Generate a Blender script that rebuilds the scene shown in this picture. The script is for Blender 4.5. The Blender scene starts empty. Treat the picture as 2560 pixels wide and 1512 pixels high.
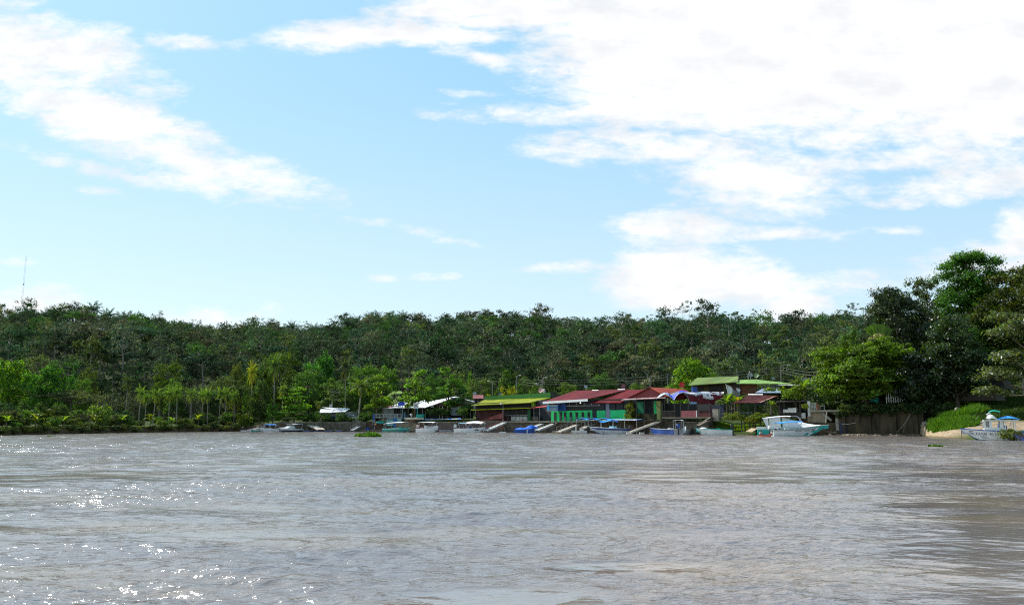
import bpy, bmesh, math, random
import numpy as np
from mathutils import Vector, Matrix

scene = bpy.context.scene
COL = scene.collection
R = math.radians

# ------------------------------------------------------------------ camera, light, exposure
CAM_H, F = 1.9, 1991.0                       # eye height above the water; focal length in photo pixels
TH = math.atan((1060 - 756) / F)             # upward pitch: the horizon lies at row 1060 of 1512
cam = bpy.data.cameras.new('camera')
cam.sensor_width = 36
cam.lens = 36 * F / 2560
cam.clip_start, cam.clip_end = 0.1, 5000
cam_o = bpy.data.objects.new('camera', cam)
cam_o.location = (0, 0, CAM_H)
cam_o.rotation_euler = (R(90) + TH, 0, 0)
COL.objects.link(cam_o)
scene.camera = cam_o

SUN_EL, SUN_AZ = 43.0, -52.0                 # azimuth from +Y, negative = left
scene.view_settings.view_transform = 'Standard'
scene.view_settings.look = 'None'
scene.view_settings.exposure = 0.55
scene.view_settings.gamma = 1.0
scene.cycles.max_bounces = 8
scene.cycles.transparent_max_bounces = 8
scene.cycles.use_denoising = False
scene.cycles.filter_width = 1.1

sun = bpy.data.lights.new('sun', 'SUN')
sun.energy, sun.angle, sun.color = 5.0, R(0.5), (1.0, 0.955, 0.87)
sun_o = bpy.data.objects.new('sun', sun)
sd = Vector((math.sin(R(SUN_AZ)) * math.cos(R(SUN_EL)), math.cos(R(SUN_AZ)) * math.cos(R(SUN_EL)), math.sin(R(SUN_EL))))
sun_o.rotation_euler = sd.to_track_quat('Z', 'Y').to_euler()
COL.objects.link(sun_o)


def ray(px, py):
    u, v = (px - 1280) / F, (756 - py) / F
    return Vector((u, math.cos(TH) - v * math.sin(TH), math.sin(TH) + v * math.cos(TH)))


def at(px, py, Y):
    """a point of the place, Y metres out, seen in photo pixel (px, py)"""
    d = ray(px, py)
    return Vector((d.x * Y / d.y, Y, CAM_H + d.z * Y / d.y))


def gnd(px, py, z=0.0):
    d = ray(px, py)
    s = (z - CAM_H) / d.z
    return Vector((d.x * s, d.y * s, z))


def px_of(x, y):
    return 1280 + F / math.cos(TH) * x / y


# ------------------------------------------------------------------ node helper
class NT:
    def __init__(s, tree):
        s.t = tree
        s.t.nodes.clear()

    def n(s, typ, **kw):
        nd = s.t.nodes.new(typ)
        for k, v in kw.items():
            setattr(nd, k, v)
        return nd

    def put(s, sock, val):
        if isinstance(val, bpy.types.NodeSocket):
            s.t.links.new(val, sock)
        elif isinstance(val, bpy.types.Node):
            s.t.links.new(val.outputs[0], sock)
        elif val is not None:
            sock.default_value = val

    def math(s, op, a, b=None, c=None, clamp=False):
        nd = s.n('ShaderNodeMath', operation=op, use_clamp=clamp)
        for i, x in enumerate((a, b, c)):
            if x is not None:
                s.put(nd.inputs[i], x)
        return nd.outputs[0]

    def vmath(s, op, a, b=None, out=0):
        nd = s.n('ShaderNodeVectorMath', operation=op)
        s.put(nd.inputs[0], a)
        if b is not None:
            s.put(nd.inputs[1], b)
        return nd.outputs[out]

    def mix(s, fac, a, b, blend='MIX'):
        nd = s.n('ShaderNodeMix', data_type='RGBA', blend_type=blend)
        s.put(nd.inputs[0], fac)
        s.put(nd.inputs[6], a)
        s.put(nd.inputs[7], b)
        return nd.outputs[2]

    def rng(s, x, a, b, c=0.0, d=1.0, typ='SMOOTHSTEP'):
        nd = s.n('ShaderNodeMapRange', interpolation_type=typ)
        s.put(nd.inputs[0], x)
        for i, v in enumerate((a, b, c, d)):
            nd.inputs[i + 1].default_value = v
        return nd.outputs[0]

    def noise(s, vec, scale, detail=4, rough=0.55, dist=0.0, out=0):
        nd = s.n('ShaderNodeTexNoise')
        s.put(nd.inputs['Vector'], vec)
        nd.inputs['Scale'].default_value = scale
        nd.inputs['Detail'].default_value = detail
        nd.inputs['Roughness'].default_value = rough
        nd.inputs['Distortion'].default_value = dist
        return nd.outputs[out]

    def mapping(s, vec, loc=(0, 0, 0), rot=(0, 0, 0), sc=(1, 1, 1), typ='POINT'):
        nd = s.n('ShaderNodeMapping', vector_type=typ)
        s.put(nd.inputs[0], vec)
        nd.inputs[1].default_value = loc
        nd.inputs[2].default_value = rot
        nd.inputs[3].default_value = sc
        return nd.outputs[0]


def rgba(c):
    return (c[0], c[1], c[2], 1.0)


def S(r, g, b):
    """sRGB bytes -> linear"""
    return tuple((x / 255 / 12.92) if x <= 10 else ((x / 255 + 0.055) / 1.055) ** 2.4 for x in (r, g, b))


# ------------------------------------------------------------------ sky with clouds
world = bpy.data.worlds.new('World')
scene.world = world
world.use_nodes = True
w = NT(world.node_tree)
geo = w.n('ShaderNodeTexCoord').outputs['Generated']
sky = w.n('ShaderNodeTexSky', sky_type='NISHITA', sun_disc=False, sun_elevation=R(SUN_EL), sun_rotation=R(SUN_AZ),
          altitude=50, air_density=1.0, dust_density=.6, ozone_density=1.0)
sep = w.n('ShaderNodeSeparateXYZ')
w.put(sep.inputs[0], geo)
ysafe = w.math('MAXIMUM', sep.outputs[1], 0.05)
cu, cv = w.math('DIVIDE', sep.outputs[0], ysafe), w.math('DIVIDE', sep.outputs[2], ysafe)
uv = w.n('ShaderNodeCombineXYZ')
w.put(uv.inputs[0], cu)
w.put(uv.inputs[1], cv)
uv = uv.outputs[0]
# cloud banks: centre, half length, half width (photo pixels at their place in the sky), tilt, weight
BANKS = [
    (60, 130, 360, 120, 13, 1.25), (300, 320, 430, 95, 24, 1.2), (560, 425, 330, 60, 14, .95), (240, 420, 260, 26, 14, .72),
    (470, 108, 150, 26, 2, .55), (330, 190, 160, 70, 20, .7), (245, 478, 70, 14, 4, .62), (1075, 585, 120, 18, 14, .68),
    (930, 553, 90, 12, 6, .5), (1085, 690, 80, 13, -3, .66), (955, 697, 45, 11, 0, .66), (60, 655, 60, 14, 0, .6),
    (100, 768, 140, 62, 0, .95), (870, 88, 230, 52, -3, 1.15), (1040, 85, 300, 42, 0, 1.1), (1140, 128, 150, 26, 12, .8),
    (1180, 30, 300, 70, -4, 1.2), (1480, 50, 340, 78, 0, 1.25), (1920, 120, 620, 230, 0, 2.1), (2350, 130, 520, 270, 0, 1.9),
    (1640, 215, 330, 120, 4, 1.45), (1320, 283, 270, 36, 2, .88), (1190, 238, 100, 14, 6, .6), (1690, 375, 400, 62, 2, .9),
    (1400, 385, 150, 28, 10, .72), (1880, 440, 340, 90, 3, .95), (2260, 395, 480, 46, -2, 1.0), (2120, 345, 170, 62, 0, .95),
    (2450, 455, 300, 48, -4, .95), (1900, 505, 230, 60, 0, .9), (1690, 575, 190, 50, -3, 1.1), (1930, 580, 260, 22, 1, .75),
    (1690, 695, 190, 84, -4, 1.6), (1800, 690, 200, 72, 8, 1.3), (1440, 668, 190, 16, -3, .68), (2570, 600, 80, 110, 0, 1.0),
    (2420, 665, 240, 50, -8, .95), (2190, 703, 200, 30, -2, .8), (2030, 708, 130, 22, 0, .75), (1985, 775, 100, 56, 0, .95),
    (2250, 510, 100, 20, 0, .6), (2370, 505, 70, 18, 0, .6), (2240, 575, 80, 12, 0, .5), (500, 800, 120, 30, 0, .6),
    (680, 790, 80, 40, 0, .55), (-500, 150, 500, 220, 15, 1.1), (3150, 250, 520, 320, 0, 1.3), (2950, 620, 260, 80, 0, .9),
]
one = w.n('ShaderNodeCombineXYZ')
w.put(one.inputs[0], cu)
w.put(one.inputs[1], cv)
one.inputs[2].default_value = 1.0
one = one.outputs[0]
cover = None
for (bx, by, hl, hw, rot, wt) in BANKS:
    d0 = ray(bx, by)
    c0, c1 = d0.x / d0.y, d0.z / d0.y
    ax, ay = hl * 1.2 / F, hw * 1.28 / F
    cr, sr = math.cos(R(rot)), math.sin(R(rot))
    ex = w.vmath('DOT_PRODUCT', one, (cr / ax, -sr / ax, (-c0 * cr + c1 * sr) / ax), out=1)
    ey = w.vmath('DOT_PRODUCT', one, (sr / ay, cr / ay, (-c0 * sr - c1 * cr) / ay), out=1)
    m = w.math('MULTIPLY', ex, ex)
    m = w.math('MULTIPLY_ADD', ey, ey, m)
    m = w.math('MULTIPLY_ADD', m, -1.0 * wt, 1.0 * wt)
    cover = m if cover is None else w.math('MAXIMUM', cover, m)
cover = w.math('MAXIMUM', cover, -1.0)
n1 = w.noise(w.mapping(uv, rot=(0, 0, R(10)), sc=(1, 3.2, 1)), 5.5, 9, .62, .25)
n2 = w.noise(w.mapping(uv, loc=(3.1, 1.7, .3), rot=(0, 0, R(9)), sc=(1, 2.4, 1)), 26, 7, .65, .2)
dens = w.math('ADD', cover, w.math('MULTIPLY', w.math('SUBTRACT', n1, .5), 2.3))
dens = w.math('ADD', dens, w.math('MULTIPLY', w.math('SUBTRACT', n2, .5), 1.8))
dens = w.rng(dens, .08, 1.2)
front = w.rng(sep.outputs[1], .1, .5)
dens = w.math('MULTIPLY', dens, front)
shade = w.rng(w.noise(w.mapping(uv, sc=(1, 2.0, 1), loc=(.7, .2, 0)), 9, 6, .6), .30, .62)
cloudc = w.mix(shade, rgba((0.605, .62, .645)), rgba((.735, .735, .735)))
skyc = w.mix(1.0, sky.outputs[0], rgba((1.22, 1.22, 1.02)), 'MULTIPLY')
SKY = .15
skyc = w.mix(1.0, skyc, rgba((SKY, SKY, SKY)), 'MULTIPLY')
# humid air ahead: the blue pales towards the horizon and towards the sun on the left
high = w.rng(cv, -.02, .52)
right = w.rng(cu, -.75, .45)
blue = w.mix(right, rgba((.30, .515, .655)), rgba((.235, .46, .66)))
ahead = w.mix(high, rgba((.49, .605, .67)), blue)
skyc = w.mix(w.math('MULTIPLY', front, .88), skyc, ahead)
final = w.mix(dens, skyc, cloudc)
bg = w.n('ShaderNodeBackground')
w.put(bg.inputs[0], final)
bg.inputs[1].default_value = 1.0
outw = w.n('ShaderNodeOutputWorld')
w.put(outw.inputs[0], bg)

# ------------------------------------------------------------------ materials
_M = {}


def mat(name, col, rough=.65, var=.18, scale=1.2, stretch=(1, 1, 1), col2=None, bump=0.0, bscale=8.0, metal=0.0, spec=.4, alpha=None, lo=.35, hi=.68):
    """plain paint, wood, metal or earth with worn, uneven colour"""
    if name in _M:
        return _M[name]
    m = bpy.data.materials.new(name)
    m.use_nodes = True
    t = NT(m.node_tree)
    pos = t.n('ShaderNodeTexCoord').outputs['Object']
    v = t.mapping(pos, sc=stretch)
    f = t.rng(t.noise(v, scale, 6, .62), lo, hi, typ='LINEAR')
    a = rgba(tuple(c * (1 - var) for c in col))
    b = rgba(col2 if col2 else tuple(min(.95, c * (1 + var)) for c in col))
    f2 = t.noise(pos, scale * 7, 4, .6)
    base = t.mix(f, a, b)
    base = t.mix(.35, base, t.mix(f2, rgba((.55, .55, .55)), rgba((1.3, 1.3, 1.3))), 'MULTIPLY')
    p = t.n('ShaderNodeBsdfPrincipled')
    t.put(p.inputs['Base Color'], base)
    p.inputs['Roughness'].default_value = rough
    p.inputs['Metallic'].default_value = metal
    p.inputs['Specular IOR Level'].default_value = spec
    if bump:
        bn = t.n('ShaderNodeBump')
        bn.inputs['Strength'].default_value = 1.0
        bn.inputs['Distance'].default_value = bump
        t.put(bn.inputs['Height'], t.noise(v, bscale, 5, .6))
        t.put(p.inputs['Normal'], bn)
    sh = p.outputs[0]
    if alpha is not None:
        tr = t.n('ShaderNodeBsdfTransparent')
        mx = t.n('ShaderNodeMixShader')
        mx.inputs[0].default_value = alpha
        t.put(mx.inputs[1], tr)
        t.put(mx.inputs[2], sh)
        sh = mx.outputs[0]
    o = t.n('ShaderNodeOutputMaterial')
    t.put(o.inputs[0], sh)
    _M[name] = m
    return m


def roof_mat(name, col, col2, dirt=.5, rib=.0):
    """ribbed sheet metal with faded and rusty runs"""
    m = bpy.data.materials.new(name)
    m.use_nodes = True
    t = NT(m.node_tree)
    pos = t.n('ShaderNodeTexCoord').outputs['Object']
    f = t.rng(t.noise(t.mapping(pos, sc=(1, .35, .6)), .9, 7, .65), .36, .66, typ='LINEAR')
    base = t.mix(t.math('MULTIPLY', f, dirt), rgba(col), rgba(col2))
    d = t.vmath('DOT_PRODUCT', pos, (.82, -.66, 0), out=1)     # sheets laid side by side along the eave
    wn = t.n('ShaderNodeTexWhiteNoise', noise_dimensions='1D')
    t.put(wn.inputs['W'], t.math('FLOOR', d))
    base = t.mix(1.0, base, t.mix(wn.outputs['Value'], rgba((.74, .74, .74)), rgba((1.18, 1.18, 1.18))), 'MULTIPLY')
    seam = t.rng(t.math('FRACT', d), .0, .10)
    base = t.mix(1.0, base, t.mix(seam, rgba((.62, .60, .58)), rgba((1, 1, 1))), 'MULTIPLY')
    f2 = t.noise(pos, 6, 4, .6)
    base = t.mix(.4, base, t.mix(f2, rgba((.6, .6, .6)), rgba((1.3, 1.3, 1.3))), 'MULTIPLY')
    p = t.n('ShaderNodeBsdfPrincipled')
    t.put(p.inputs['Base Color'], base)
    p.inputs['Roughness'].default_value = .55
    p.inputs['Specular IOR Level'].default_value = .06
    o = t.n('ShaderNodeOutputMaterial')
    t.put(o.inputs[0], p)
    return m


def leaf_mat(name, transl=.42, gloss=.012, grough=.45, warm=(1.55, 1.75, .5)):
    m = bpy.data.materials.new(name)
    m.use_nodes = True
    t = NT(m.node_tree)
    oc = t.n('ShaderNodeObjectInfo').outputs['Color']
    at_ = t.n('ShaderNodeAttribute', attribute_name='tint').outputs['Color']
    base = t.mix(1.0, oc, at_, 'MULTIPLY')
    d = t.n('ShaderNodeBsdfDiffuse')
    t.put(d.inputs[0], base)
    tl = t.n('ShaderNodeBsdfTranslucent')
    t.put(tl.inputs[0], t.mix(1.0, base, rgba(warm), 'MULTIPLY'))
    mx = t.n('ShaderNodeMixShader')
    mx.inputs[0].default_value = transl
    t.put(mx.inputs[1], d)
    t.put(mx.inputs[2], tl)
    g = t.n('ShaderNodeBsdfGlossy')
    g.inputs['Roughness'].default_value = grough
    g.inputs[0].default_value = (.9, .95, 1, 1)
    m2 = t.n('ShaderNodeMixShader')
    m2.inputs[0].default_value = gloss
    t.put(m2.inputs[1], mx)
    t.put(m2.inputs[2], g)
    o = t.n('ShaderNodeOutputMaterial')
    t.put(o.inputs[0], m2)
    return m


LEAF = leaf_mat('leaf')
LEAF_GLOSSY = leaf_mat('leaf_glossy', .40, .03, .36)
LEAF_FAR = leaf_mat('leaf_far', .25, .008, .5, (1.3, 1.35, .8))
BARK = mat('bark', (.10, .08, .06), .9, .35, 1.5, (1, 1, .3))
BARK_PALE = mat('bark_pale', (.26, .23, .19), .9, .3, 1.5, (1, 1, .3))
# ------------------------------------------------------------------ mesh helpers
class MB:
    def __init__(s):
        s.v, s.f, s.m = [], [], []

    def add(s, vs, fs, mi=0):
        o = len(s.v)
        s.v += [Vector(v) for v in vs]
        for f in fs:
            s.f.append([i + o for i in f])
            s.m.append(mi)
        return s

    def quad(s, a, b, c, d, mi=0):
        return s.add((a, b, c, d), ((0, 1, 2, 3),), mi)

    def slab(s, pts, t, mi=0, side=None, d=None):
        """flat sheet of given outline with thickness t (down along its normal, or along d)"""
        pts = [Vector(p) for p in pts]
        n = (pts[1] - pts[0]).cross(pts[-1] - pts[0]).normalized()
        if n.z < 0:
            n = -n
        off = (Vector(d).normalized() if d is not None else -n) * t
        k = len(pts)
        vs = pts + [p + off for p in pts]
        s.add(vs, [list(range(k)), list(range(2 * k - 1, k - 1, -1))], mi)
        s.add(vs, [[i, (i + 1) % k, k + (i + 1) % k, k + i] for i in range(k)], mi if side is None else side)
        return s

    def box(s, c, sx, sy, sz, rz=0.0, mi=0, up=True):
        """box standing on its base centre c"""
        ca, sa = math.cos(rz), math.sin(rz)
        vs = []
        for z in ((0, sz) if up else (-sz / 2, sz / 2)):
            for x, y in ((-sx / 2, -sy / 2), (sx / 2, -sy / 2), (sx / 2, sy / 2), (-sx / 2, sy / 2)):
                vs.append((c[0] + x * ca - y * sa, c[1] + x * sa + y * ca, c[2] + z))
        return s.add(vs, [(3, 2, 1, 0), (4, 5, 6, 7), (0, 1, 5, 4), (1, 2, 6, 5), (2, 3, 7, 6), (3, 0, 4, 7)], mi)

    def tube(s, pts, r, n=6, mi=0, cap=True):
        pts = [Vector(p) for p in pts]
        rs = list(r) if hasattr(r, '__len__') else [r] * len(pts)
        rings = []
        o = len(s.v)
        for i, p in enumerate(pts):
            t = (pts[min(i + 1, len(pts) - 1)] - pts[max(i - 1, 0)]).normalized()
            a = t.cross(Vector((0, 0, 1)) if abs(t.z) < .95 else Vector((1, 0, 0))).normalized()
            b = t.cross(a)
            for k in range(n):
                an = 2 * math.pi * k / n
                s.v.append(p + (a * math.cos(an) + b * math.sin(an)) * rs[i])
        for i in range(len(pts) - 1):
            for k in range(n):
                s.f.append([o + i * n + k, o + i * n + (k + 1) % n, o + (i + 1) * n + (k + 1) % n, o + (i + 1) * n + k])
                s.m.append(mi)
        if cap:
            s.f.append([o + k for k in range(n)][::-1])
            s.f.append([o + (len(pts) - 1) * n + k for k in range(n)])
            s.m += [mi, mi]
        return s

    def beam(s, a, b, w, h, mi=0):
        a, b = Vector(a), Vector(b)
        t = (b - a).normalized()
        x = t.cross(Vector((0, 0, 1)) if abs(t.z) < .95 else Vector((0, 1, 0))).normalized() * w / 2
        y = x.cross(t).normalized() * h / 2
        vs = [p + i * x + j * y for p in (a, b) for i, j in ((-1, -1), (1, -1), (1, 1), (-1, 1))]
        return s.add(vs, [(3, 2, 1, 0), (4, 5, 6, 7), (0, 1, 5, 4), (1, 2, 6, 5), (2, 3, 7, 6), (3, 0, 4, 7)], mi)

    def wall(s, a, b, z0, z1, t, mi=0):
        """upright wall from a to b (xy), z0..z1, thickness t away from the viewer"""
        a, b = Vector((a[0], a[1], 0)), Vector((b[0], b[1], 0))
        n = Vector((-(b - a).y, (b - a).x, 0)).normalized()
        if n.y < 0:
            n = -n
        vs = []
        for z in (z0, z1):
            for p in (a, b, b + n * t, a + n * t):
                vs.append((p.x, p.y, z))
        return s.add(vs, [(3, 2, 1, 0), (4, 5, 6, 7), (0, 1, 5, 4), (1, 2, 6, 5), (2, 3, 7, 6), (3, 0, 4, 7)], mi)

    def ball(s, c, rx, ry, rz, nu=10, nv=6, mi=0):
        o = len(s.v)
        for i in range(nv + 1):
            ph = -math.pi / 2 + math.pi * i / nv
            for k in range(nu):
                a = 2 * math.pi * k / nu
                s.v.append(Vector((c[0] + rx * math.cos(ph) * math.cos(a), c[1] + ry * math.cos(ph) * math.sin(a), c[2] + rz * math.sin(ph))))
        for i in range(nv):
            for k in range(nu):
                s.f.append([o + i * nu + k, o + i * nu + (k + 1) % nu, o + (i + 1) * nu + (k + 1) % nu, o + (i + 1) * nu + k])
                s.m.append(mi)
        return s

    def build(s, name, mats, parent=None, origin=None, smooth=False):
        if not isinstance(mats, (list, tuple)):
            mats = [mats]
        o3 = Vector(origin) if origin is not None else (world_loc(parent) if parent is not None else Vector((0, 0, 0)))
        me = bpy.data.meshes.new(name)
        me.from_pydata([tuple(v - o3) for v in s.v], [], s.f)
        for m in mats:
            me.materials.append(m)
        me.polygons.foreach_set('material_index', s.m)
        if smooth:
            me.polygons.foreach_set('use_smooth', [True] * len(s.f))
        me.update()
        o = bpy.data.objects.new(name, me)
        COL.objects.link(o)
        if parent is not None:
            o.parent = parent
        else:
            o.location = o3
        return o


def world_loc(o):
    v = Vector(o.location)
    while o.parent is not None:
        o = o.parent
        v = v + Vector(o.location)
    return v


def tag(o, label=None, cat=None, group=None, kind=None):
    for k, v in (('label', label), ('category', cat), ('group', group), ('kind', kind)):
        if v:
            o[k] = v
    return o


def thing(name, loc, label, cat, group=None, rz=0.0, scale=None):
    o = bpy.data.objects.new(name, None)
    o.empty_display_size = .3
    o.location = loc
    o.rotation_euler = (0, 0, rz)
    if scale is not None:
        o.scale = scale
    COL.objects.link(o)
    return tag(o, label, cat, group)


def np_mesh(name, V, Q, mats, midx=None, tint=None, smooth=False):
    me = bpy.data.meshes.new(name)
    n = len(Q)
    me.vertices.add(len(V))
    me.vertices.foreach_set('co', np.asarray(V, np.float32).ravel())
    me.loops.add(4 * n)
    me.loops.foreach_set('vertex_index', np.asarray(Q, np.int32).ravel())
    me.polygons.add(n)
    me.polygons.foreach_set('loop_start', np.arange(0, 4 * n, 4, dtype=np.int32))
    me.polygons.foreach_set('loop_total', np.full(n, 4, np.int32))
    for m in (mats if isinstance(mats, (list, tuple)) else [mats]):
        me.materials.append(m)
    if midx is not None:
        me.polygons.foreach_set('material_index', np.asarray(midx, np.int32))
    if smooth:
        me.polygons.foreach_set('use_smooth', np.ones(n, bool))
    if tint is not None:
        a = me.attributes.new('tint', 'FLOAT_COLOR', 'FACE')
        a.data.foreach_set('color', np.c_[tint, np.ones(len(tint))].astype(np.float32).ravel())
    me.update(calc_edges=True)
    me.validate()
    return me


# ------------------------------------------------------------------ ground of the whole place
def table(*pts):
    xs, ys = [p[0] for p in pts], [p[1] for p in pts]
    return lambda x: np.interp(x, xs, ys)


def vnoise(x, y, seed=0):
    """smooth value noise"""
    xi, yi = np.floor(x), np.floor(y)
    fx, fy = x - xi, y - yi
    fx, fy = fx * fx * (3 - 2 * fx), fy * fy * (3 - 2 * fy)

    def h(a, b):
        q = np.sin(a * 127.1 + b * 311.7 + seed * 74.7) * 43758.5453
        return q - np.floor(q)
    return (h(xi, yi) * (1 - fx) + h(xi + 1, yi) * fx) * (1 - fy) + (h(xi, yi + 1) * (1 - fx) + h(xi + 1, yi + 1) * fx) * fy


_SHORE = table((-900, 112), (-300, 120), (0, 139), (150, 155), (300, 176), (450, 195), (560, 213), (640, 214), (700, 206), (900, 207), (1000, 205),
              (1200, 193), (1300, 187), (1400, 179), (1500, 170), (1600, 162), (1700, 155), (1770, 150), (1800, 146), (1900, 141), (1985, 139), (2000, 143), (2100, 139.5),
              (2290, 132), (2325, 119), (2380, 107), (2420, 101), (2450, 99.5), (2560, 98), (2700, 93), (3400, 72))
def SHORE(px):
    px = np.asarray(px, float)
    k = np.clip((620 - px) / 60, 0, 1)          # the left bank is eroded in small bays
    return _SHORE(px) + k * (1.6 * vnoise(px / 34, px * 0, 21) + .8 * vnoise(px / 11, px * 0, 22) - 1.2)


BANKH = table((-900, 1.3), (0, 1.15), (560, 1.25), (640, 1.6), (700, 2.3), (1000, 2.6), (1700, 2.7), (1780, 2.5), (1830, 1.2), (1950, 1.4), (2010, 3.4),
              (2060, 3.8), (2290, 3.6), (2340, 1.9), (2450, 2.3), (2600, 2.6), (3400, 3))
BANKW = table((-900, .5), (600, .6), (1778, .5), (1800, 6), (1960, 6), (2000, .4), (2285, .5), (2330, 10), (2400, 15), (2500, 16), (3400, 16))
FOOT = table((-900, 205), (0, 222), (300, 240), (600, 265), (1000, 265), (1300, 250), (1700, 232), (2100, 215), (2560, 200), (3400, 190))
RIDGE_PY = table((-900, 790), (0, 774), (60, 771), (190, 761), (260, 773), (330, 784), (420, 798), (500, 812), (560, 812), (620, 803), (700, 804), (760, 813),
                 (815, 812), (850, 801), (930, 787), (960, 784), (1040, 790), (1100, 796), (1200, 783), (1290, 787), (1390, 790), (1470, 802), (1550, 814),
                 (1600, 802), (1700, 788), (1800, 792), (1900, 790), (2000, 800), (2100, 808), (2200, 806), (2560, 795), (3400, 800))
DEEP = 165.0


def zg(x, y):
    x, y = np.asarray(x, float), np.asarray(y, float)
    px = 1280 + F / math.cos(TH) * x / np.maximum(y, 1)
    d = y - SHORE(px)
    hb, bw = BANKH(px), BANKW(px)
    t = np.clip(d / bw, 0, 1)
    z = np.where(d < 0, np.maximum(-1.2, d * .25), hb * (t ** .8))
    z = z + np.clip(d - bw, 0, 60) * .03 * np.clip((d - bw) / 6, 0, 1)
    rt = np.clip((px - 2040) / 220, 0, 1)
    z = z + rt * np.clip(d - 16, 0, 30) * .11
    f0 = FOOT(px)
    f1 = f0 + DEEP
    v = (756 - RIDGE_PY(px)) / F
    top = CAM_H + (math.sin(TH) + v * math.cos(TH)) / (math.cos(TH) - v * math.sin(TH)) * f1 - 12.0
    s = np.clip((y - f0) / DEEP, 0, 1)
    prof = s ** .60
    beyond = np.clip((y - f1) / 250, 0, 1)
    hill = (top - 4) * prof * (1 - .55 * beyond * beyond)
    hill = hill + (vnoise(x / 28, y / 28, 3) - .5) * 7 * s * (1 - s) * 2.2
    return z + np.where(s > 0, hill, 0)


def zg1(x, y):
    return float(zg(np.array([x]), np.array([y]))[0])


_pxs = np.concatenate([np.linspace(-880, -100, 24), np.linspace(-80, 2640, 300), np.linspace(2670, 3380, 24)])
_rows = np.concatenate([np.linspace(-14, -1, 5), np.linspace(-.5, 6, 16), np.linspace(7, 45, 36), np.linspace(48, 330, 80), np.linspace(340, 900, 16)])
_U = (_pxs - 1280) * math.cos(TH) / F
_Y = SHORE(_pxs)[None, :] + _rows[:, None]
_X = _U[None, :] * _Y
_Z = zg(_X, _Y)
_nr, _nc = _Y.shape
_idx = np.arange(_nr * _nc).reshape(_nr, _nc)
_Q = np.stack([_idx[:-1, :-1], _idx[:-1, 1:], _idx[1:, 1:], _idx[1:, :-1]], -1).reshape(-1, 4)


def ground_mat():
    m = bpy.data.materials.new('ground')
    m.use_nodes = True
    t = NT(m.node_tree)
    g = t.n('ShaderNodeNewGeometry')
    pos = g.outputs['Position']
    sp = t.n('ShaderNodeSeparateXYZ')
    t.put(sp.inputs[0], pos)
    nz = t.n('ShaderNodeSeparateXYZ')
    t.put(nz.inputs[0], g.outputs['Normal'])
    f = t.noise(pos, .35, 6, .6)
    f2 = t.noise(pos, 3.0, 5, .6)
    earth = t.mix(f2, rgba((.055, .032, .022)), rgba((.12, .08, .055)))
    grass = t.mix(f, rgba((.025, .042, .010)), rgba((.055, .08, .016)))
    grass = t.mix(.5, grass, t.mix(f2, rgba((.5, .5, .5)), rgba((1.4, 1.4, 1.4))), 'MULTIPLY')
    sand = t.mix(f2, rgba((.22, .175, .12)), rgba((.38, .31, .215)))
    sand = t.mix(t.rng(t.noise(t.mapping(pos, sc=(1, 1, 6)), 1.1, 6, .6), .45, .62), sand, rgba((.22, .15, .09)))
    wet = t.rng(sp.outputs[2], .05, .32)
    sand = t.mix(wet, rgba((.11, .085, .045)), sand)
    steep = t.rng(nz.outputs[2], .72, .9)
    steep = t.math('MAXIMUM', steep, t.rng(sp.outputs[2], 4.2, 5.5))
    base = t.mix(steep, earth, grass)
    # the sandy landing lies on the right, low by the water
    sx = t.rng(sp.outputs[0], 57.0, 61.0)
    sy = t.rng(t.math('ADD', sp.outputs[2], t.math('MULTIPLY', f, .6)), 2.75, 2.4)
    base = t.mix(t.math('MULTIPLY', sx, sy), base, sand)
    p = t.n('ShaderNodeBsdfPrincipled')
    t.put(p.inputs['Base Color'], base)
    p.inputs['Roughness'].default_value = .95
    p.inputs['Specular IOR Level'].default_value = .1
    b = t.n('ShaderNodeBump')
    b.inputs['Distance'].default_value = .12
    t.put(b.inputs['Height'], t.noise(pos, 1.6, 6, .65))
    t.put(p.inputs['Normal'], b)
    o = t.n('ShaderNodeOutputMaterial')
    t.put(o.inputs[0], p)
    return m


_me = np_mesh('ground', np.stack([_X.ravel(), _Y.ravel(), _Z.ravel()], 1), _Q, ground_mat(), smooth=True)
ground = bpy.data.objects.new('ground', _me)
COL.objects.link(ground)
tag(ground, 'earth banks, sandy landing and the wooded hill ridge', None, None, 'structure')


# ------------------------------------------------------------------ river
def ruffle(x, y):
    """0 = glassy lane, 1 = wind-ruffled water"""
    r = .42 * vnoise(x * .035 + 3, y * .085 + 1, 5) + .34 * vnoise(x * .12 + 9, y * .28 + 4, 6) + .24 * vnoise(x * .40, y * .85, 7)
    r = np.clip((r - .36) / .26, 0, 1)
    px = 1280 + F * x / np.maximum(y, 1)
    lee = np.clip((px - 1900) / 500, 0, 1) * np.clip((34 - y) / 16, 0, 1)      # sheltered corner under the big trees
    lee = np.maximum(lee, .75 * np.clip(1 - np.abs(px - 1250) / 420, 0, 1) * np.clip((13.5 - y) / 4, 0, 1))
    for (px0, y0, hw, hy) in ((2420, 13.0, 330, 1.5), (2520, 10.1, 300, .6), (2330, 19.5, 240, 1.2), (2450, 31, 260, 2.0), (1560, 11.2, 260, .5), (1250, 9.2, 330, .8)):
        q = ((px - px0) / hw) ** 2 + ((y - y0) / hy) ** 2
        lee = np.maximum(lee, np.clip(1.5 * (1 - q), 0, 1))
    return r * (1 - .93 * lee), lee


_wr = random.Random(8)
WAVES = []
for _k in range(116):
    lam = math.exp(_wr.uniform(math.log(.17), math.log(3.6)))
    th = R(-98 + _wr.gauss(0, 26))
    WAVES.append((lam, math.cos(th), math.sin(th), _wr.uniform(0, 6.28)))


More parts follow.
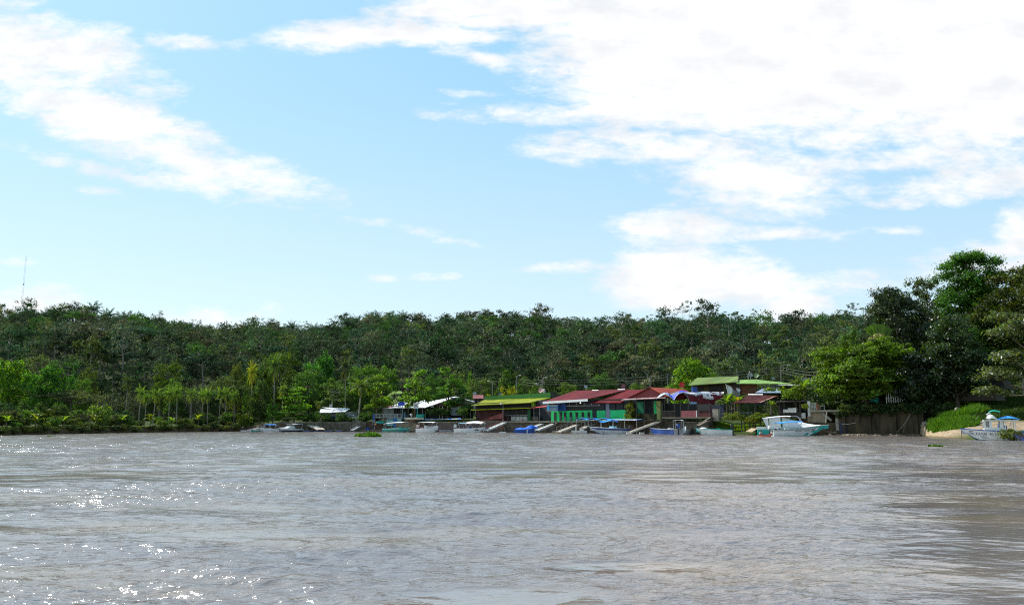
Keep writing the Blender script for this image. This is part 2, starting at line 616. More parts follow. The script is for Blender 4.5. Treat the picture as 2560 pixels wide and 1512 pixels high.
def wave_height(x, y, spacing):
    r, lee = ruffle(x, y)
    z = np.zeros_like(x)
    wx = x + 1.2 * (vnoise(x * .23, y * .23, 9) - .5)
    wy = y + 1.2 * (vnoise(x * .23 + 7, y * .23, 10) - .5)
    for lam, cx, cy, ph in WAVES:
        keep = np.clip((lam - 2.2 * spacing) / (2.5 * spacing), 0, 1)
        short = np.clip((1.15 - lam) / .5, 0, 1)
        far = np.clip((y - 24) / 50, 0, 1)
        slope = short * (.0030 + .029 * r) + (1 - short) * ((.0065 + .010 * r) * (1 - .45 * lee) * (1 - far) + far * .019)
        amp = slope * lam / (2 * math.pi) * keep
        z += amp * np.sin((wx * cx + wy * cy) * 2 * math.pi / lam + ph)
    return z, r


_rows = [1.5]
while _rows[-1] < 262:
    _rows.append(_rows[-1] + max(.05, _rows[-1] * .0040))
_rows = np.array(_rows)
_us = np.concatenate([np.linspace(-2.6, -.80, 40), np.linspace(-.78, .78, 700), np.linspace(.80, 2.6, 40)])
_WX = _us[None, :] * _rows[:, None]
_WY = np.broadcast_to(_rows[:, None], _WX.shape)
_sp = np.maximum(np.gradient(_rows)[:, None] * .62, np.abs(np.gradient(_us))[None, :] * _rows[:, None])
_WZ, _RUF = wave_height(_WX, _WY, _sp)
_RUF = np.maximum(_RUF, .7 * np.clip((_WY - 24) / 30, 0, 1))
_WZ = np.where((_rows < 3)[:, None], 0, _WZ)


def water_mat():
    m = bpy.data.materials.new('river_water')
    m.use_nodes = True
    t = NT(m.node_tree)
    pos = t.n('ShaderNodeNewGeometry').outputs['Position']
    ruff = t.n('ShaderNodeAttribute', attribute_name='ruffle').outputs['Fac']
    rip = t.noise(t.mapping(pos, rot=(0, 0, R(8)), sc=(1.5, 3.0, 1)), 2.2, 3, .6, .3)
    chop = t.noise(t.mapping(pos, rot=(0, 0, R(-8)), sc=(.7, 1.6, 1)), .8, 3, .55, .4)
    h = t.math('MULTIPLY', rip, t.math('MULTIPLY_ADD', ruff, .060, .003))
    h = t.math('ADD', h, t.math('MULTIPLY', chop, t.math('MULTIPLY_ADD', ruff, .075, .006)))
    b = t.n('ShaderNodeBump')
    b.inputs['Strength'].default_value = 1.0
    b.inputs['Distance'].default_value = 1.0
    t.put(b.inputs['Height'], h)
    p = t.n('ShaderNodeBsdfPrincipled')
    mud = t.mix(t.rng(t.noise(t.mapping(pos, sc=(.10, .26, 1)), 1.0, 5, .62), .40, .62), rgba((.165, .142, .144)), rgba((.205, .162, .130)))  # silt tones lifted and tinted to stand in for reflected sky
    t.put(p.inputs['Base Color'], mud)
    p.inputs['Roughness'].default_value = .10
    p.inputs['IOR'].default_value = 2.1
    t.put(p.inputs['Normal'], b)
    o = t.n('ShaderNodeOutputMaterial')
    t.put(o.inputs[0], p)
    return m


WATER = water_mat()
_i = np.arange(_WX.size).reshape(_WX.shape)
_Q = np.stack([_i[:-1, :-1], _i[:-1, 1:], _i[1:, 1:], _i[1:, :-1]], -1).reshape(-1, 4)
_me = np_mesh('water', np.stack([_WX.ravel(), _WY.ravel(), _WZ.ravel()], 1), _Q, WATER, smooth=True)
_a = _me.attributes.new('ruffle', 'FLOAT', 'POINT')
_a.data.foreach_set('value', _RUF.astype(np.float32).ravel())
water = bpy.data.objects.new('water', _me)
COL.objects.link(water)
tag(water, 'wide brown river with wind ripples and sun glints', None, None, 'structure')
# ------------------------------------------------------------------ plants
def nrm(a):
    return a / np.maximum(np.linalg.norm(a, axis=-1, keepdims=True), 1e-9)


def leaf_quads(P, N, size, rg, jit=.7, asp=.55):
    """pointed leaf-sized faces at P facing roughly N"""
    k = len(P)
    n = nrm(N + jit * rg.standard_normal((k, 3)))
    t = nrm(np.cross(n, rg.standard_normal((k, 3))))
    b = np.cross(n, t)
    a = (size * (.65 + .7 * rg.random(k)))[:, None]
    V = np.stack([P + t * a, P + b * a * asp, P - t * a, P - b * a * asp], 1).reshape(-1, 3)
    return V, np.arange(4 * k).reshape(k, 4)


def np_tube(pts, rad, n=5):
    pts = np.asarray(pts, float)
    rad = np.asarray(rad, float)
    t = nrm(np.gradient(pts, axis=0))
    ref = np.where(np.abs(t[:, 2:3]) > .9, np.array([[1., 0, 0]]), np.array([[0, 0, 1.]]))
    a = nrm(np.cross(t, ref))
    b = np.cross(t, a)
    an = np.arange(n) * 2 * math.pi / n
    V = pts[:, None] + (a[:, None] * np.cos(an)[None, :, None] + b[:, None] * np.sin(an)[None, :, None]) * rad[:, None, None]
    m = len(pts)
    i = np.arange(m * n).reshape(m, n)
    Q = np.stack([i[:-1], np.roll(i[:-1], -1, 1), np.roll(i[1:], -1, 1), i[1:]], -1).reshape(-1, 4)
    return V.reshape(-1, 3), Q


class Geo:
    def __init__(s):
        s.V, s.Q, s.T, s.M, s.k = [], [], [], [], 0

    def add(s, VQ, tint, mi=0):
        V, Q = VQ
        s.V.append(V)
        s.Q.append(Q + s.k)
        s.k += len(V)
        tint = np.asarray(tint, float)
        s.T.append(np.broadcast_to(tint, (len(Q), 3)) if tint.ndim == 1 else tint)
        s.M.append(np.full(len(Q), mi))
        return s

    def arr(s):
        return np.concatenate(s.V), np.concatenate(s.Q), np.concatenate(s.T), np.concatenate(s.M)

    def mesh(s, name, mats):
        V, Q, T, M_ = s.arr()
        return np_mesh(name, V, Q, mats, M_, T)


def leaf_tint(k, rg, amt=.3, hue=.14):
    b = np.clip(1 + amt * rg.standard_normal(k), .35, 2.0)
    h = hue * rg.standard_normal(k)
    return np.stack([b * (1 + h), b, b * (1 - .6 * h)], 1)


def limb(a, b, rg, bend=.12, m=5):
    a, b = np.asarray(a, float), np.asarray(b, float)
    t = np.linspace(0, 1, m)[:, None]
    L = np.linalg.norm(b - a)
    p = a + (b - a) * t
    p += np.sin(t * math.pi) * rg.standard_normal(3) * bend * L * .5
    p[:, 2] -= (np.sin(t * math.pi) * 0.05 * L)[:, 0]
    return p


def tree_geo(seed, H=10., W=8., zlow=.3, n_bough=14, n_clump=60, n_leaf=40, leaf=.32, rc=.85, shape='round', flat=.65, trunk_r=.28, lean=0., asp=.55, upn=.6, limbs=True):
    """tapered trunk with limbs, and a crown of leaf clumps on boughs; returns (crown, wood)"""
    rg = np.random.default_rng(seed)
    crown, wood = Geo(), Geo()
    fork = np.array([lean * H * .3, 0, H * (zlow + .05)])
    top = np.array([lean * H * .6, 0, H * .82])
    if limbs:
        p = limb((0, 0, -.6), fork, rg, .06, 6)
        wood.add(np_tube(p, np.linspace(trunk_r, trunk_r * .7, 6), 7), (1, 1, 1), 1)
    B = []
    for i in range(n_bough):
        if shape == 'round':
            f = (i + .5) / n_bough
            z = zlow + (1 - zlow) * (.12 + .78 * f)
            rr = math.sqrt(max(.04, 1 - ((z - (zlow + 1) / 2) / ((1 - zlow) / 2)) ** 2)) * .5
            a = i * 2.4 + rg.uniform(-.5, .5)
            q = rg.uniform(.35, .78)
            c = np.array([math.cos(a) * rr * W * q, math.sin(a) * rr * W * q, z * H])
            r = W * rg.uniform(.15, .24)
            B.append((c, np.array([r, r, r * .8])))
        elif shape == 'tier':                       # storeyed almond-like crown
            lay = i % 5
            z = zlow + (1 - zlow) * (.08 + .2 * lay)
            R_ = W * .5 * (.86, 1.0, .98, .82, .56)[lay]
            a = i * 2.4 + rg.uniform(-.4, .4)
            q = rg.uniform(.25, .72)
            c = np.array([math.cos(a) * R_ * q, math.sin(a) * R_ * q, z * H + rg.uniform(-.09, .08) * H])
            B.append((c, np.array([R_ * .40, R_ * .40, .08 * H])))
        elif shape == 'umbrella':                   # wide flat rain-tree crown
            a = i * 2.4 + rg.uniform(-.4, .4)
            q = math.sqrt((i + .5) / n_bough) * .8
            z = 1 - .28 * q * q - rg.uniform(.02, .14)
            c = np.array([math.cos(a) * W * .5 * q, math.sin(a) * W * .5 * q, z * H])
            B.append((c, np.array([W * .17, W * .17, .055 * H])))
        elif shape == 'column':
            f = (i + .5) / n_bough
            z = zlow + (1 - zlow) * (.06 + .88 * f)
            rr = W * .5 * (1 - .75 * f ** 2.2)
            a = i * 2.4
            c = np.array([math.cos(a) * rr * .5, math.sin(a) * rr * .5, z * H])
            B.append((c, np.array([rr * .55, rr * .55, H * .1])))
        elif shape == 'tufts':                      # thin crown, few separate tufts
            a = i * 2.4 + rg.uniform(-.4, .4)
            z = 1 - rg.uniform(.03, 1 - zlow)
            q = rg.uniform(.3, 1.0)
            c = np.array([math.cos(a) * W * .5 * q, math.sin(a) * W * .5 * q, z * H])
            B.append((c, np.array([W * .14, W * .14, W * .07])))
    if limbs:
        lead = limb(fork, top, rg, .05, 4)
        wood.add(np_tube(lead, np.linspace(trunk_r * .7, trunk_r * .2, 4), 5), (1, 1, 1), 1)
        for c, r in B:
            f = np.clip((c[2] - fork[2]) / max(.1, top[2] - fork[2]) - rg.uniform(.15, .4), 0, .9)
            s0 = fork + (top - fork) * f
            L = limb(s0, c, rg, .18, 4)
            wood.add(np_tube(L, np.linspace(trunk_r * .42, trunk_r * .08, 4), 4), (1, 1, 1), 1)
    wts = np.array([r[0] ** 2 for _, r in B])
    pick = rg.choice(len(B), n_clump, p=wts / wts.sum())
    for j in pick:
        c, r = B[j]
        d = rg.standard_normal(3)
        d /= np.linalg.norm(d)
        if d[2] < -.25:
            d[2] *= -.6
        cc = c + d * r * rg.uniform(.65, 1.05)
        k = max(4, int(n_leaf * rg.uniform(.6, 1.4)))
        off = rg.standard_normal((k, 3)) * np.array([1, 1, flat]) * rc * rg.uniform(.6, 1.2) * .62
        N = nrm(off) * .7 + d * .5 + np.array([0, 0, upn])
        tone = np.clip(rg.normal(1, .2), .5, 1.6)
        crown.add(leaf_quads(cc + off, N, leaf, rg, .75, asp), leaf_tint(k, rg) * tone, 0)
    return crown, wood


def frond(rg, base, az, el, L, droop, wid, n=13, strands=1.0):
    """arching rachis with leaflets down both sides"""
    t = np.linspace(0, 1, n)
    a = el - droop * t ** 1.3
    st = L / (n - 1)
    xr = np.concatenate([[0], np.cumsum(np.cos(a[:-1]) * st)])
    zr = np.concatenate([[0], np.cumsum(np.sin(a[:-1]) * st)])
    dirh = np.array([math.cos(az), math.sin(az), 0])
    side = np.array([-math.sin(az), math.cos(az), 0])
    P = base + xr[:, None] * dirh + zr[:, None] * np.array([0, 0, 1.])
    tan = np.cos(a)[:, None] * dirh + np.sin(a)[:, None] * np.array([0, 0, 1.])
    V, Q = [], []
    for i in range(1, n):
        w_ = wid * math.sin(math.pi * min(1, .12 + .88 * t[i])) ** .6 * (1 - .35 * t[i])
        for sgn in (-1, 1):
            dr = side * sgn * .8 + tan[i] * .55 + np.array([0, 0, -.45 - .25 * rg.random()])
            dr = dr / np.linalg.norm(dr)
            tip = P[i] + dr * w_ * rg.uniform(.8, 1.1)
            mid = P[i] + dr * w_ * .5
            wv = tan[i] * L / n * .42 * strands
            k = len(V)
            V += [P[i], mid + wv, tip, mid - wv]
            Q.append([k, k + 1, k + 2, k + 3])
    V, Q = np.array(V), np.array(Q)
    rv, rq = np_tube(P, np.linspace(.05, .015, n) * L / 4, 3)
    return np.concatenate([V, rv]), np.concatenate([Q, rq + len(V)]), len(Q)


def palm_geo(seed, H=9., L=3.2, nf=20, r=.14, wid=.75, skirt=4, lean=.06, el=(-.5, 1.35), droop=(1.0, 1.7), n=12):
    rg = np.random.default_rng(seed)
    crown, wood = Geo(), Geo()
    a0 = rg.uniform(0, 6.28)
    t = np.linspace(0, 1, 7)
    P = np.stack([math.cos(a0) * lean * H * t ** 1.7, math.sin(a0) * lean * H * t ** 1.7, -.5 + (H + .5) * t], 1)
    wood.add(np_tube(P, r * (1.25 - .5 * t), 7), (1, 1, 1), 1)
    top = P[-1]
    for i in range(nf):
        f = i / nf
        e = el[1] + (el[0] - el[1]) * f + rg.uniform(-.15, .15)
        V, Q, nl = frond(rg, top + np.array([0, 0, .1]), i * 2.4 + rg.uniform(-.3, .3), e, L * rg.uniform(.85, 1.1), rg.uniform(*droop), wid, n)
        b = rg.uniform(.75, 1.3)
        col = np.array([1, 1, 1.]) * b
        if f > .82:
            col = np.array([1.35, 1.1, .7]) * b
        crown.add((V, Q), col, 0)
    for i in range(skirt):
        V, Q, nl = frond(rg, top - np.array([0, 0, .2]), i * 1.9 + rg.uniform(-.3, .3), -1.0 - .3 * rg.random(), L * .8, .5, wid * .6, n)
        crown.add((V, Q), (1.5, 1.1, .8), 0)
    return crown, wood


def banana_geo(seed, H=3., nl=9, L=1.9, wd=.3, stem=.45):
    rg = np.random.default_rng(seed)
    crown, wood = Geo(), Geo()
    z0 = H * stem
    wood.add(np_tube([(0, 0, -.3), (.03, 0, z0 * .5), (0, .02, z0)], [.15, .12, .08], 6), (1, 1, 1), 1)
    for i in range(nl):
        az, el = i * 2.4 + rg.uniform(-.3, .3), rg.uniform(.55, 1.35)
        n = 7
        t = np.linspace(0, 1, n)
        a = el - rg.uniform(.9, 1.9) * t ** 1.4
        LL = L * rg.uniform(.75, 1.15)
        st = LL / (n - 1)
        xr = np.concatenate([[0], np.cumsum(np.cos(a[:-1]) * st)])
        zr = np.concatenate([[0], np.cumsum(np.sin(a[:-1]) * st)])
        dh, sd_ = np.array([math.cos(az), math.sin(az), 0]), np.array([-math.sin(az), math.cos(az), 0])
        P = np.array([0, 0, z0]) + xr[:, None] * dh + zr[:, None] * np.array([0, 0, 1.])
        wv = wd * np.sin(math.pi * np.clip(.1 + .86 * t, 0, 1)) ** .7
        V = np.concatenate([P + sd_ * wv[:, None] + np.array([0, 0, .12]) * wv[:, None] * 2, P, P - sd_ * wv[:, None] + np.array([0, 0, .12]) * wv[:, None] * 2])
        Q = []
        for j in range(n - 1):
            Q += [[j, j + 1, n + j + 1, n + j], [n + j, n + j + 1, 2 * n + j + 1, 2 * n + j]]
        b = rg.uniform(.8, 1.3)
        crown.add((V, np.array(Q)), np.array([1, 1, 1.]) * b if rg.random() > .15 else np.array([2.2, 1.1, .8]), 0)
    return crown, wood


def twig_geo(seed, H=9., W=8., n=26, leaf=.0, zlow=.25):
    """bare branching crown"""
    rg = np.random.default_rng(seed)
    crown, wood = Geo(), Geo()
    p = limb((0, 0, -.5), (0, 0, H * zlow), rg, .05, 4)
    wood.add(np_tube(p, np.linspace(.26, .2, 4), 6), (1, 1, 1), 1)
    for i in range(n):
        a = i * 2.4
        q = math.sqrt((i + .5) / n)
        tip = np.array([math.cos(a) * W * .5 * q, math.sin(a) * W * .5 * q, H * (zlow + (1 - zlow) * (1 - .55 * q * q) * rg.uniform(.75, 1.05))])
        L = limb((0, 0, H * zlow * rg.uniform(.85, 1.2)), tip, rg, .2, 6)
        wood.add(np_tube(L, np.linspace(.10, .02, 6), 4), (1, 1, 1), 1)
        for j in range(22):
            k = rg.integers(2, 6)
            d = nrm(rg.standard_normal(3) + np.array([0, 0, .6])) * rg.uniform(.5, 1.5)
            crown.add(np_tube([L[k], L[k] + d * .5 + rg.standard_normal(3) * .08, L[k] + d], [.022, .016, .008], 3), np.array([1, 1, 1]) * rg.uniform(.6, 1.4), 0)
            crown.add(leaf_quads(L[k] + d[None] * rg.uniform(.4, 1.1, (3, 1)), np.tile([0, 0, 1.], (3, 1)), .12, rg, 1.0), np.array([1, 1, .9]) * rg.uniform(.6, 1.5), 0)
    return crown, wood


def fan_geo(seed):
    """traveller's palm: leaves in one upright fan"""
    rg = np.random.default_rng(seed)
    crown, wood, stalk = Geo(), Geo(), Geo()
    H = 10.0
    wood.add(np_tube([(0, 0, -.5), (0, 0, H * .5), (0, 0, H)], [.22, .2, .2], 8), (1, 1, 1), 1)
    n = 15
    for i in range(n):
        a = R(38 + 104 * i / (n - 1))
        dx, dz = math.cos(a), math.sin(a)
        p0 = np.array([dx * .2, 0, H - .1 + dz * .2])
        p1 = p0 + np.array([dx, rg.uniform(-.06, .06), dz]) * 2.0
        stalk.add(np_tube([p0, (p0 + p1) / 2, p1], [.045, .035, .025], 4), (1, 1, 1), 0)
        m = 6
        t = np.linspace(0, 1, m)
        up = 1.0
        P = p1 + (np.array([dx, 0, dz]) * t[:, None] * 2.0 * up) + np.array([dx * .25, 0, -.25])[None] * (t ** 2)[:, None]
        wv = .30 * np.sin(math.pi * np.clip(.12 + .84 * t, 0, 1)) ** .6
        s1 = np.array([-dz, .35, dx])
        V = np.concatenate([P + s1 * wv[:, None], P, P - s1 * wv[:, None]])
        Q = []
        for j in range(m - 1):
            Q += [[j, j + 1, m + j + 1, m + j], [m + j, m + j + 1, 2 * m + j + 1, 2 * m + j]]
        if 50 < math.degrees(a) < 130:
            crown.add((V, np.array(Q)), np.array([1, 1, 1.]) * rg.uniform(.7, 1.25), 0)
    return crown, wood, stalk


class Proto:
    """one kind of plant: crown mesh and trunk mesh of a given natural height and width"""
    def __init__(s, key, geo_, H, W, leafm=None, bark=None):
        s.H, s.W = H, W
        cr, wd = geo_[0], geo_[1]
        s.crown = cr.mesh('crown', [leafm or LEAF])
        V, Q, T, M_ = wd.arr()
        s.trunk = np_mesh('trunk', V, Q, [bark or BARK], None, None, True)


def plant(name, pr, loc, H, W, col, label, cat, group=None, rz=None, crown_name='crown', trunk_name='trunk', rnd=random.Random(5)):
    root = thing(name, loc, label, cat, group, rnd.uniform(0, 6.28) if rz is None else rz, (W / pr.W, W / pr.W, H / pr.H))
    for nm, me in ((trunk_name, pr.trunk), (crown_name, pr.crown)):
        o = bpy.data.objects.new(nm, me)
        COL.objects.link(o)
        o.parent = root
        o.color = (col[0], col[1], col[2], 1)
    return root


def G(r, g, b):
    c = S(r, g, b)
    return c
# ------------------------------------------------------------------ forest on the hill
rng = np.random.default_rng(11)
# far kinds, few large leaf clumps each (they stand 250-430 m away)
BARK_FAR = mat('bark_far', (.20, .18, .15), .9, .3, 1.0)
far_kinds, far_mesh = [], []
for i, kw in enumerate((
        dict(H=10, W=8.5, zlow=.34, n_bough=10, n_clump=40, n_leaf=27, leaf=.27, rc=.95),
        dict(H=11, W=7.0, zlow=.40, n_bough=10, n_clump=38, n_leaf=27, leaf=.26, rc=.9),
        dict(H=9, W=9.5, zlow=.5, n_bough=9, n_clump=38, n_leaf=27, leaf=.26, rc=.95, shape='umbrella', flat=.4),
        dict(H=12, W=6.5, zlow=.45, n_bough=8, n_clump=24, n_leaf=27, leaf=.26, rc=.9, shape='tufts', flat=.45),
        dict(H=11, W=8.0, zlow=.3, n_bough=12, n_clump=36, n_leaf=26, leaf=.25, rc=.8, shape='tier', flat=.4),
        dict(H=13, W=7.5, zlow=.42, n_bough=11, n_clump=34, n_leaf=27, leaf=.26, rc=.9),
)):
    c_, w_ = tree_geo(100 + i, trunk_r=.22, **kw)
    g = Geo()
    for src in (c_, w_):
        V, Q, T, M_ = src.arr()
        g.add((V, Q), T, int(M_[0]))
    far_kinds.append((g, kw['H']))
    far_mesh.append(Proto('far', (c_, w_), 1, 1, LEAF_FAR, BARK_FAR))
palm_mesh = []
for i in range(3):
    c_, w_ = palm_geo(200 + i, H=8.5, L=4.4, nf=26, r=.28, wid=1.15, skirt=3, lean=.03, el=(-.35, 1.4), droop=(.8, 1.35), n=8)
    palm_mesh.append(Proto('far', (c_, w_), 1, 1, LEAF_FAR, BARK_FAR))
thin_mesh = []
for i in range(3):
    c_, w_ = tree_geo(300 + i, H=17, W=5.0 + i, zlow=.72, n_bough=6 + i, n_clump=14 + 2 * i, n_leaf=22, leaf=.22, rc=.7, shape='tufts', flat=.35, trunk_r=.13)
    thin_mesh.append(Proto('far', (c_, w_), 1, 1, LEAF_FAR, BARK_PALE))

HILLCOLS = [(.034, .074, .024), (.042, .070, .030), (.026, .062, .028), (.050, .072, .034), (.036, .088, .016), (.060, .080, .048), (.030, .058, .030), (.044, .064, .028), (.075, .105, .022), (.085, .09, .045)]
HB = 1.1
pts = []
step = 5.9
for gy in np.arange(196, 452, step):
    for gx in np.arange(-345, 330, step):
        x = gx + rng.uniform(-2.4, 2.4)
        y = gy + rng.uniform(-2.4, 2.4)
        px = px_of(x, y)
        if px < -420 or px > 2980:
            continue
        f0 = float(FOOT(px))
        s = (y - f0) / DEEP
        if s < -.03 or s > 1.16:
            continue
        pts.append((x, y, px, s))
trees, palms = [], []
for (x, y, px, s) in pts:
    ridge = s > .74
    wood_right = np.clip((px - 1250) / 700, 0, 1)
    pp = (.50 - .32 * wood_right) if ridge else .06
    if s > .9:
        pp += .10
    if rng.random() < pp:
        if rng.random() < .62:                     # palms stand further apart
            palms.append((x, y, px, s))
    else:
        trees.append((x, y, px, s))
trees.sort(key=lambda q: q[1] - .0 * q[3])


def in_view(px):
    return -20 < px < 2160


def hill_tree_params(x, y, px, s):
    k = int(rng.choice(6, p=[.24, .2, .14, .12, .12, .18]))
    sc = float(np.clip(rng.normal(.95, .24), .55, 1.6)) * (1.1 if s < .2 else 1.0)
    if s > .93:
        sc *= .75
    c = np.array(HILLCOLS[int(rng.integers(len(HILLCOLS)))]) * np.array([1.08, 1.06, 1.2]) * rng.uniform(.6, 1.6) * HB
    return k, sc, c, rng.uniform(0, 6.28)


seen = [q for q in trees if in_view(q[2]) and q[3] > .02]
chosen = set(id(q) for q in seen[:290])
mass = Geo()
LBL_T = 'dark grey-green broadleaf tree in the dense forest covering the lower hillside'
for q in trees:
    x, y, px, s = q
    k, sc, c, rz = hill_tree_params(x, y, px, s)
    z = zg1(x, y) - .3
    if id(q) in chosen:
        plant('hill_tree', far_mesh[k], (x, y, z), sc * rng.uniform(.9, 1.15), sc, c, LBL_T, 'tree', 'broadleaf trees on the lower hillside', rz)
    else:
        V, Q, T, M_ = far_kinds[k][0].arr()
        ca, sa = math.cos(rz), math.sin(rz)
        V2 = np.stack([(V[:, 0] * ca - V[:, 1] * sa), (V[:, 0] * sa + V[:, 1] * ca), V[:, 2]], 1) * sc + np.array([x, y, z])
        mass.V.append(V2)
        mass.Q.append(Q + mass.k)
        mass.k += len(V2)
        mass.T.append(np.where(M_[:, None] == 0, T * c, T))
        mass.M.append(M_)
V, Q, T, M_ = mass.arr()
forest = bpy.data.objects.new('forest', np_mesh('forest', V, Q, [LEAF_FAR, BARK_FAR], M_, T))
COL.objects.link(forest)
tag(forest, 'dense mixed forest covering the upper hillside and ridge', None, None, 'stuff')
palms.sort(key=lambda q: -q[3])
npal = 0
for q in palms:
    x, y, px, s = q
    if not in_view(px) or npal >= 295:
        continue
    npal += 1
    sc = rng.uniform(.8, 1.25)
    c = np.array((.045, .085, .05)) * rng.uniform(.7, 1.25) * HB
    lb = ('feathery blue-green oil palm on the crest of the forested hill', 'palm', 'oil palms along the hill crest') if s > .74 else \
        ('oil palm standing among broadleaf trees halfway up the forested hillside', 'palm', 'oil palms among the trees of the hillside')
    plant('oil_palm', palm_mesh[int(rng.integers(3))], (x, y, zg1(x, y) - .5), sc * rng.uniform(.85, 1.1), sc, c, *lb, rng.uniform(0, 6.28))
# slender trees that rise above the skyline: (px, top row, spread)
SL = [(402, 776, 1.0), (478, 792, .7), (497, 797, .7), (690, 803, .8), (762, 801, 1.0), (798, 806, .9), (828, 796, 1.2), (848, 802, 1.2), (1040, 782, .8), (1360, 784, 1.2),
      (1392, 788, 1.0), (1425, 785, 1.3), (1522, 803, .6), (1560, 792, 1.0), (1624, 785, .9), (1663, 780, .7), (1680, 785, .9), (1706, 762, 1.1), (1712, 752, .8), (1722, 749, .7),
      (1760, 767, .7), (1784, 768, 1.0), (1816, 770, .9), (1846, 772, 1.4), (1885, 771, .7), (1920, 786, .9), (1958, 783, .8), (1968, 783, .8), (1990, 792, 1.0), (2024, 790, .7), (2030, 780, .7),
      (2070, 786, 1.0), (2080, 790, .9), (2108, 772, 1.1), (2126, 756, 1.0), (2137, 754, .9), (2120, 778, 1.2), (1640, 805, 1.3), (1500, 800, 1.1), (1150, 786, 1.0)]
for (px, py, sp) in SL:
    Y = float(FOOT(px)) + DEEP * rng.uniform(.86, .98)
    top = at(px, py, Y)
    zb = zg1(top.x, Y) - .5
    H = top.z - zb
    k = int(rng.integers(3))
    plant('slender_tree', thin_mesh[k], (top.x, Y, zb), H / 17.0, sp * .8, (.055, .075, .045),
          'slender bare trunked tree with small tufted crown rising above the hill skyline', 'tree', 'slender trees above the skyline', rng.uniform(0, 6.28))
# ------------------------------------------------------------------ trees and plants of the banks
P_ROUND = [Proto('r', tree_geo(400 + i, H=10, W=9, zlow=.12, n_bough=20, n_clump=190, n_leaf=34, leaf=.24, rc=.75), 10, 9) for i in range(3)]
P_FINE = [Proto('f', tree_geo(410 + i, H=10, W=9, zlow=.10, n_bough=22, n_clump=210, n_leaf=40, leaf=.16, rc=.75, flat=.5), 10, 9) for i in range(2)]
P_TIER = [Proto('t', tree_geo(420 + i, H=9, W=9, zlow=.3, n_bough=22, n_clump=120, n_leaf=34, leaf=.25, rc=.7, shape='tier', flat=.32, upn=.9), 9, 9) for i in range(2)]
P_UMB = [Proto('u', tree_geo(430 + i, H=9, W=14, zlow=.35, n_bough=26, n_clump=150, n_leaf=34, leaf=.14, rc=.8, shape='umbrella', flat=.3), 9, 14) for i in range(2)]
P_COL = [Proto('c', tree_geo(440 + i, H=10, W=6, zlow=.1, n_bough=18, n_clump=120, n_leaf=34, leaf=.2, rc=.65, shape='column'), 10, 6) for i in range(2)]
P_TUFT = [Proto('k', tree_geo(450 + i, H=10, W=8, zlow=.55, n_bough=14, n_clump=60, n_leaf=26, leaf=.22, rc=.75, shape='tufts', flat=.4, trunk_r=.2), 10, 8, bark=BARK_PALE) for i in range(2)]
P_TWIG = [Proto('w', twig_geo(460 + i), 9, 8) for i in range(2)]
P_PALM = [Proto('p', palm_geo(470 + i, H=8, L=3.0, nf=26, r=.13, wid=.8, skirt=5, n=12), 8, 6, bark=BARK_PALE) for i in range(3)]
P_BAN = [Proto('b', banana_geo(480 + i), 3, 3) for i in range(3)]
P_BUSH = [Proto('s', tree_geo(490 + i, H=3, W=4, zlow=.05, n_bough=12, n_clump=60, n_leaf=26, leaf=.17, rc=.5, trunk_r=.07), 3, 4) for i in range(3)]
YG, MG, DG, OL, BR, GY = (.115, .175, .016), (.06, .125, .018), (.03, .055, .02), (.058, .075, .012), (.095, .085, .05), (.11, .10, .08)
VY = (.17, .19, .018)
_pi = [0]


def tree_at(name, protos, px, ptop, wpx, Y, col, label, cat='tree', group=None, zb=None, i=None, cn='crown', tn='trunk', rz=None):
    _pi[0] += 1
    pr = protos[(_pi[0] if i is None else i) % len(protos)]
    top = at(px, ptop, Y)
    z = zg1(top.x, Y) - .05 if zb is None else zb
    return plant(name, pr, (top.x, Y, z), top.z - z, wpx * Y / F, col, label, cat, group, rz, cn, tn)


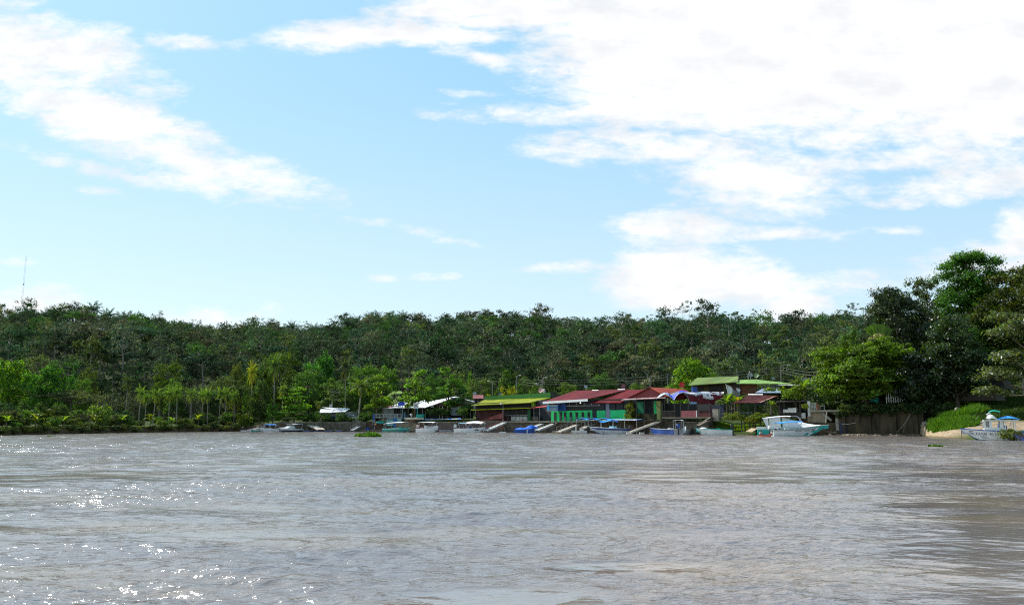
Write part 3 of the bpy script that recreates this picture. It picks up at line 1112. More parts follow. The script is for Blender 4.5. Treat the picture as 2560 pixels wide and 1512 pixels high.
BT = 'broadleaf_tree'
TREES = [
    # left bank, back row against the hill
    (BT, P_ROUND, 30, 906, 104, 192, YG, 'big bright green domed tree at the far left before the dark hill'),
    (BT, P_ROUND, 118, 912, 84, 190, MG, 'bright green domed tree beside the larger one at the far left'),
    (BT, P_ROUND, 174, 938, 34, 192, MG, 'small bright green tree tucked right of the two big left domes'),
    (BT, P_FINE, 206, 946, 52, 196, (.08, .12, .03), 'pale green loose tree left of the brown twiggy trees'),
    (BT, P_FINE, 226, 922, 58, 226, (.058, .065, .018), 'olive brown round tree at the foot of the dark hill on the left'),
    (BT, P_FINE, 420, 906, 84, 232, OL, 'olive dome shaped tree on the hill foot above the row of palms'),
    (BT, P_FINE, 592, 910, 42, 240, (.085, .08, .02), 'small ochre brown tree on the hill foot beside the flat topped tree'),
    ('rain_tree', P_UMB, 182, 976, 150, 190, (.085, .078, .045), 'wide flat topped brownish tree behind the left bank shrubs'),
    ('rain_tree', P_UMB, 566, 942, 118, 236, (.075, .08, .04), 'flat spreading grey-brown tree above the right end of the palm row'),
    ('rain_tree', P_UMB, 60, 965, 90, 200, (.09, .085, .05), 'low flat brownish tree below the two bright left domes'),
    ('bare_tree', P_TWIG, 487, 953, 64, 218, GY, 'grey leafless twiggy tree behind the middle of the palm row'),
    ('bare_tree', P_TWIG, 278, 966, 86, 200, GY, 'grey leafless twiggy tree left of the tall dark palm'),
    ('bare_tree', P_TWIG, 340, 975, 60, 214, GY, 'small leafless tree right of the tall dark palm'),
    ('bare_tree', P_TWIG, 216, 1026, 50, 168, (.05, .04, .03), 'dark bare branched tree standing at the edge of the left bank'),
    (BT, P_FINE, 440, 950, 60, 224, (.08, .11, .03), 'light green bushy tree behind the palm row left of the grey twigs'),
    (BT, P_COL, 58, 1000, 44, 156, (.05, .075, .015), 'tall dark tree with yellow-green top on the far left bank'),
    (BT, P_COL, 101, 1000, 38, 160, (.05, .07, .016), 'second dark bank tree with yellow rim, right of its twin at far left'),
    (BT, P_ROUND, 10, 1006, 56, 150, (.03, .05, .022), 'dark shaded tree on the bank at the left edge'),
    (BT, P_FINE, 150, 1010, 44, 166, (.05, .065, .02), 'dark olive bank tree between the yellow topped pair and the bare tree'),
    (BT, P_BUSH, 252, 1014, 62, 174, (.12, .15, .03), 'pale lime bush rounding over the left bank'),
    (BT, P_BUSH, 300, 1030, 50, 182, DG, 'dark rounded bush beside the pale lime one on the left bank'),
    # middle, behind the landing
    (BT, P_FINE, 700, 880, 118, 250, (.062, .08, .011), 'big olive green dome shaped tree rising behind the yellow palm'),
    (BT, P_ROUND, 802, 886, 74, 250, (.05, .115, .02), 'bright leafy green tree right of the big olive dome'),
    (BT, P_FINE, 770, 926, 92, 236, (.06, .095, .022), 'mid green tree below the bright leafy one'),
    (BT, P_FINE, 838, 948, 70, 232, (.065, .09, .02), 'mid green tree behind the dark drooping palm'),
    (BT, P_FINE, 640, 918, 70, 246, (.052, .08, .02), 'dull green tree left of the big olive dome'),
    (BT, P_ROUND, 655, 950, 60, 212, (.042, .058, .012), 'dark olive tall tree on the bank beside the boat ramp'),
    ('almond_tree', P_TIER, 738, 971, 86, 210, YG, 'storeyed almond tree with bright layers left of the white roofed house'),
    (BT, P_COL, 684, 1002, 40, 209, (.085, .15, .02), 'bright upright bushy tree between the olive tree and almond tree'),
    ('almond_tree', P_TIER, 735, 1018, 88, 207.5, (.10, .17, .02), 'low bright almond sapling hanging over the moored white boats'),
    (BT, P_TUFT, 832, 962, 64, 216, (.08, .10, .03), 'thin tree with pale leaning trunk behind the white roofed house'),
    (BT, P_FINE, 905, 914, 90, 242, (.075, .12, .02), 'soft mid green tree above the drooping palm'),
    (BT, P_FINE, 960, 918, 82, 244, (.075, .12, .02), 'soft green tree behind the yellow-green almond tree'),
    ('almond_tree', P_TIER, 945, 941, 84, 212, (.135, .17, .016), 'yellow-green layered tree right of the drooping palm'),
    (BT, P_TUFT, 992, 978, 34, 214, (.35, .34, .30), 'pale flowering bush beside the white warehouse roof'),
    ('almond_tree', P_TIER, 1040, 930, 88, 208, (.11, .16, .016), 'leafy shade tree in front of the white roof, left of its taller twin'),
    ('almond_tree', P_TIER, 1122, 917, 86, 206, (.085, .14, .018), 'tallest leafy shade tree in front of the white wall'),
    ('almond_tree', P_TIER, 1160, 976, 54, 203, (.045, .085, .022), 'small dark green shade tree by the white wall'),
    (BT, P_FINE, 1085, 935, 60, 236, (.05, .09, .02), 'dark green tree behind the pair of shade trees'),
    (BT, P_FINE, 1196, 946, 76, 232, (.085, .10, .03), 'feathery olive tree behind the small red roof'),
    (BT, P_COL, 1176, 918, 22, 244, (.09, .15, .02), 'slim bright green tree right of the tallest shade tree'),
    (BT, P_COL, 1262, 924, 52, 238, (.06, .09, .014), 'tall olive tree behind the green roofed restaurant'),
    (BT, P_FINE, 1316, 944, 66, 228, (.052, .08, .014), 'rounded olive tree right of the tall one behind the green roof'),
    (BT, P_FINE, 1290, 930, 56, 246, (.06, .08, .02), 'dull green tree behind the lamp pole above the green roof'),
    ('flowering_bush', P_BUSH, 1262, 974, 28, 217, (.24, .19, .015), 'yellow flowering bush above the left half of the green roof'),
    ('flowering_bush', P_BUSH, 1282, 973, 26, 217, (.22, .18, .015), 'yellow flowering bush above the middle of the green roof'),
    (BT, P_BUSH, 1340, 968, 40, 212, (.09, .12, .015), 'green bush behind the pink dish on the green roof'),
    (BT, P_FINE, 1420, 958, 60, 214, (.10, .12, .03), 'pale green tree behind the dark red roof'),
    (BT, P_FINE, 1500, 935, 80, 232, (.05, .085, .02), 'olive green tree behind the long red roof'),
    (BT, P_ROUND, 1400, 930, 70, 242, (.06, .08, .025), 'dark green tree on the slope above the red roof gap'),
    (BT, P_FINE, 1590, 958, 40, 205, (.09, .12, .02), 'small pale green tree left of the red gable'),
    ('almond_tree', P_ROUND, 1732, 903, 116, 182, (.12, .175, .014), 'bright green round tree behind the red dish and green house'),
    (BT, P_FINE, 1825, 893, 120, 206, (.075, .085, .055), 'silvery grey-green tree behind the green roofed house'),
    (BT, P_FINE, 1950, 900, 110, 212, (.06, .07, .04), 'dull grey-green tree right of the silvery one'),
    (BT, P_FINE, 2080, 845, 120, 176, (.075, .08, .03), 'brownish olive tree left of the big almond tree'),
    (BT, P_ROUND, 2128, 830, 90, 186, (.075, .11, .02), 'mid green tree behind the brownish olive one'),
]
for (nm, pr, px, pt, wp, Y, col, lb) in TREES:
    tree_at(nm, pr, px, pt, wp, Y, (col[0] * .9, col[1] * 1.12, col[2]), lb)
# palms
PALMS = [
    (318, 958, 44, 196, (.05, .075, .03), 'tall dark coconut palm left of the palm row', None),
    (690, 915, 58, 226, (.07, .12, .03), 'tall coconut palm with upright fronds in front of the olive dome', None),
    (633, 933, 36, 222, (.20, .21, .015), 'yellow leaved palm with orange lower fronds above the bank', None),
    (867, 918, 50, 224, (.05, .07, .035), 'dark drooping coconut palm above the white roofed house', None),
    (899, 965, 86, 209, (.085, .125, .03), 'large low palm with drooping fronds right of the white roofed house', None),
    (708, 976, 34, 209, (.10, .15, .03), 'small palm squeezed between the olive tree and almond tree', None),
    (800, 1010, 30, 211, (.09, .13, .03), 'small palm in front of the white roofed house wall', None),
    (1996, 958, 50, 146, (.09, .13, .025), 'young palm beside the blue sheet roof', None),
]
for (px, pt, wp, Y, col, lb, g) in PALMS:
    tree_at('coconut_palm', P_PALM, px, pt, wp, Y, col, lb, 'palm', g, cn='crown')
for i, (px, pt) in enumerate(((351, 984), (387, 987), (426, 985), (446, 982), (481, 986), (508, 988), (522, 986), (551, 984), (566, 985), (588, 990), (366, 996))):
    tree_at('coconut_palm', P_PALM, px, pt, 40 if i < 9 else 32, float(SHORE(px)) + 3.5 + (i % 3) * 1.6, (.105, .17, .028),
            'coconut palm of the row with yellow drooping fronds along the left bank', 'palm', 'row of coconut palms on the left bank')
# low growth along the left bank
rp = random.Random(4)
for i, px in enumerate(list(range(16, 330, 24)) + [352, 376, 402, 414, 428, 452, 470, 496, 534, 574, 604, 616]):
    Y = float(SHORE(px)) + rp.uniform(1.2, 3.2)
    X = (px - 1280) * math.cos(TH) / F * Y
    if i % 3 == 0:
        plant('banana_plant', P_BAN[i % 3], (X, Y, zg1(X, Y)), rp.uniform(2.4, 3.6), rp.uniform(2.6, 3.6), VY if i % 2 else YG,
              'light green banana plant on the edge of the left bank', 'plant', 'banana plants along the left bank', None, 'leaves', 'stem')
    else:
        c = ((.10, .14, .02), MG, (.05, .075, .02), OL)[i % 4]
        plant('shrub', P_BUSH[i % 3], (X, Y, zg1(X, Y)), rp.uniform(1.0, 2.1), rp.uniform(1.8, 3.2), c,
              'yellow-green shrub on the edge of the left bank', 'shrub', 'shrubs along the left bank', None, 'foliage', 'stem')
for i in range(46):
    px = rp.uniform(-20, 640)
    Y = float(SHORE(px)) + rp.uniform(5, 13)
    X = (px - 1280) * math.cos(TH) / F * Y
    plant('shrub', P_BUSH[i % 3], (X, Y, zg1(X, Y)), rp.uniform(1.6, 3.4), rp.uniform(3, 5), (DG, OL, MG, (.05, .06, .03))[i % 4],
          'dark green shrub in the shade behind the left bank', 'shrub', 'shaded shrubs behind the left bank', None, 'foliage', 'stem')
for i in range(22):
    px = 6 + i * 28 + rp.uniform(-9, 9)
    Y = float(SHORE(px)) - .15
    X = (px - 1280) * math.cos(TH) / F * Y
    plant('shrub', P_BUSH[i % 3], (X, Y, rp.uniform(.05, .6)), rp.uniform(.7, 1.5), rp.uniform(1.6, 3.6), ((.05, .075, .02), (.035, .055, .018), (.07, .09, .02))[i % 3],
          'low shrub hanging down the face of the left bank', 'shrub', 'shrubs on the face of the left bank', None, 'foliage', 'stem')
plant('shrub', P_BUSH[1], tuple(gnd(322, 1080) + Vector((0, .2, 0))), 1.9, 5.2, (.05, .075, .03), 'low green bush growing down the left bank to the water', 'shrub', None, .4, 'foliage', 'stem')
plant('shrub', P_BUSH[2], tuple(gnd(608, 1078) + Vector((0, .2, .1))), 4.2, 3.6, (.12, .155, .02), 'yellow-green bush overhanging the water beside the first skiff', 'shrub', None, .4, 'foliage', 'stem')
plant('shrub', P_BUSH[0], tuple(at(1132, 1064, 198)), 1.1, 2.6, (.2, .2, .012), 'yellow-green bush on the quay behind the dolphin boat', 'shrub', None, .4, 'foliage', 'stem')
plant('shrub', P_BUSH[1], tuple(at(1158, 1046, 199.5)), 2.6, 3.2, (.06, .11, .02), 'dark green bush at the left corner of the green restaurant', 'shrub', None, .4, 'foliage', 'stem')
plant('shrub', P_BUSH[0], tuple(at(1100, 1042, 203)), 2.2, 6.5, (.05, .085, .02), 'dark green hedge below the white wall terrace', 'hedge', None, .1, 'foliage', 'stem')
plant('vine_plant', P_COL[0], tuple(at(1578, 1062, 163.5)), 4.9, 2.9, (.16, .17, .02), 'yellow-green vine climbing beside the red gabled house', 'vine', None, .3, 'foliage', 'stem')
plant('shrub', P_BUSH[2], tuple(at(1574, 1064, 162.5)), 1.7, 1.9, (.15, .18, .02), 'bright vine tuft hanging below the blue awnings', 'shrub', None, .3, 'foliage', 'stem')
for (px, py, Y, h, wd_, lb) in ((816, 1058, 208.5, 2.3, 2.4, 'leafy bush in front of the red cloth by the cottage'), (852, 1058, 208.5, 2.6, 2.8, 'dark green bush in front of the cottage door'),
                               (786, 1056, 209, 2.6, 3.4, 'dark bush left of the cottage'), (916, 1056, 209, 2.4, 4.2, 'dark bush between the big low palm and the blue jetty frame')):
    plant('shrub', P_BUSH[int(px) % 3], tuple(at(px, py, Y)), h, wd_, (.05, .10, .018), lb, 'shrub', None, None, 'foliage', 'stem')
for i, px in enumerate((698, 716, 748, 765, 778, 826, 842, 872, 890, 912, 928, 944, 968, 1000, 1024)):
    Y = float(SHORE(px)) + (2.0 if i % 2 else 9.5)
    X = (px - 1280) * math.cos(TH) / F * Y
    plant('shrub', P_BUSH[i % 3], (X, Y, zg1(X, Y)), rp.uniform(.7, 1.3) if i % 2 else rp.uniform(1.6, 2.8), rp.uniform(2.2, 3.6), ((.04, .07, .018), (.06, .10, .02), (.03, .05, .014))[i % 3],
          'green shrub on the lawn behind the left stone wall', 'shrub', 'shrubs behind the left stone wall', None, 'foliage', 'stem')
# mid right: bananas and bushes round the stilt houses
for (px, py, Y, h, lb) in ((1818, 1038, 150, 4.6, 'tall banana plant under the torn white sheet'), (1838, 1034, 151, 4.4, 'banana plant right of the tall one, behind the dark red shed roof'),
                           (1846, 1040, 147, 4.0, 'small banana plant between the stilt house and the shed'), (1921, 1010, 150, 3.6, 'banana plant with broad upright leaves beside the blue sheet roof'),
                           (1962, 1002, 148, 3.2, 'banana plant right of the blue sheet roof'), (2010, 1000, 144, 4.2, 'banana plant left of the white quay pillar'),
                           (1220, 1003, 206, 2.4, 'bright banana plant at the left end of the green parapet'), (1928, 1032, 139, 2.6, 'small banana plant on the grass under the shed')):
    b = at(px, py, Y)
    plant('banana_plant', P_BAN[int(px) % 3], tuple(b), h, h * .72, (.12, .18, .02), lb, 'plant', None, None, 'leaves', 'stem')
for (px, py, Y, h, wd_, c, lb) in ((1985, 1006, 145, 2.6, 4.5, (.11, .17, .018), 'bright bush filling the gap left of the white quay pillar'),
                                   (1940, 1000, 150, 2.4, 4.2, (.09, .14, .02), 'leafy bush behind the shed roof'),
                                   (1880, 1062, 141.5, 1.3, 3.6, (.15, .16, .015), 'yellow grassy bush under the green deck'),
                                   (1830, 1052, 143, 1.4, 3.4, (.12, .15, .02), 'low green bush at the edge of the grassy slope'),
                                   (1905, 1050, 141, 1.2, 3.2, (.13, .17, .02), 'bright bush between the deck posts')):
    plant('shrub', P_BUSH[int(px) % 3], tuple(at(px, py, Y)), h, wd_, c, lb, 'shrub', None, None, 'foliage', 'stem')
plant('shrub', P_BUSH[1], tuple(at(2013, 1024, 139)), 1.0, 1.2, (.16, .19, .02), 'small bright leaf tuft beside the white quay pillar', 'shrub', None, None, 'foliage', 'stem')

# ---- the big trees on the right
BIG = [
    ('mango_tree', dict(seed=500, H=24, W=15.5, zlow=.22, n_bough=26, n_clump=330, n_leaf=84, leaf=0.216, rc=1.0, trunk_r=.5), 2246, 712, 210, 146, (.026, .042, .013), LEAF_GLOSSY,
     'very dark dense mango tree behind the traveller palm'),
    (BT, dict(seed=501, H=30, W=11.5, zlow=.5, n_bough=22, n_clump=360, n_leaf=90, leaf=0.192, rc=.95, trunk_r=.4), 2412, 626, 158, 148, (.045, .115, .014), LEAF,
     'tallest bright green tree on the skyline at the right'),
    (BT, dict(seed=502, H=20, W=11, zlow=.12, n_bough=24, n_clump=280, n_leaf=78, leaf=0.216, rc=.9, shape='column', trunk_r=.4), 2374, 772, 170, 132, (.03, .055, .014), LEAF_GLOSSY,
     'dark glossy leaved tree in front of the tall bright green one'),
    (BT, dict(seed=503, H=24, W=13, zlow=.25, n_bough=24, n_clump=300, n_leaf=84, leaf=0.208, rc=1.0, trunk_r=.45), 2556, 668, 230, 138, (.046, .060, .010), LEAF,
     'brownish green tree cut by the right edge of the photo'),
    (BT, dict(seed=504, H=14, W=11, zlow=.2, n_bough=20, n_clump=220, n_leaf=69, leaf=0.200, rc=.85, shape='tufts', trunk_r=.35, flat=.5), 2570, 790, 240, 116, (.075, .095, .03), LEAF_GLOSSY,
     'lighter open tree with hanging glossy leaves low at the right edge'),
    (BT, dict(seed=505, H=22, W=8.5, zlow=.4, n_bough=18, n_clump=120, n_leaf=51, leaf=.2, rc=.85, trunk_r=.3), 2312, 686, 100, 156, (.06, .08, .03), LEAF,
     'thin leaved tree whose bare twigs show left of the tallest one'),
    (BT, dict(seed=508, H=20, W=9, zlow=.1, n_bough=20, n_clump=220, n_leaf=75, leaf=0.200, rc=.9, shape='column', trunk_r=.3), 2448, 760, 130, 142, (.04, .10, .014), LEAF,
     'bright green tree between the tallest tree and the right edge tree'),
    ('almond_tree', dict(seed=506, H=10, W=15, zlow=.12, n_bough=40, n_clump=620, n_leaf=75, leaf=0.192, rc=.8, flat=.34, upn=.9, trunk_r=.4), 2158, 864, 262, 139.5, (.085, .145, .012), LEAF,
     'broad storeyed almond tree spreading over the dark quay wall'),
    (BT, dict(seed=507, H=6, W=4.4, zlow=.3, n_bough=14, n_clump=70, n_leaf=54, leaf=.2, rc=.55, trunk_r=.1), 2290, 944, 70, 134.5, (.085, .15, .016), LEAF,
     'small light green tree on the quay edge below the dark glossy tree'),
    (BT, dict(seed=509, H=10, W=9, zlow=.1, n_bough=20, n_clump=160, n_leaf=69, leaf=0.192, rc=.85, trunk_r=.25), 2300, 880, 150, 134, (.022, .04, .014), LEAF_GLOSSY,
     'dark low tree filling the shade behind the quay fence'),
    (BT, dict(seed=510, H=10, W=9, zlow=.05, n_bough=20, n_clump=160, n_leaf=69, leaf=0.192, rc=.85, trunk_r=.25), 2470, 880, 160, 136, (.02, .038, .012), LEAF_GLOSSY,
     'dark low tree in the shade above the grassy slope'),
]
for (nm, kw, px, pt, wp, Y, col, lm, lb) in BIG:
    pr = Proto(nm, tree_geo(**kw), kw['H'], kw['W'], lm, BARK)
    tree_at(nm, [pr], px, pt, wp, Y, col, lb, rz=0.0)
for i in range(26):  # dark shrubs added so the sunlit ground behind the quay looks shaded
    px = 2056 + i * 11.5 + rp.uniform(-6, 6)
    Y = float(SHORE(px)) + rp.uniform(5, 15) + (6 if px > 2300 else 0)
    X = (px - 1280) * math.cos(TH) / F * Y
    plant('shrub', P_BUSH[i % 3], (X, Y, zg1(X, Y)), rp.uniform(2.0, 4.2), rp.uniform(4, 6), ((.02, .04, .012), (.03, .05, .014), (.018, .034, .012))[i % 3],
          'dark shrub put in to deepen the shade above the quay wall', 'shrub', 'dark shrubs above the quay wall', None, 'foliage', 'stem')
for i, px in enumerate((2104, 2128, 2149, 2163, 2190, 2214, 2228, 2252, 2276, 2298)):
    u_ = (px - 2096) / (2310 - 2096)
    a_, b_ = at(2096, 1060, 137.3), at(2310, 1060, 129)
    q = a_.lerp(b_, u_)
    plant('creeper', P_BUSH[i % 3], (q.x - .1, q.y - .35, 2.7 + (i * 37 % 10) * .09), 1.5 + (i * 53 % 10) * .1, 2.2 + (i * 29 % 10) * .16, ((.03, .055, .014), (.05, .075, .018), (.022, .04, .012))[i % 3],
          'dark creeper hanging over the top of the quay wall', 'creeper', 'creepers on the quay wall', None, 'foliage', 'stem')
# traveller's palm
cr_, wd_, st_ = fan_geo(520)
b = at(2209, 1005, 141)
tp = at(2209, 812, 141)
root = thing('traveller_palm', (b.x, b.y, b.z), 'traveller palm with one upright fan of leaves before the dark mango tree', 'palm', None, 0.15, ((tp.z - b.z) / 13.6,) * 3)
o = bpy.data.objects.new('trunk', np_mesh('trunk', *wd_.arr()[:2], [BARK], None, None, True))
COL.objects.link(o)
o.parent = root
for nm, g, c in (('leaves', cr_, (.045, .085, .015)), ('leaf_stalks', st_, (.36, .30, .08))):
    o = bpy.data.objects.new(nm, g.mesh(nm, [LEAF]))
    COL.objects.link(o)
    o.parent = root
    o.color = (*c, 1)
tree_at('flowering_bush', P_TUFT, 2188, 832, 36, 143, (.30, .29, .24), 'pale flowering shrub left of the traveller palm', 'shrub')

# ---- grass of the right landing and the bank tops
def grass_obj(name, spots, col, label, seed):
    rg = np.random.default_rng(seed)
    g = Geo()
    for (x, y, z, r, h, n) in spots:
        a, q = rg.uniform(0, 6.28, n), np.sqrt(rg.random(n)) * r
        bx, by = x + np.cos(a) * q, y + np.sin(a) * q
        bz = zg(bx, by) - .05 if z is None else np.full(n, z)
        hh = h * rg.uniform(.55, 1.15, n) * (1 - .45 * (q / r) ** 2)
        d = rg.standard_normal((n, 2)) * .28
        wv = rg.standard_normal((n, 2))
        wv = nrm(wv) * (.035 + .02 * rg.random((n, 1)))
        P0 = np.stack([bx, by, bz], 1)
        P1 = P0 + np.stack([d[:, 0] * hh * .35, d[:, 1] * hh * .35, hh * .6], 1)
        P2 = P0 + np.stack([d[:, 0] * hh, d[:, 1] * hh, hh], 1)
        wz = np.concatenate([wv, np.zeros((n, 1))], 1)
        V = np.stack([P0 - wz, P0 + wz, P1 + wz, P1 - wz, P1 - wz, P1 + wz, P2 + wz * .15, P2 - wz * .15], 1).reshape(-1, 3)
        i = np.arange(n) * 8
        Q = np.concatenate([np.stack([i, i + 1, i + 2, i + 3], 1), np.stack([i + 4, i + 5, i + 6, i + 7], 1)])
        t = leaf_tint(n, rg, .25, .12)
        g.add((V, Q), np.concatenate([t, t]), 0)
    o = bpy.data.objects.new(name, g.mesh(name, [LEAF]))
    COL.objects.link(o)
    o.color = (*col, 1)
    return tag(o, label, None, None, 'stuff')


def spot(px, d, r, h, n):
    Y = float(SHORE(px)) + d
    X = (px - 1280) * math.cos(TH) / F * Y
    return (X, Y, None, r, h, n)


grass_obj('grass', [spot(2345, 5.5, .9, 1.7, 700), spot(2352, 6.5, 1.2, 1.7, 900)] + [spot(2338 + i * 11, 6.2 + i * .55, 1.1, .8, 420) for i in range(9)] + [spot(2342 + i * 13, 9 + i * .6, 1.5, 1.4, 600) for i in range(7)] + [spot(2366 + i * 11, 12 + i * 1.5, 1.7, 1.9, 900) for i in range(8)], (.068, .145, .012), 'tall bright green grass clumps above the sandy landing', 31)
grass_obj('grass', [spot(2330 + rp.uniform(0, 260), rp.uniform(17, 46), 2.6, .9, 420) for i in range(90)], (.035, .065, .012), 'grass coloured dark as shade on the slope under the right trees', 32)  # blade colour darkened to stand in for the trees' shade
grass_obj('grass', [spot(1775 + rp.uniform(0, 190), rp.uniform(3, 12), 1.6, .7, 400) for i in range(34)], (.11, .17, .014), 'bright grass on the bank below the stilt shed', 33)
grass_obj('grass', [spot(px, rp.uniform(.3, 1.4), .8, .35, 70) for px in range(-10, 620, 3)], (.12, .13, .03), 'dry grass fringe along the left bank edge', 34)
# ------------------------------------------------------------------ buildings along the water
def paint(name, r, g, b, **kw):
    return mat(name, S(r, g, b), **kw)


DARK = mat('dark_interior', (.018, .02, .022), .8, .3)  # near-black colour stands in for the shade of open rooms and openings
GLASS = mat('window_glass', (.016, .02, .026), .3, .2, spec=.12)
WHITE = mat('white_paint', (.72, .72, .70), .5, .1, .8, col2=(.80, .80, .79))
WHITE_OLD = mat('weathered_white', (.50, .50, .49), .7, .2, 1.3, col2=(.66, .66, .64))
GREYP = mat('grey_paint', (.20, .21, .22), .6, .2)
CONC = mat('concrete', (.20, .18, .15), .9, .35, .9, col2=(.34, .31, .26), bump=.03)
CONC_DARK = mat('stained_shaded_concrete', (.010, .008, .006), .9, .4, .9, (1, 1, .22), col2=(.075, .055, .028), bump=.05, bscale=3)  # dark stains, with the almond tree's shade also put into the colour
STONE = mat('stone_wall', (.07, .058, .045), .95, .4, 1.6, col2=(.16, .135, .10), bump=.12, bscale=2.2)
WOOD = mat('weathered_wood', (.16, .13, .10), .85, .35, 1.5, (1, 1, 4))
WOOD_PALE = mat('pale_plank', (.52, .46, .37), .75, .2, 1.3, (.4, 2, 2), col2=(.66, .60, .50))
WOOD_DARK = mat('dark_wood', (.05, .042, .035), .85, .35, 1.5)
REDW = mat('red_paint', (.17, .03, .03), .7, .3, 1.2, col2=(.26, .055, .05))
REDDARK = mat('dark_red_paint', (.085, .018, .02), .7, .3, 1.2)
GREENW = mat('green_wall_paint', (.0, .44, .10), .6, .1, 1.0, col2=(.01, .58, .17))
GREEND = mat('dark_green_paint', (.012, .10, .03), .6, .25)
BLUEW = mat('blue_paint', (.012, .055, .26), .55, .2, 1.0)
TEAL = mat('teal_paint', (.01, .26, .22), .5, .15, 1.0, col2=(.015, .34, .28))
TEALD = mat('dark_teal', (.01, .085, .075), .6, .3)
TARP = mat('blue_tarp', (.02, .19, .72), .45, .2, 1.0, col2=(.05, .36, .90))
ROOF_WHITE = roof_mat('white_roof', (.74, .76, .80), (.52, .52, .53), .45)
ROOF_LIME = roof_mat('lime_roof', (.19, .225, .008), (.27, .28, .02), .8)
ROOF_RED = roof_mat('red_roof', (.105, .006, .010), (.155, .020, .020), .8)
ROOF_ORANGE = roof_mat('faded_orange_roof', (.42, .085, .05), (.30, .05, .035), .8)
ROOF_GREEN = roof_mat('green_roof', (.11, .20, .055), (.17, .18, .05), .9)
ROOF_RUST = roof_mat('rusty_red_roof', (.06, .012, .014), (.11, .035, .028), .9)
STEEL = mat('galvanised_steel', (.34, .35, .36), .45, .2, metal=.4)
RUSTY = mat('rusty_steel', (.16, .07, .045), .8, .4, 2.0)


class Facade:
    """upright plane through two ground points; photo pixels are laid on it"""
    def __init__(s, px0, Y0, px1, Y1):
        s.a, s.b = at(px0, 1060, Y0), at(px1, 1060, Y1)
        s.u = Vector((s.b.x - s.a.x, s.b.y - s.a.y, 0)).normalized()
        s.n = Vector((s.u.y, -s.u.x, 0))            # towards the river
        if s.n.y > 0:
            s.n = -s.n

    def p(s, px, py, off=0.0):
        d = ray(px, py)
        o = Vector((0, 0, CAM_H))
        k = (s.a + s.n * off - o).dot(s.n) / d.dot(s.n)
        return o + d * k

    def rect(s, mb, x0, y0, x1, y1, off, t, mi=0):
        """upright slab covering pixels x0..x1, y0..y1, front face off metres before the plane, t thick"""
        yb, yt = s.p((x0 + x1) / 2, y1, off).z, s.p((x0 + x1) / 2, y0, off).z
        mb.wall(s.p(x0, y1, off), s.p(x1, y1, off), yb, yt, t, mi)
        return mb

    def part(s, name, m, parent, x0, y0, x1, y1, off=.02, t=.05):
        return s.rect(MB(), x0, y0, x1, y1, off, t).build(name, m, parent)

    def post(s, name, m, parent, px, y0, y1, off=.0, r=.06):
        b, t = s.p(px, y1, off), s.p(px, y0, off)
        return MB().tube([b, (b.x, b.y, t.z)], r, 6).build(name, m, parent)


def house(name, f, px, py, label, cat='building', group=None):
    return thing(name, f.p(px, py), label, cat, group)


def dish(px, py, Y, r, m, label, face=(-.3, -1, .4), pole=1.0, parent=None, group='satellite dishes on the roofs'):
    c = at(px, py, Y)
    root = thing('satellite_dish', (c.x, c.y, c.z - pole), label, 'satellite dish', group)
    n = Vector(face).normalized()
    a = n.cross(Vector((0, 0, 1))).normalized()
    b = n.cross(a)
    mb = MB()
    k = 16
    rings = []
    for j, (q, dz) in enumerate(((0, 0), (.35, .04), (.7, .13), (1, .27))):
        for i in range(k):
            an = 2 * math.pi * i / k
            mb.v.append(c + (a * math.cos(an) + b * math.sin(an)) * r * q + n * r * dz)
    for j in range(3):
        for i in range(k):
            mb.f.append([j * k + i, j * k + (i + 1) % k, (j + 1) * k + (i + 1) % k, (j + 1) * k + i])
            mb.m.append(0)
    mb.build('reflector', m, root)
    MB().tube([c - n * .05, Vector((c.x, c.y, c.z - r * .6)) + Vector((0, .1, 0)), Vector((c.x, c.y + .1, c.z - pole))], .04, 6).build('mount', STEEL, root)
    MB().tube([c + b * r * .95 + n * .27 * r, c + n * r * .9], .02, 4).ball(c + n * r * .9, .06, .06, .06, 6, 4).build('feed_arm', STEEL, root)
    return root


# ---- A: small white roofed house
fA = Facade(800, 214, 875, 211)
h = house('cottage', fA, 838, 1058, 'small grey cottage with white sheet roof behind the left landing')
fA.part('wall', GREYP, h, 812, 1029, 874, 1060, 0, 4.5)
fA.part('wall', mat('dull_navy', (.015, .022, .05), .7), h, 824, 1040, 838, 1060, .06, .1)['label'] = 'dark blue lower wall panel'
fA.part('door', DARK, h, 845, 1036, 854, 1058, .05, .06)
fA.part('window', DARK, h, 859, 1036, 868, 1046, .05, .06)
MB().slab([fA.p(798, 1031, 1.6), fA.p(829, 1031, 1.6), fA.p(832, 1023, -1), fA.p(802, 1022, -1)], .08).build('roof', ROOF_WHITE, h)
MB().slab([fA.p(828, 1030, 1.2), fA.p(862, 1029, 1.2), fA.p(875, 1020.5, -2.5), fA.p(804, 1017.5, -2.5), fA.p(832, 1023.4, -.6)], .08).build('roof', ROOF_WHITE, h)
fA.post('post', WHITE_OLD, h, 801, 1031, 1059, 1.4, .07)
dish(827, 1014.5, 213, .45, WHITE_OLD, 'small pale dish on the white cottage roof', pole=.8)
b_ = MB()
fA.rect(b_, 777, 1051, 826, 1059, 2.0, .4)
tag(b_.build('terrace_wall', CONC, None, fA.p(800, 1059, 2)), 'low grey terrace wall before the white roofed cottage', 'wall')
tag(MB().slab([fA.p(804, 1041, 1.7), fA.p(812, 1046, 1.7), fA.p(813, 1050, 1.7), fA.p(806, 1050, 1.7)], .06, d=(0, 1, 0)).build('red_cloth', paint('red_cloth', 190, 20, 40), None, fA.p(808, 1049, 1.7)),
    'red cloth hanging beside the white roofed cottage', 'cloth')
fA2 = Facade(872, 212, 884, 211)
h = house('shed', fA2, 880, 1058, 'narrow grey shed under the drooping palm right of the cottage')
fA2.part('wall', WHITE_OLD, h, 874, 1040, 883, 1058, 0, 2)
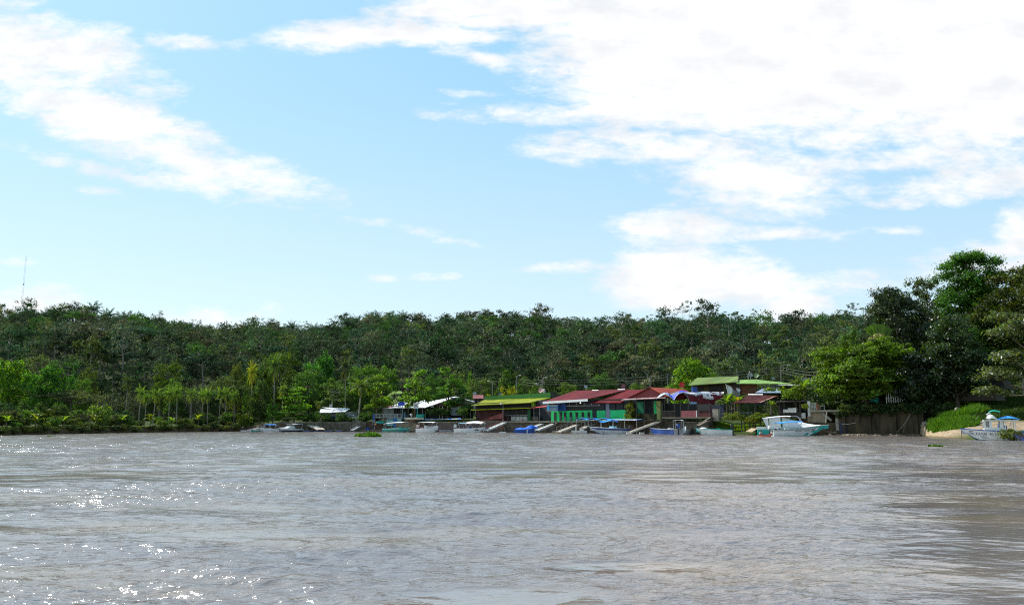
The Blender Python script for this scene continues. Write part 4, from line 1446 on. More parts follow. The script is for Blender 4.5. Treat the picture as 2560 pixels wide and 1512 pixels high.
MB().slab([fA2.p(871, 1038.5, .5), fA2.p(885, 1037, .5), fA2.p(885, 1035.5, -2.5), fA2.p(871, 1036.5, -2.5)], .06).build('roof', ROOF_WHITE, h)

# ---- C: long white roofed warehouse with terrace bar
fC = Facade(957, 214, 1062, 210)
h = house('warehouse', fC, 1010, 1050, 'warehouse with a big white gable roof behind the shade trees')
fC.part('wall', GREYP, h, 958, 1020, 982, 1050, 0, .3)
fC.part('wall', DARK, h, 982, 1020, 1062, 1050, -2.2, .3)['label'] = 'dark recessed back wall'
for k in range(5):
    fC.post('post', STEEL, h, 984 + k * 18, 1019, 1050, -.1, .07)
for (x0, x1, y0, y1, m) in ((980, 994, 1034, 1050, WHITE_OLD), (1009, 1022, 1030, 1046, paint('pale_blue', 120, 150, 190)), (1029, 1037, 1022, 1046, paint('ochre', 130, 110, 30))):
    fC.part('wall_panel', m, h, x0, y0, x1, y1, -1.4, .3)
lw, rw = fC.p(955, 1020.4, .6), fC.p(1062, 1018.4, .6)
ap, ar = fC.p(1041, 995.5, -7), fC.p(1094, 1003.5, -7)
MB().slab([lw, rw, ar, ap], .12).build('roof', ROOF_WHITE, h)
MB().slab([lw + Vector((0, -.05, .03)), fC.p(996, 1015, .1) + Vector((0, 0, .05)), fC.p(975, 1014.2, .1) + Vector((0, 0, .05))], .03).build('roof', paint('plum_roof', 150, 50, 80), h)['label'] = 'plum coloured corner sheet of the roof'
fC2 = Facade(1062, 210, 1182, 205)
h2 = house('terrace_bar', fC2, 1125, 1046, 'two storey terrace bar with a white wall and white upper railing')
MB().slab([fC2.p(1060, 1019, .8), fC2.p(1140, 992.5, .8), fC2.p(1140, 990.5, -8), fC2.p(1075, 1003, -8)], .15).build('roof', ROOF_WHITE, h2)
MB().slab([fC2.p(1140, 992.5, .8), fC2.p(1186, 1004, .8), fC2.p(1186, 1003, -8), fC2.p(1140, 990.5, -8)], .15).build('roof', ROOF_WHITE, h2)
fC2.part('wall', DARK, h2, 1064, 1012, 1182, 1046, -3, .3)
fC2.part('wall', mat('maroon_wall', (.10, .03, .035), .7), h2, 1090, 1009, 1181, 1016, .1, .3)['label'] = 'dark red floor band'
fC2.part('wall', paint('pale_wall', 165, 170, 185), h2, 1127, 1014, 1153, 1038, 0, .3)['label'] = 'pale painted ground floor wall'
fC2.part('wall', paint('faded_lilac', 105, 110, 135), h2, 1153, 1022, 1160, 1040, 0, .3)
fC2.part('wall', GREYP, h2, 1126, 993, 1160, 1001, -.6, .2)
mb = MB()
for y0, y1 in ((1000.5, 1001.6), (1008, 1009)):
    fC2.rect(mb, 1122, y0, 1182, y1, .3, .06)
for x in np.arange(1122, 1182, 2.6):
    fC2.rect(mb, x, 1001.6, x + .9, 1008, .28, .03)
mb.build('railing', WHITE_OLD, h2)
fC2.part('sign_board', WHITE_OLD, h2, 1075, 1014, 1084, 1017.5, .35, .06)
for x in (1099, 1106, 1118, 1165, 1176):
    fC2.post('post', WHITE_OLD if x < 1120 else GREYP, h2, x, 1015, 1046, .2, .1)
# small pinkish house with red roof behind
fP = Facade(1180, 222, 1210, 220)
h = house('cottage', fP, 1195, 1010, 'small pinkish house with dull red roof behind the white wall bar')
fP.part('wall', paint('pink_wall', 120, 95, 90), h, 1184, 996, 1207, 1012, 0, 5)
fP.part('window', DARK, h, 1187, 999, 1193, 1006, .04, .06)
fP.part('window', DARK, h, 1197, 999, 1202, 1006, .04, .06)
MB().slab([fP.p(1181, 996, .8), fP.p(1209, 995.5, .8), fP.p(1208, 986.5, -4), fP.p(1183, 987, -4)], .1).build('roof', roof_mat('pink_red_roof', (.26, .10, .11), (.2, .08, .08)), h)
dish(1187, 983, 221, .5, STEEL, 'grey dish above the small pinkish house', pole=.9)
# parked white van behind the dark trees
v0 = at(1166, 1024, 211)
van = thing('van', tuple(v0), 'white van parked in the gap between the white wall bar and the green restaurant', 'van')
mb = MB()
mb.box((v0.x, v0.y, v0.z + .35), 4.6, 1.9, 1.0, .1).box((v0.x - .3, v0.y, v0.z + 1.35), 3.6, 1.75, .75, .1)
mb.build('body', WHITE, van)
MB().box((v0.x - .3, v0.y - .9, v0.z + 1.45), 3.0, .06, .5, .1).build('window', GLASS, van)
for dx in (-1.4, 1.4):
    MB().tube([(v0.x + dx, v0.y - 1.0, v0.z + .33), (v0.x + dx, v0.y - .75, v0.z + .33)], .33, 12).build('wheel', DARK, van)

# ---- D: green restaurant
fD = Facade(1178, 200, 1326, 187)
h = house('restaurant', fD, 1250, 1053, 'long open restaurant with lime green roof and dark green parapet')
e0, e1 = fD.p(1177, 1013.2, 1.8), fD.p(1324, 1005.8, 1.8)
r0, r1 = fD.p(1211, 999.3, -8.5), fD.p(1376, 994, -8.5)
MB().slab([e0, e1, r1, r0], .12).build('roof', ROOF_LIME, h)
up = Vector((0, 0, 1))
pz0, pz1 = at(1212.5, 991, r0.y).z, at(1377, 980.5, r1.y).z
MB().quad(r0, r1, Vector((r1.x, r1.y, pz1)), Vector((r0.x, r0.y, pz0))).quad(r0 + Vector((.1, .25, 0)), r1 + Vector((.1, .25, 0)), Vector((r1.x + .1, r1.y + .25, pz1)), Vector((r0.x + .1, r0.y + .25, pz0))).quad(
    Vector((r0.x, r0.y, pz0)), Vector((r1.x, r1.y, pz1)), Vector((r1.x + .1, r1.y + .25, pz1)), Vector((r0.x + .1, r0.y + .25, pz0))).quad(
    r1, Vector((r1.x, r1.y, pz1)), Vector((r1.x + .1, r1.y + .25, pz1)), r1 + Vector((.1, .25, 0))).build('parapet', mat('parapet_green', (.03, .16, .02), .6, .2, 1.0, (4, 4, .3)), h)
MB().slab([Vector((r1.x, r1.y + .2, pz1)), at(1402, 986, r1.y + 9), at(1402, 996, r1.y + 9), r1 + Vector((0, .2, 0))], .1, d=(0, 1, 0)).build('side_wall', WOOD_DARK, h)
a0, a1 = fD.p(1177, 1024.5, 2.2), fD.p(1324, 1019.3, 2.2)
MB().slab([a0, a1, fD.p(1324, 1017.6, .2), fD.p(1177, 1022.6, .2)], .1).build('awning', ROOF_LIME, h)
fD.part('wall', DARK, h, 1190, 1006, 1326, 1022, -.4, .25)['label'] = 'upper wall coloured dark for the roof shade'
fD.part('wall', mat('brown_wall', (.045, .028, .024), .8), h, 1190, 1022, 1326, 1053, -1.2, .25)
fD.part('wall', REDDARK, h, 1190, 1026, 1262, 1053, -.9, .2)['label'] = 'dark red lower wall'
for k in range(8):
    fD.part('window', GLASS, h, 1262 + k * 7.2, 1024, 1268.4 + k * 7.2, 1040, -.8, .1)
for k in range(4):
    fD.part('white_panel', WHITE_OLD, h, 1277.5 + k * 10.4, 1040.5, 1287 + k * 10.4, 1051.6, -.5, .08)
mb = MB()
fD.rect(mb, 1261, 1037.6, 1320, 1038.6, .0, .08)
mb.build('counter_rail', WHITE_OLD, h)
fD.part('pillar', GREEND, h, 1319, 1020, 1326, 1052, .1, .3)
for x in (1198, 1216, 1236, 1256, 1270, 1290, 1306):
    fD.post('post', WOOD_DARK, h, x, 1022, 1053, 1.8, .06)
fD.part('deck', CONC, h, 1176, 1053, 1334, 1055.2, 2.6, 4.5)
# sloping red stair panel
MB().slab([fD.p(1201, 1051, 1.5), fD.p(1258, 1031, 1.5), fD.p(1258, 1045, 1.5), fD.p(1206, 1053, 1.5)], .12, d=fD.n * -1).build('stair_panel', REDW, h)
# right wing of the restaurant, red trimmed awning
fD2 = Facade(1326, 187, 1378, 182)
h2 = house('kitchen_annexe', fD2, 1350, 1052, 'dark kitchen annexe with a red trimmed awning beside the blue sign')
fD2.part('wall', mat('slate_wall', (.045, .05, .06), .75, .25, 1.0), h2, 1328, 1018, 1378, 1053, -2, .25)
fD2.part('wall', mat('plum_wall', (.06, .05, .065), .75), h2, 1340, 1000, 1372, 1018, -2.2, .25)
MB().slab([fD2.p(1324, 1019.6, 1.2), fD2.p(1368, 1015.6, 1.2), fD2.p(1366, 1014, -.5), fD2.p(1324, 1018, -.5)], .1).build('awning', paint('red_trim', 190, 60, 60), h2)
for x in (1335, 1349.5):
    fD2.post('post', STEEL, h2, x, 1018, 1053, .8, .05)
fD2.part('counter', WOOD, h2, 1328, 1041, 1345, 1052, -.6, .6)
fD2.part('deck', CONC, h2, 1330, 1053, 1380, 1055, 2.2, 4)
tag(MB().ball(fD2.p(1306, 1052, 1.6), .28, .28, .28).build('buoy', paint('red_buoy', 200, 50, 40), None, fD2.p(1306, 1052, 1.6)), 'round red buoy on the deck edge of the green restaurant', 'buoy')
dish(1352, 976, 199, .62, paint('pink_dish', 205, 150, 150), 'pinkish dish at the right end of the green parapet', (-.5, -1, .5))
dish(1250, 985, 208, .45, GREYP, 'dark grey dish among the yellow bushes above the green parapet', (.5, -1, .3), .6)
q = at(1360.5, 979, 198)
tag(MB().tube([(q.x, q.y, q.z - .6), (q.x, q.y, q.z + .5)], [.3, .3], 10).tube([(q.x, q.y, q.z + .5), (q.x, q.y, q.z + .8)], [.3, .05], 10).build('water_tank', WHITE_OLD, None, (q.x, q.y, q.z - .6)), 'small white tank beside the pinkish dish', 'tank')

# ---- E: long red roofed restaurant with green wall
fE = Facade(1372, 180.5, 1568, 164.5)
h = house('restaurant', fE, 1470, 1052, 'long restaurant with deep red roof and bright green front wall')
e0, e1 = fE.p(1357, 1003.6, 2.2), fE.p(1469, 996.8, 2.2)
r0, r1 = fE.p(1437.5, 976.2, -9), fE.p(1575, 972.2, -9)
MB().slab([e0, e1, r1, r0], .14).build('roof', ROOF_RED, h)
MB().slab([e0 + Vector((0, -.05, 0)), e1 + Vector((0, -.05, 0)), e1 + Vector((0, -.05, -.5)), e0 + Vector((0, -.05, -.5))], .1, d=(0, 1, 0)).build('fascia', WHITE, h)
MB().slab([fE.p(1474, 1006.4, 1.3), fE.p(1551, 1006.3, 1.3), fE.p(1611, 973.4, -8.6), fE.p(1570, 973.8, -8.6)], .14).build('roof', ROOF_RED, h)['label'] = 'lower right section of the red roof'
for x0, x1, y in ((1480, 1496, 974.4), (1544, 1562, 972.2)):
    MB().slab([fE.p(x0, y + 1.6, -8.2), fE.p(x1, y + 1.2, -8.2), fE.p(x1, y - .2, -9.0), fE.p(x0, y, -9.0)], .05).build('skylight_sheet', WHITE, h)
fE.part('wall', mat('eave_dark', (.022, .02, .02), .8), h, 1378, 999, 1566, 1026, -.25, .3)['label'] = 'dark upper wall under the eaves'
fE.part('wall', GREENW, h, 1378, 1026, 1482, 1052.5, -.2, .25)['label'] = 'bright green front wall with tall openings'
fE.part('wall', GREENW, h, 1491, 1025.6, 1514, 1052, -.2, .25)['label'] = 'bright green wall panel'
fE.part('wall', GREENW, h, 1526, 1024.6, 1566, 1052, -.2, .25)['label'] = 'bright green wall panel beside the vine'
fE.part('pillar', GREYP, h, 1515, 1007, 1525.5, 1052, -.15, .3)
fE.part('wall', BLUEW, h, 1392, 1009, 1414, 1027, .1, .3)['label'] = 'deep blue wall beside the sign'
for k, x in enumerate((1384.6, 1398.3, 1409.6, 1424.2, 1438.8, 1454, 1469)):
    w0 = 5.6 if k != 1 else 6.4
    fE.part('window', DARK, h, x, 1030, x + w0, 1052, -.1, .12)
for k, x in enumerate((1409.6, 1424.2, 1438.8, 1454, 1469)):
    fE.part('window_panel', mat('slate_panel', (.10, .115, .13), .6), h, x + .4, 1041.5, x + 5.4, 1051.8, -.03, .06)
fE.part('door', DARK, h, 1481, 1024, 1491, 1052, -.1, .2)
for k in range(5):
    fE.part('window', GLASS, h, 1405 + k * 18.6, 1005.4 - k * .2, 1422 + k * 18.6, 1013.4, -.12, .1)
mb = MB()
fE.rect(mb, 1402, 1013.6, 1500, 1014.6, -.02, .06)
for k in range(6):
    fE.rect(mb, 1404 + k * 18.6, 1005, 1405 + k * 18.6, 1013.6, -.04, .05)
mb.build('window_frame', STEEL, h)
for k in range(3):
    fE.part('window', GLASS, h, 1495 + k * 20 + (8 if k else 0), 1009, 1510 + k * 20 + (8 if k else 0), 1023, -.12, .1)
fE.part('deck', CONC, h, 1376, 1052.8, 1570, 1054.6, 1.8, 4.5)
q = fE.p(1451, 1006.6, 1.6)
lm = bpy.data.materials.new('lit_bulb')
lm.use_nodes = True
_t = NT(lm.node_tree)
_e = _t.n('ShaderNodeEmission')
_e.inputs[0].default_value, _e.inputs[1].default_value = (1, .97, .9, 1), 1.6
_t.put(_t.n('ShaderNodeOutputMaterial').inputs[0], _e)
tag(MB().ball(q, .13, .13, .13, 8, 6).build('lamp', lm, None, q), 'round lit bulb under the eaves of the red roof', 'lamp')
# blue sign
sg = thing('shop_sign', fE.p(1380, 1027, 1.2), 'blue sign board with pale lettering under the left end of the long red roof', 'sign')
fE.part('board', mat('sign_blue', (.03, .13, .30), .5, .3, 2.0, col2=(.06, .22, .40)), sg, 1367, 1011.6, 1395, 1027, 1.25, .1)
mb = MB()
fE.rect(mb, 1367.5, 1025.8, 1394.5, 1026.6, 1.30, .04)
fE.rect(mb, 1367.5, 1012.2, 1394, 1013.2, 1.30, .04)
mb.build('frame', WHITE_OLD, sg)
c = fE.p(1371.6, 1019.4, 1.32)
MB().tube([c - fE.n * .03, c + fE.n * .03], .34, 14).tube([c + Vector((0, 0, .25)), c + Vector((0, 0, .62))], [.2, .02], 8).build('drop_mark', paint('cyan_mark', 40, 165, 210), sg)
mb = MB()
rs = random.Random(2)
x = 1375.6
while x < 1391.5:
    wv = rs.uniform(.9, 1.6)
    fE.rect(mb, x, 1019.8 + rs.uniform(-.6, .6), x + wv * .45, 1023.4, 1.31, .03)
    fE.rect(mb, x + wv * .45, 1019.8 if rs.random() < .5 else 1022.4, x + wv * .85, 1020.8 if rs.random() < .5 else 1023.4, 1.31, .03)
    x += wv + .5
mb.build('lettering', WHITE_OLD, sg)
mb = MB()
x = 1375
while x < 1391:
    wv = rs.uniform(1.2, 2.4)
    fE.rect(mb, x, 1014.8, x + wv * .8, 1015.8, 1.31, .03)
    x += wv + .4
mb.build('lettering', WHITE_OLD, sg)
dish(1464, 967, 174, .42, STEEL, 'white and dark bracket dish on the left half of the red roof', (.2, -1, .8), .7)
dish(1558, 965.5, 173, .52, paint('plum_dish', 130, 70, 80), 'dull plum coloured dish on the right end of the red ridge', (-.2, -1, .2))

# ---- F: red gable house
fF = Facade(1560, 165, 1664, 158)
h = house('gabled_house', fF, 1612, 1052, 'red gabled house with an orange roof slope and open veranda')
apx, le, re_ = fF.p(1625, 967.4, .4), fF.p(1567, 995, .4), fF.p(1664, 986, .4)
MB().add([fF.p(1626, 969.5, 0), fF.p(1571, 995.5, 0), fF.p(1660, 993.5, 0)], [(0, 1, 2)]).build('gable_wall', mat('gable_red', (.17, .030, .034), .7, .25, .8, (5, 5, .4)), h)
bk = Vector((9, 9.5, 0))
MB().slab([le, apx, apx + bk, le + bk], .12).build('roof', ROOF_RED, h)
MB().slab([re_ + Vector((0, 0, -.35)), apx, apx + bk, re_ + bk + Vector((0, 0, -.35))], .12).build('roof', ROOF_ORANGE, h)['label'] = 'faded orange right slope of the roof'
MB().slab([fF.p(1552, 999.4, 2.2), fF.p(1664, 993.8, 2.2), fF.p(1662, 991.4, 0), fF.p(1567, 995.6, 0)], .1).build('porch_roof', roof_mat('porch_roof_sheet', (.30, .12, .12), (.62, .60, .60), .7), h)
fF.part('wall', DARK, h, 1572, 996, 1662, 1050, -2.6, .3)
fF.part('wall', mat('teal_wall', (.01, .20, .10), .6), h, 1594, 1004, 1609, 1034, -2.3, .2)['label'] = 'teal green wall panel'
fF.part('wall', GREENW, h, 1635, 1002, 1643, 1034, -1.0, .2)['label'] = 'bright green wall strip'
fF.part('pillar', mat('yellow_pillar', (.30, .32, .10), .7), h, 1642, 1002, 1651, 1049, -.6, .5)
fF.part('wall', mat('olive_low_wall', (.05, .05, .02), .8), h, 1593, 1034, 1640, 1050, -2.2, .2)
for x in (1592, 1612, 1634, 1662):
    fF.post('post', WOOD_DARK, h, x, 995, 1052, 1.6, .07)
MB().beam(fF.p(1634, 1003, 1.5), fF.p(1655, 1026, 1.5), .1, .12).build('brace', WOOD_DARK, h)
fF.part('deck', WOOD_DARK, h, 1570, 1050, 1690, 1052, 2.2, 5.5)
for x in (1585, 1606, 1630, 1655, 1684):
    fF.post('stilt', WOOD_DARK, h, x, 1052, 1078, 1.6, .1)

# ---- G: barrel vaulted tarpaulin canopy house
fG = Facade(1655, 158, 1800, 148)
h = house('stilt_house', fG, 1720, 1045, 'stilt house with red plank balcony under the barrel shaped banner roof')
fG.part('wall', DARK, h, 1655, 1008, 1745, 1045, -3.0, .3)
fG.part('wall', REDDARK, h, 1743, 1014, 1777, 1042, -.2, .25)['label'] = 'dark red plank wall'
fG.part('wall', DARK, h, 1745, 1010, 1776, 1027, -.12, .05)['label'] = 'dark panel standing in for a shaded opening in the red wall'
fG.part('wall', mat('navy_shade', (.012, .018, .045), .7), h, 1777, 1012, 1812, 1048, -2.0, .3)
fG.part('pillar', CONC, h, 1782, 1022, 1796, 1052, .2, .7)
fG.part('deck', WOOD, h, 1655, 1042.5, 1775, 1045, 1.6, 5)
pr_ = fG.part('balcony_panel', mat('worn_red_planks', (.20, .03, .045), .7, .35, 1.6, (6, 6, .5), col2=(.26, .07, .08)), h, 1703, 1026, 1742, 1043, 1.5, .08)
fG.part('pillar', WHITE_OLD, h, 1740.6, 1026, 1742.6, 1043, 1.56, .1)
mb = MB()
for y0, y1 in ((1027, 1028.2), (1042, 1043)):
    fG.rect(mb, 1656, y0, 1688, y1, 1.5, .05)
for x in np.arange(1656, 1689, 2.2):
    fG.rect(mb, x, 1028.2, x + .6, 1042, 1.48, .03)
mb.build('balcony_rail', WOOD_DARK, h)
for x in (1657, 1688, 1702, 1722, 1744, 1775):
    fG.post('post', WOOD_DARK, h, x, 1006, 1043, 1.3, .07)
for x in (1664, 1690, 1715, 1744, 1772):
    fG.post('stilt', WOOD_DARK, h, x, 1045, 1080, 1.2, .1)
MB().beam(fG.p(1776, 1043, 1.6), fG.p(1744, 1060, 1.6), .1, .12).build('brace', WOOD_PALE, h)


def sheet(name, rows, mats, parent=None, origin=None, t=.05, face_mi=None, smooth=True):
    """draped sheet through a grid of points, given a real thickness"""
    nr_, nc_ = len(rows), len(rows[0])
    top = [Vector(p) for r in rows for p in r]
    nv = []
    for i in range(nr_):
        for j in range(nc_):
            a = top[min(i + 1, nr_ - 1) * nc_ + j] - top[max(i - 1, 0) * nc_ + j]
            b = top[i * nc_ + min(j + 1, nc_ - 1)] - top[i * nc_ + max(j - 1, 0)]
            nv.append(a.cross(b).normalized() * t)
    mb = MB()
    k = nr_ * nc_
    fs, ms = [], []
    for i in range(nr_ - 1):
        for j in range(nc_ - 1):
            q = [i * nc_ + j, i * nc_ + j + 1, (i + 1) * nc_ + j + 1, (i + 1) * nc_ + j]
            mi = face_mi(i / (nr_ - 1), j / (nc_ - 1)) if face_mi else 0
            fs += [q, [x + k for x in q[::-1]]]
            ms += [mi, mi]
    ring = [j for j in range(nc_)] + [i * nc_ + nc_ - 1 for i in range(1, nr_)] + [(nr_ - 1) * nc_ + j for j in range(nc_ - 2, -1, -1)] + [i * nc_ for i in range(nr_ - 2, 0, -1)]
    for a, b in zip(ring, ring[1:] + ring[:1]):
        fs.append([a, b, b + k, a + k])
        ms.append(0)
    o0 = len(mb.v)
    mb.v += top + [p - n for p, n in zip(top, nv)]
    mb.f += [[x + o0 for x in f] for f in fs]
    mb.m += ms
    return mb.build(name, mats, parent, origin, smooth)


def hash2(i, j):
    v = math.sin(i * 12.9898 + j * 78.233) * 43758.5453
    return v - math.floor(v)


# barrel: front arch pixels to the far end pixels
arch = [(1687, 1001), (1689, 993), (1694, 985), (1702, 980), (1711, 982), (1719, 990), (1723, 1001), (1727, 1011)]
BAN = mat('worn_red_banner', (.10, .010, .015), .7, .3, 1.4, (1, 1, 1.0), col2=(.16, .028, .03), spec=.1)
BANW = mat('banner_white', (.66, .66, .70), .6, .15, 2.0)
NAVY = mat('banner_slate', (.06, .08, .10), .6, .3)
rows = []
Yf = 156.5
for i, (px, py) in enumerate(arch):
    p0 = at(px, py, 158.6 - (i / 7) * 3.6)
    t_ = i / 7
    p1 = at(1812 - 6 * t_ - (18 if i >= 6 else 0), 979 + (32 * max(0, t_ - .45) / .55 if t_ > .45 else (22 * (.45 - t_) ** 1.5)), 160.2 - t_ * 3.6)
    r_ = []
    for j in range(19):
        s_ = j / 18
        q = p0.lerp(p1, s_)
        q.z += .18 * math.sin(s_ * math.pi) * math.sin(s_ * 9 + i) * .5
        r_.append(q)
    rows.append(r_)


def fm(a, b):
    if .40 < a < .58:
        return 1 if (b < .62 or hash2(int(a * 60), int(b * 60)) > .5) else 0
    if a < .4:
        return 0
    if a < .72:
        d = abs(b - .22) * 2.6
        if a < .70 - d * .3:
            return 2 if hash2(int(a * 40), int(b * 55)) > .45 else 1
        if .40 < b < .62 and hash2(int(b * 60), 3) > .45:
            return 1
    return 0


# finer rows for the printed patches
fine = []
for i in range(29):
    t_ = i / 28 * 7
    a = min(6, int(t_))
    f_ = t_ - a
    fine.append([rows[a][j].lerp(rows[a + 1][j], f_) for j in range(19)])
bc = thing('banner_roof', fG.p(1725, 1008), 'barrel shaped roof made of a torn red advertising banner with white top', 'canopy')
sheet('banner_sheet', fine, [BAN, BANW, NAVY], bc, face_mi=fm)
mb = MB()
for k in range(4):
    j = int(k * 6)
    mb.tube([rows[i][j] - Vector((0, 0, .1)) for i in range(8)], .05, 5)
mb.build('hoop_frame', STEEL, bc)
mb = MB()
fb = rows[6][0]
MB().slab([rows[6][0] + Vector((.1, -.1, -.2)), rows[6][5] + Vector((0, -.1, -.2)), rows[7][5] + Vector((0, -.1, .1)), rows[7][0] + Vector((0, -.1, .1))], .05, d=(0, 1, 0)).build('patch', paint('pale_blue_patch', 120, 150, 170), bc)
mb = MB()
for k in range(16):       # worn white letters along the vault
    j = 8 + k * .32
    a_, b_2 = int(j), j - int(j)
    base = rows[5][a_].lerp(rows[5][min(18, a_ + 1)], b_2) + Vector((0, -.12, -.15 - .25 * hash2(k, 2)))
    mb.beam(base, base + Vector((.05 * (hash2(k, 1) - .5), -.02, .35 + .3 * hash2(k, 7))), .11, .05)
mb.build('lettering', BANW, bc)
# blue banner draped in a wave left of the vault
bb = thing('blue_banner', at(1672, 1005, 157.5), 'blue banner with white lettering draped in a point left of the barrel roof', 'banner')
wave_t = [(1640, 996, 158.4), (1652, 984, 158.2), (1662, 981, 158), (1670, 981, 157.9), (1678, 988, 157.8), (1686, 981, 157.6), (1694, 978, 157.4), (1706, 976, 157.2), (1720, 978.5, 157)]
wave_b = [(1640, 997, 157.4), (1652, 990, 157.2), (1662, 984, 157), (1674, 990, 156.9), (1685, 999, 156.6), (1690, 990, 156.6), (1698, 983, 156.4), (1708, 979.5, 156.4), (1721, 979.5, 156.4)]
rows = []
for k in range(7):
    f_ = k / 6
    rows.append([at(a[0], a[1], a[2]).lerp(at(b[0], b[1], b[2]), f_) for a, b in zip(wave_t, wave_b)])
sheet('banner_sheet', rows, [paint('banner_blue', 20, 60, 215), paint('banner_grey', 150, 170, 195)], bb, face_mi=lambda a, b: 1 if b < .3 else 0, smooth=False)
mb = MB()
for k in range(9):
    f_ = (k + .5) / 9
    p = at(1675 + f_ * 22, 986 - f_ * 5.5, 156.2)
    mb.beam(p + Vector((0, 0, -.18)), p + Vector((.08, 0, .22)), .12, .05)
    mb.beam(p + Vector((.1, 0, .2 - .35 * (k % 2))), p + Vector((.26, 0, .22 - .35 * (k % 2))), .06, .09)
mb.build('lettering', WHITE, bb)
mb = MB()
mb.tube([at(b[0], b[1] + .3, b[2] - .05) for b in wave_b], .05, 5)
mb.build('hem', WHITE, bb)
dish(1704, 962, 157, .55, paint('red_dish', 190, 40, 45), 'bright red dish beside the blue banner', (.1, -1, .1), 1.2)
tag(MB().box(tuple(at(1736, 980, 158)), .9, .9, 1.0, 0).build('water_tank', BLUEW, None, at(1736, 980, 158)), 'small blue tank behind the barrel roof', 'tank')

# ---- H: upper green roofed house
fH = Facade(1735, 166, 1860, 158)
h = house('green_roofed_house', fH, 1790, 1000, 'upper house with patchy green roofs behind the barrel banner')
MB().slab([fH.p(1722, 962.8, 1.5), fH.p(1845, 954, 1.5), fH.p(1846, 940, -6), fH.p(1743, 944, -6)], .14).build('roof', ROOF_GREEN, h)
MB().slab([fH.p(1843.6, 957.6, 1.9), fH.p(1982, 958.6, 3), fH.p(1893, 948.6, -4), fH.p(1820, 948.8, -3)], .14).build('roof', roof_mat('bright_green_roof', (.17, .32, .09), (.21, .30, .07), .6), h)['label'] = 'brighter right roof sheet'
fH.part('wall', mat('olive_wall', (.05, .055, .02), .8), h, 1735, 958, 1830, 1002, -.5, .3)
fH.part('window', DARK, h, 1772, 962, 1808, 985, -.42, .1)
fH.part('window', DARK, h, 1744, 966, 1760, 984, -.42, .1)
mb = MB()
for x in (1780, 1789, 1799):
    fH.rect(mb, x, 962, x + .8, 985, -.36, .06)
mb.build('window_bars', WOOD_DARK, h)
fH.part('wall', mat('brick_orange', (.16, .06, .035), .8), h, 1850, 958, 1892, 985, -1, .3)['label'] = 'orange brick wall at the right'
fH.part('window', GLASS, h, 1829, 957, 1846, 968, -.4, .1)
fH.part('wall', GREYP, h, 1828, 955, 1850, 990, -.6, .25)
sh_ = [[at(1814, 959, 156.5), at(1822, 964, 156.4), at(1830, 968, 156.4)], [at(1818, 976, 156.2), at(1826, 976, 156.2), at(1832, 974, 156.3)], [at(1821, 990, 156.1), at(1824, 993, 156), at(1829, 985, 156.1)]]
tag(sheet('torn_sheet', sh_, WHITE, None, at(1822, 990, 156.2)), 'torn white plastic sheet hanging to a point below the green roof', 'plastic sheet')
tag(sheet('striped_cloth', [[at(1829, 965, 156), at(1840, 969, 156), at(1851, 973, 156)], [at(1831, 972, 155.8), at(1842, 977, 155.8), at(1850, 980, 155.8)]], [paint('brown_cloth', 90, 55, 50), WHITE_OLD], None, at(1840, 979, 156), face_mi=lambda a, b: int(b * 2) % 2),
    'brown and white cloth hung beside the torn white sheet', 'cloth')
dish(1876, 937, 157, .42, STEEL, 'grey dish on the green roof in front of the person', (.2, -1, .2), 1.1)
dish(1891, 939, 157, .46, mat('olive_dish', (.16, .24, .10), .5), 'greenish dish with pink rim on the green roof', (-.6, -1, .5), .9)
dish(1932, 945, 158, .36, mat('pale_green_dish', (.22, .30, .26), .5), 'small pale green dish at the right of the green roof', (0, -1, .1), .8)
# blue sheet roof and grey strip
fI = Facade(1880, 152, 2010, 146)
h = house('lean_to', fI, 1930, 1000, 'lean-to with pale blue sheet roof between green roof and shed')
MB().slab([fI.p(1888, 981, 1.5), fI.p(1952, 981, 1.5), fI.p(1952, 961, -4), fI.p(1912, 968, -4)], .1).build('roof', roof_mat('blue_sheet_roof', (.22, .30, .45), (.45, .50, .58), .8), h)
MB().beam(fI.p(1872, 976, 1.6), fI.p(1945, 961, 1.6), .15, .2).build('roof_beam', WOOD_DARK, h)
fI.part('wall', DARK, h, 1886, 980, 2010, 1012, -1.5, .3)
MB().slab([fI.p(1945, 962, .5), fI.p(2014, 963, .5), fI.p(2014, 961.5, -4), fI.p(1945, 960.5, -4)], .1).build('roof', WHITE_OLD, h)['label'] = 'thin grey roof edge'
fI.part('wall', mat('brown_boards', (.07, .06, .045), .8), h, 1952, 963, 2012, 985, -1.2, .2)
MB().slab([at(1993, 944, 146), at(2046, 950, 143), at(2046, 967, 142), at(2026, 964, 143)], .1).build('roof', mat('dark_green_sheet', (.015, .06, .02), .6), h)['label'] = 'dark green roof sheet tilted at the right'
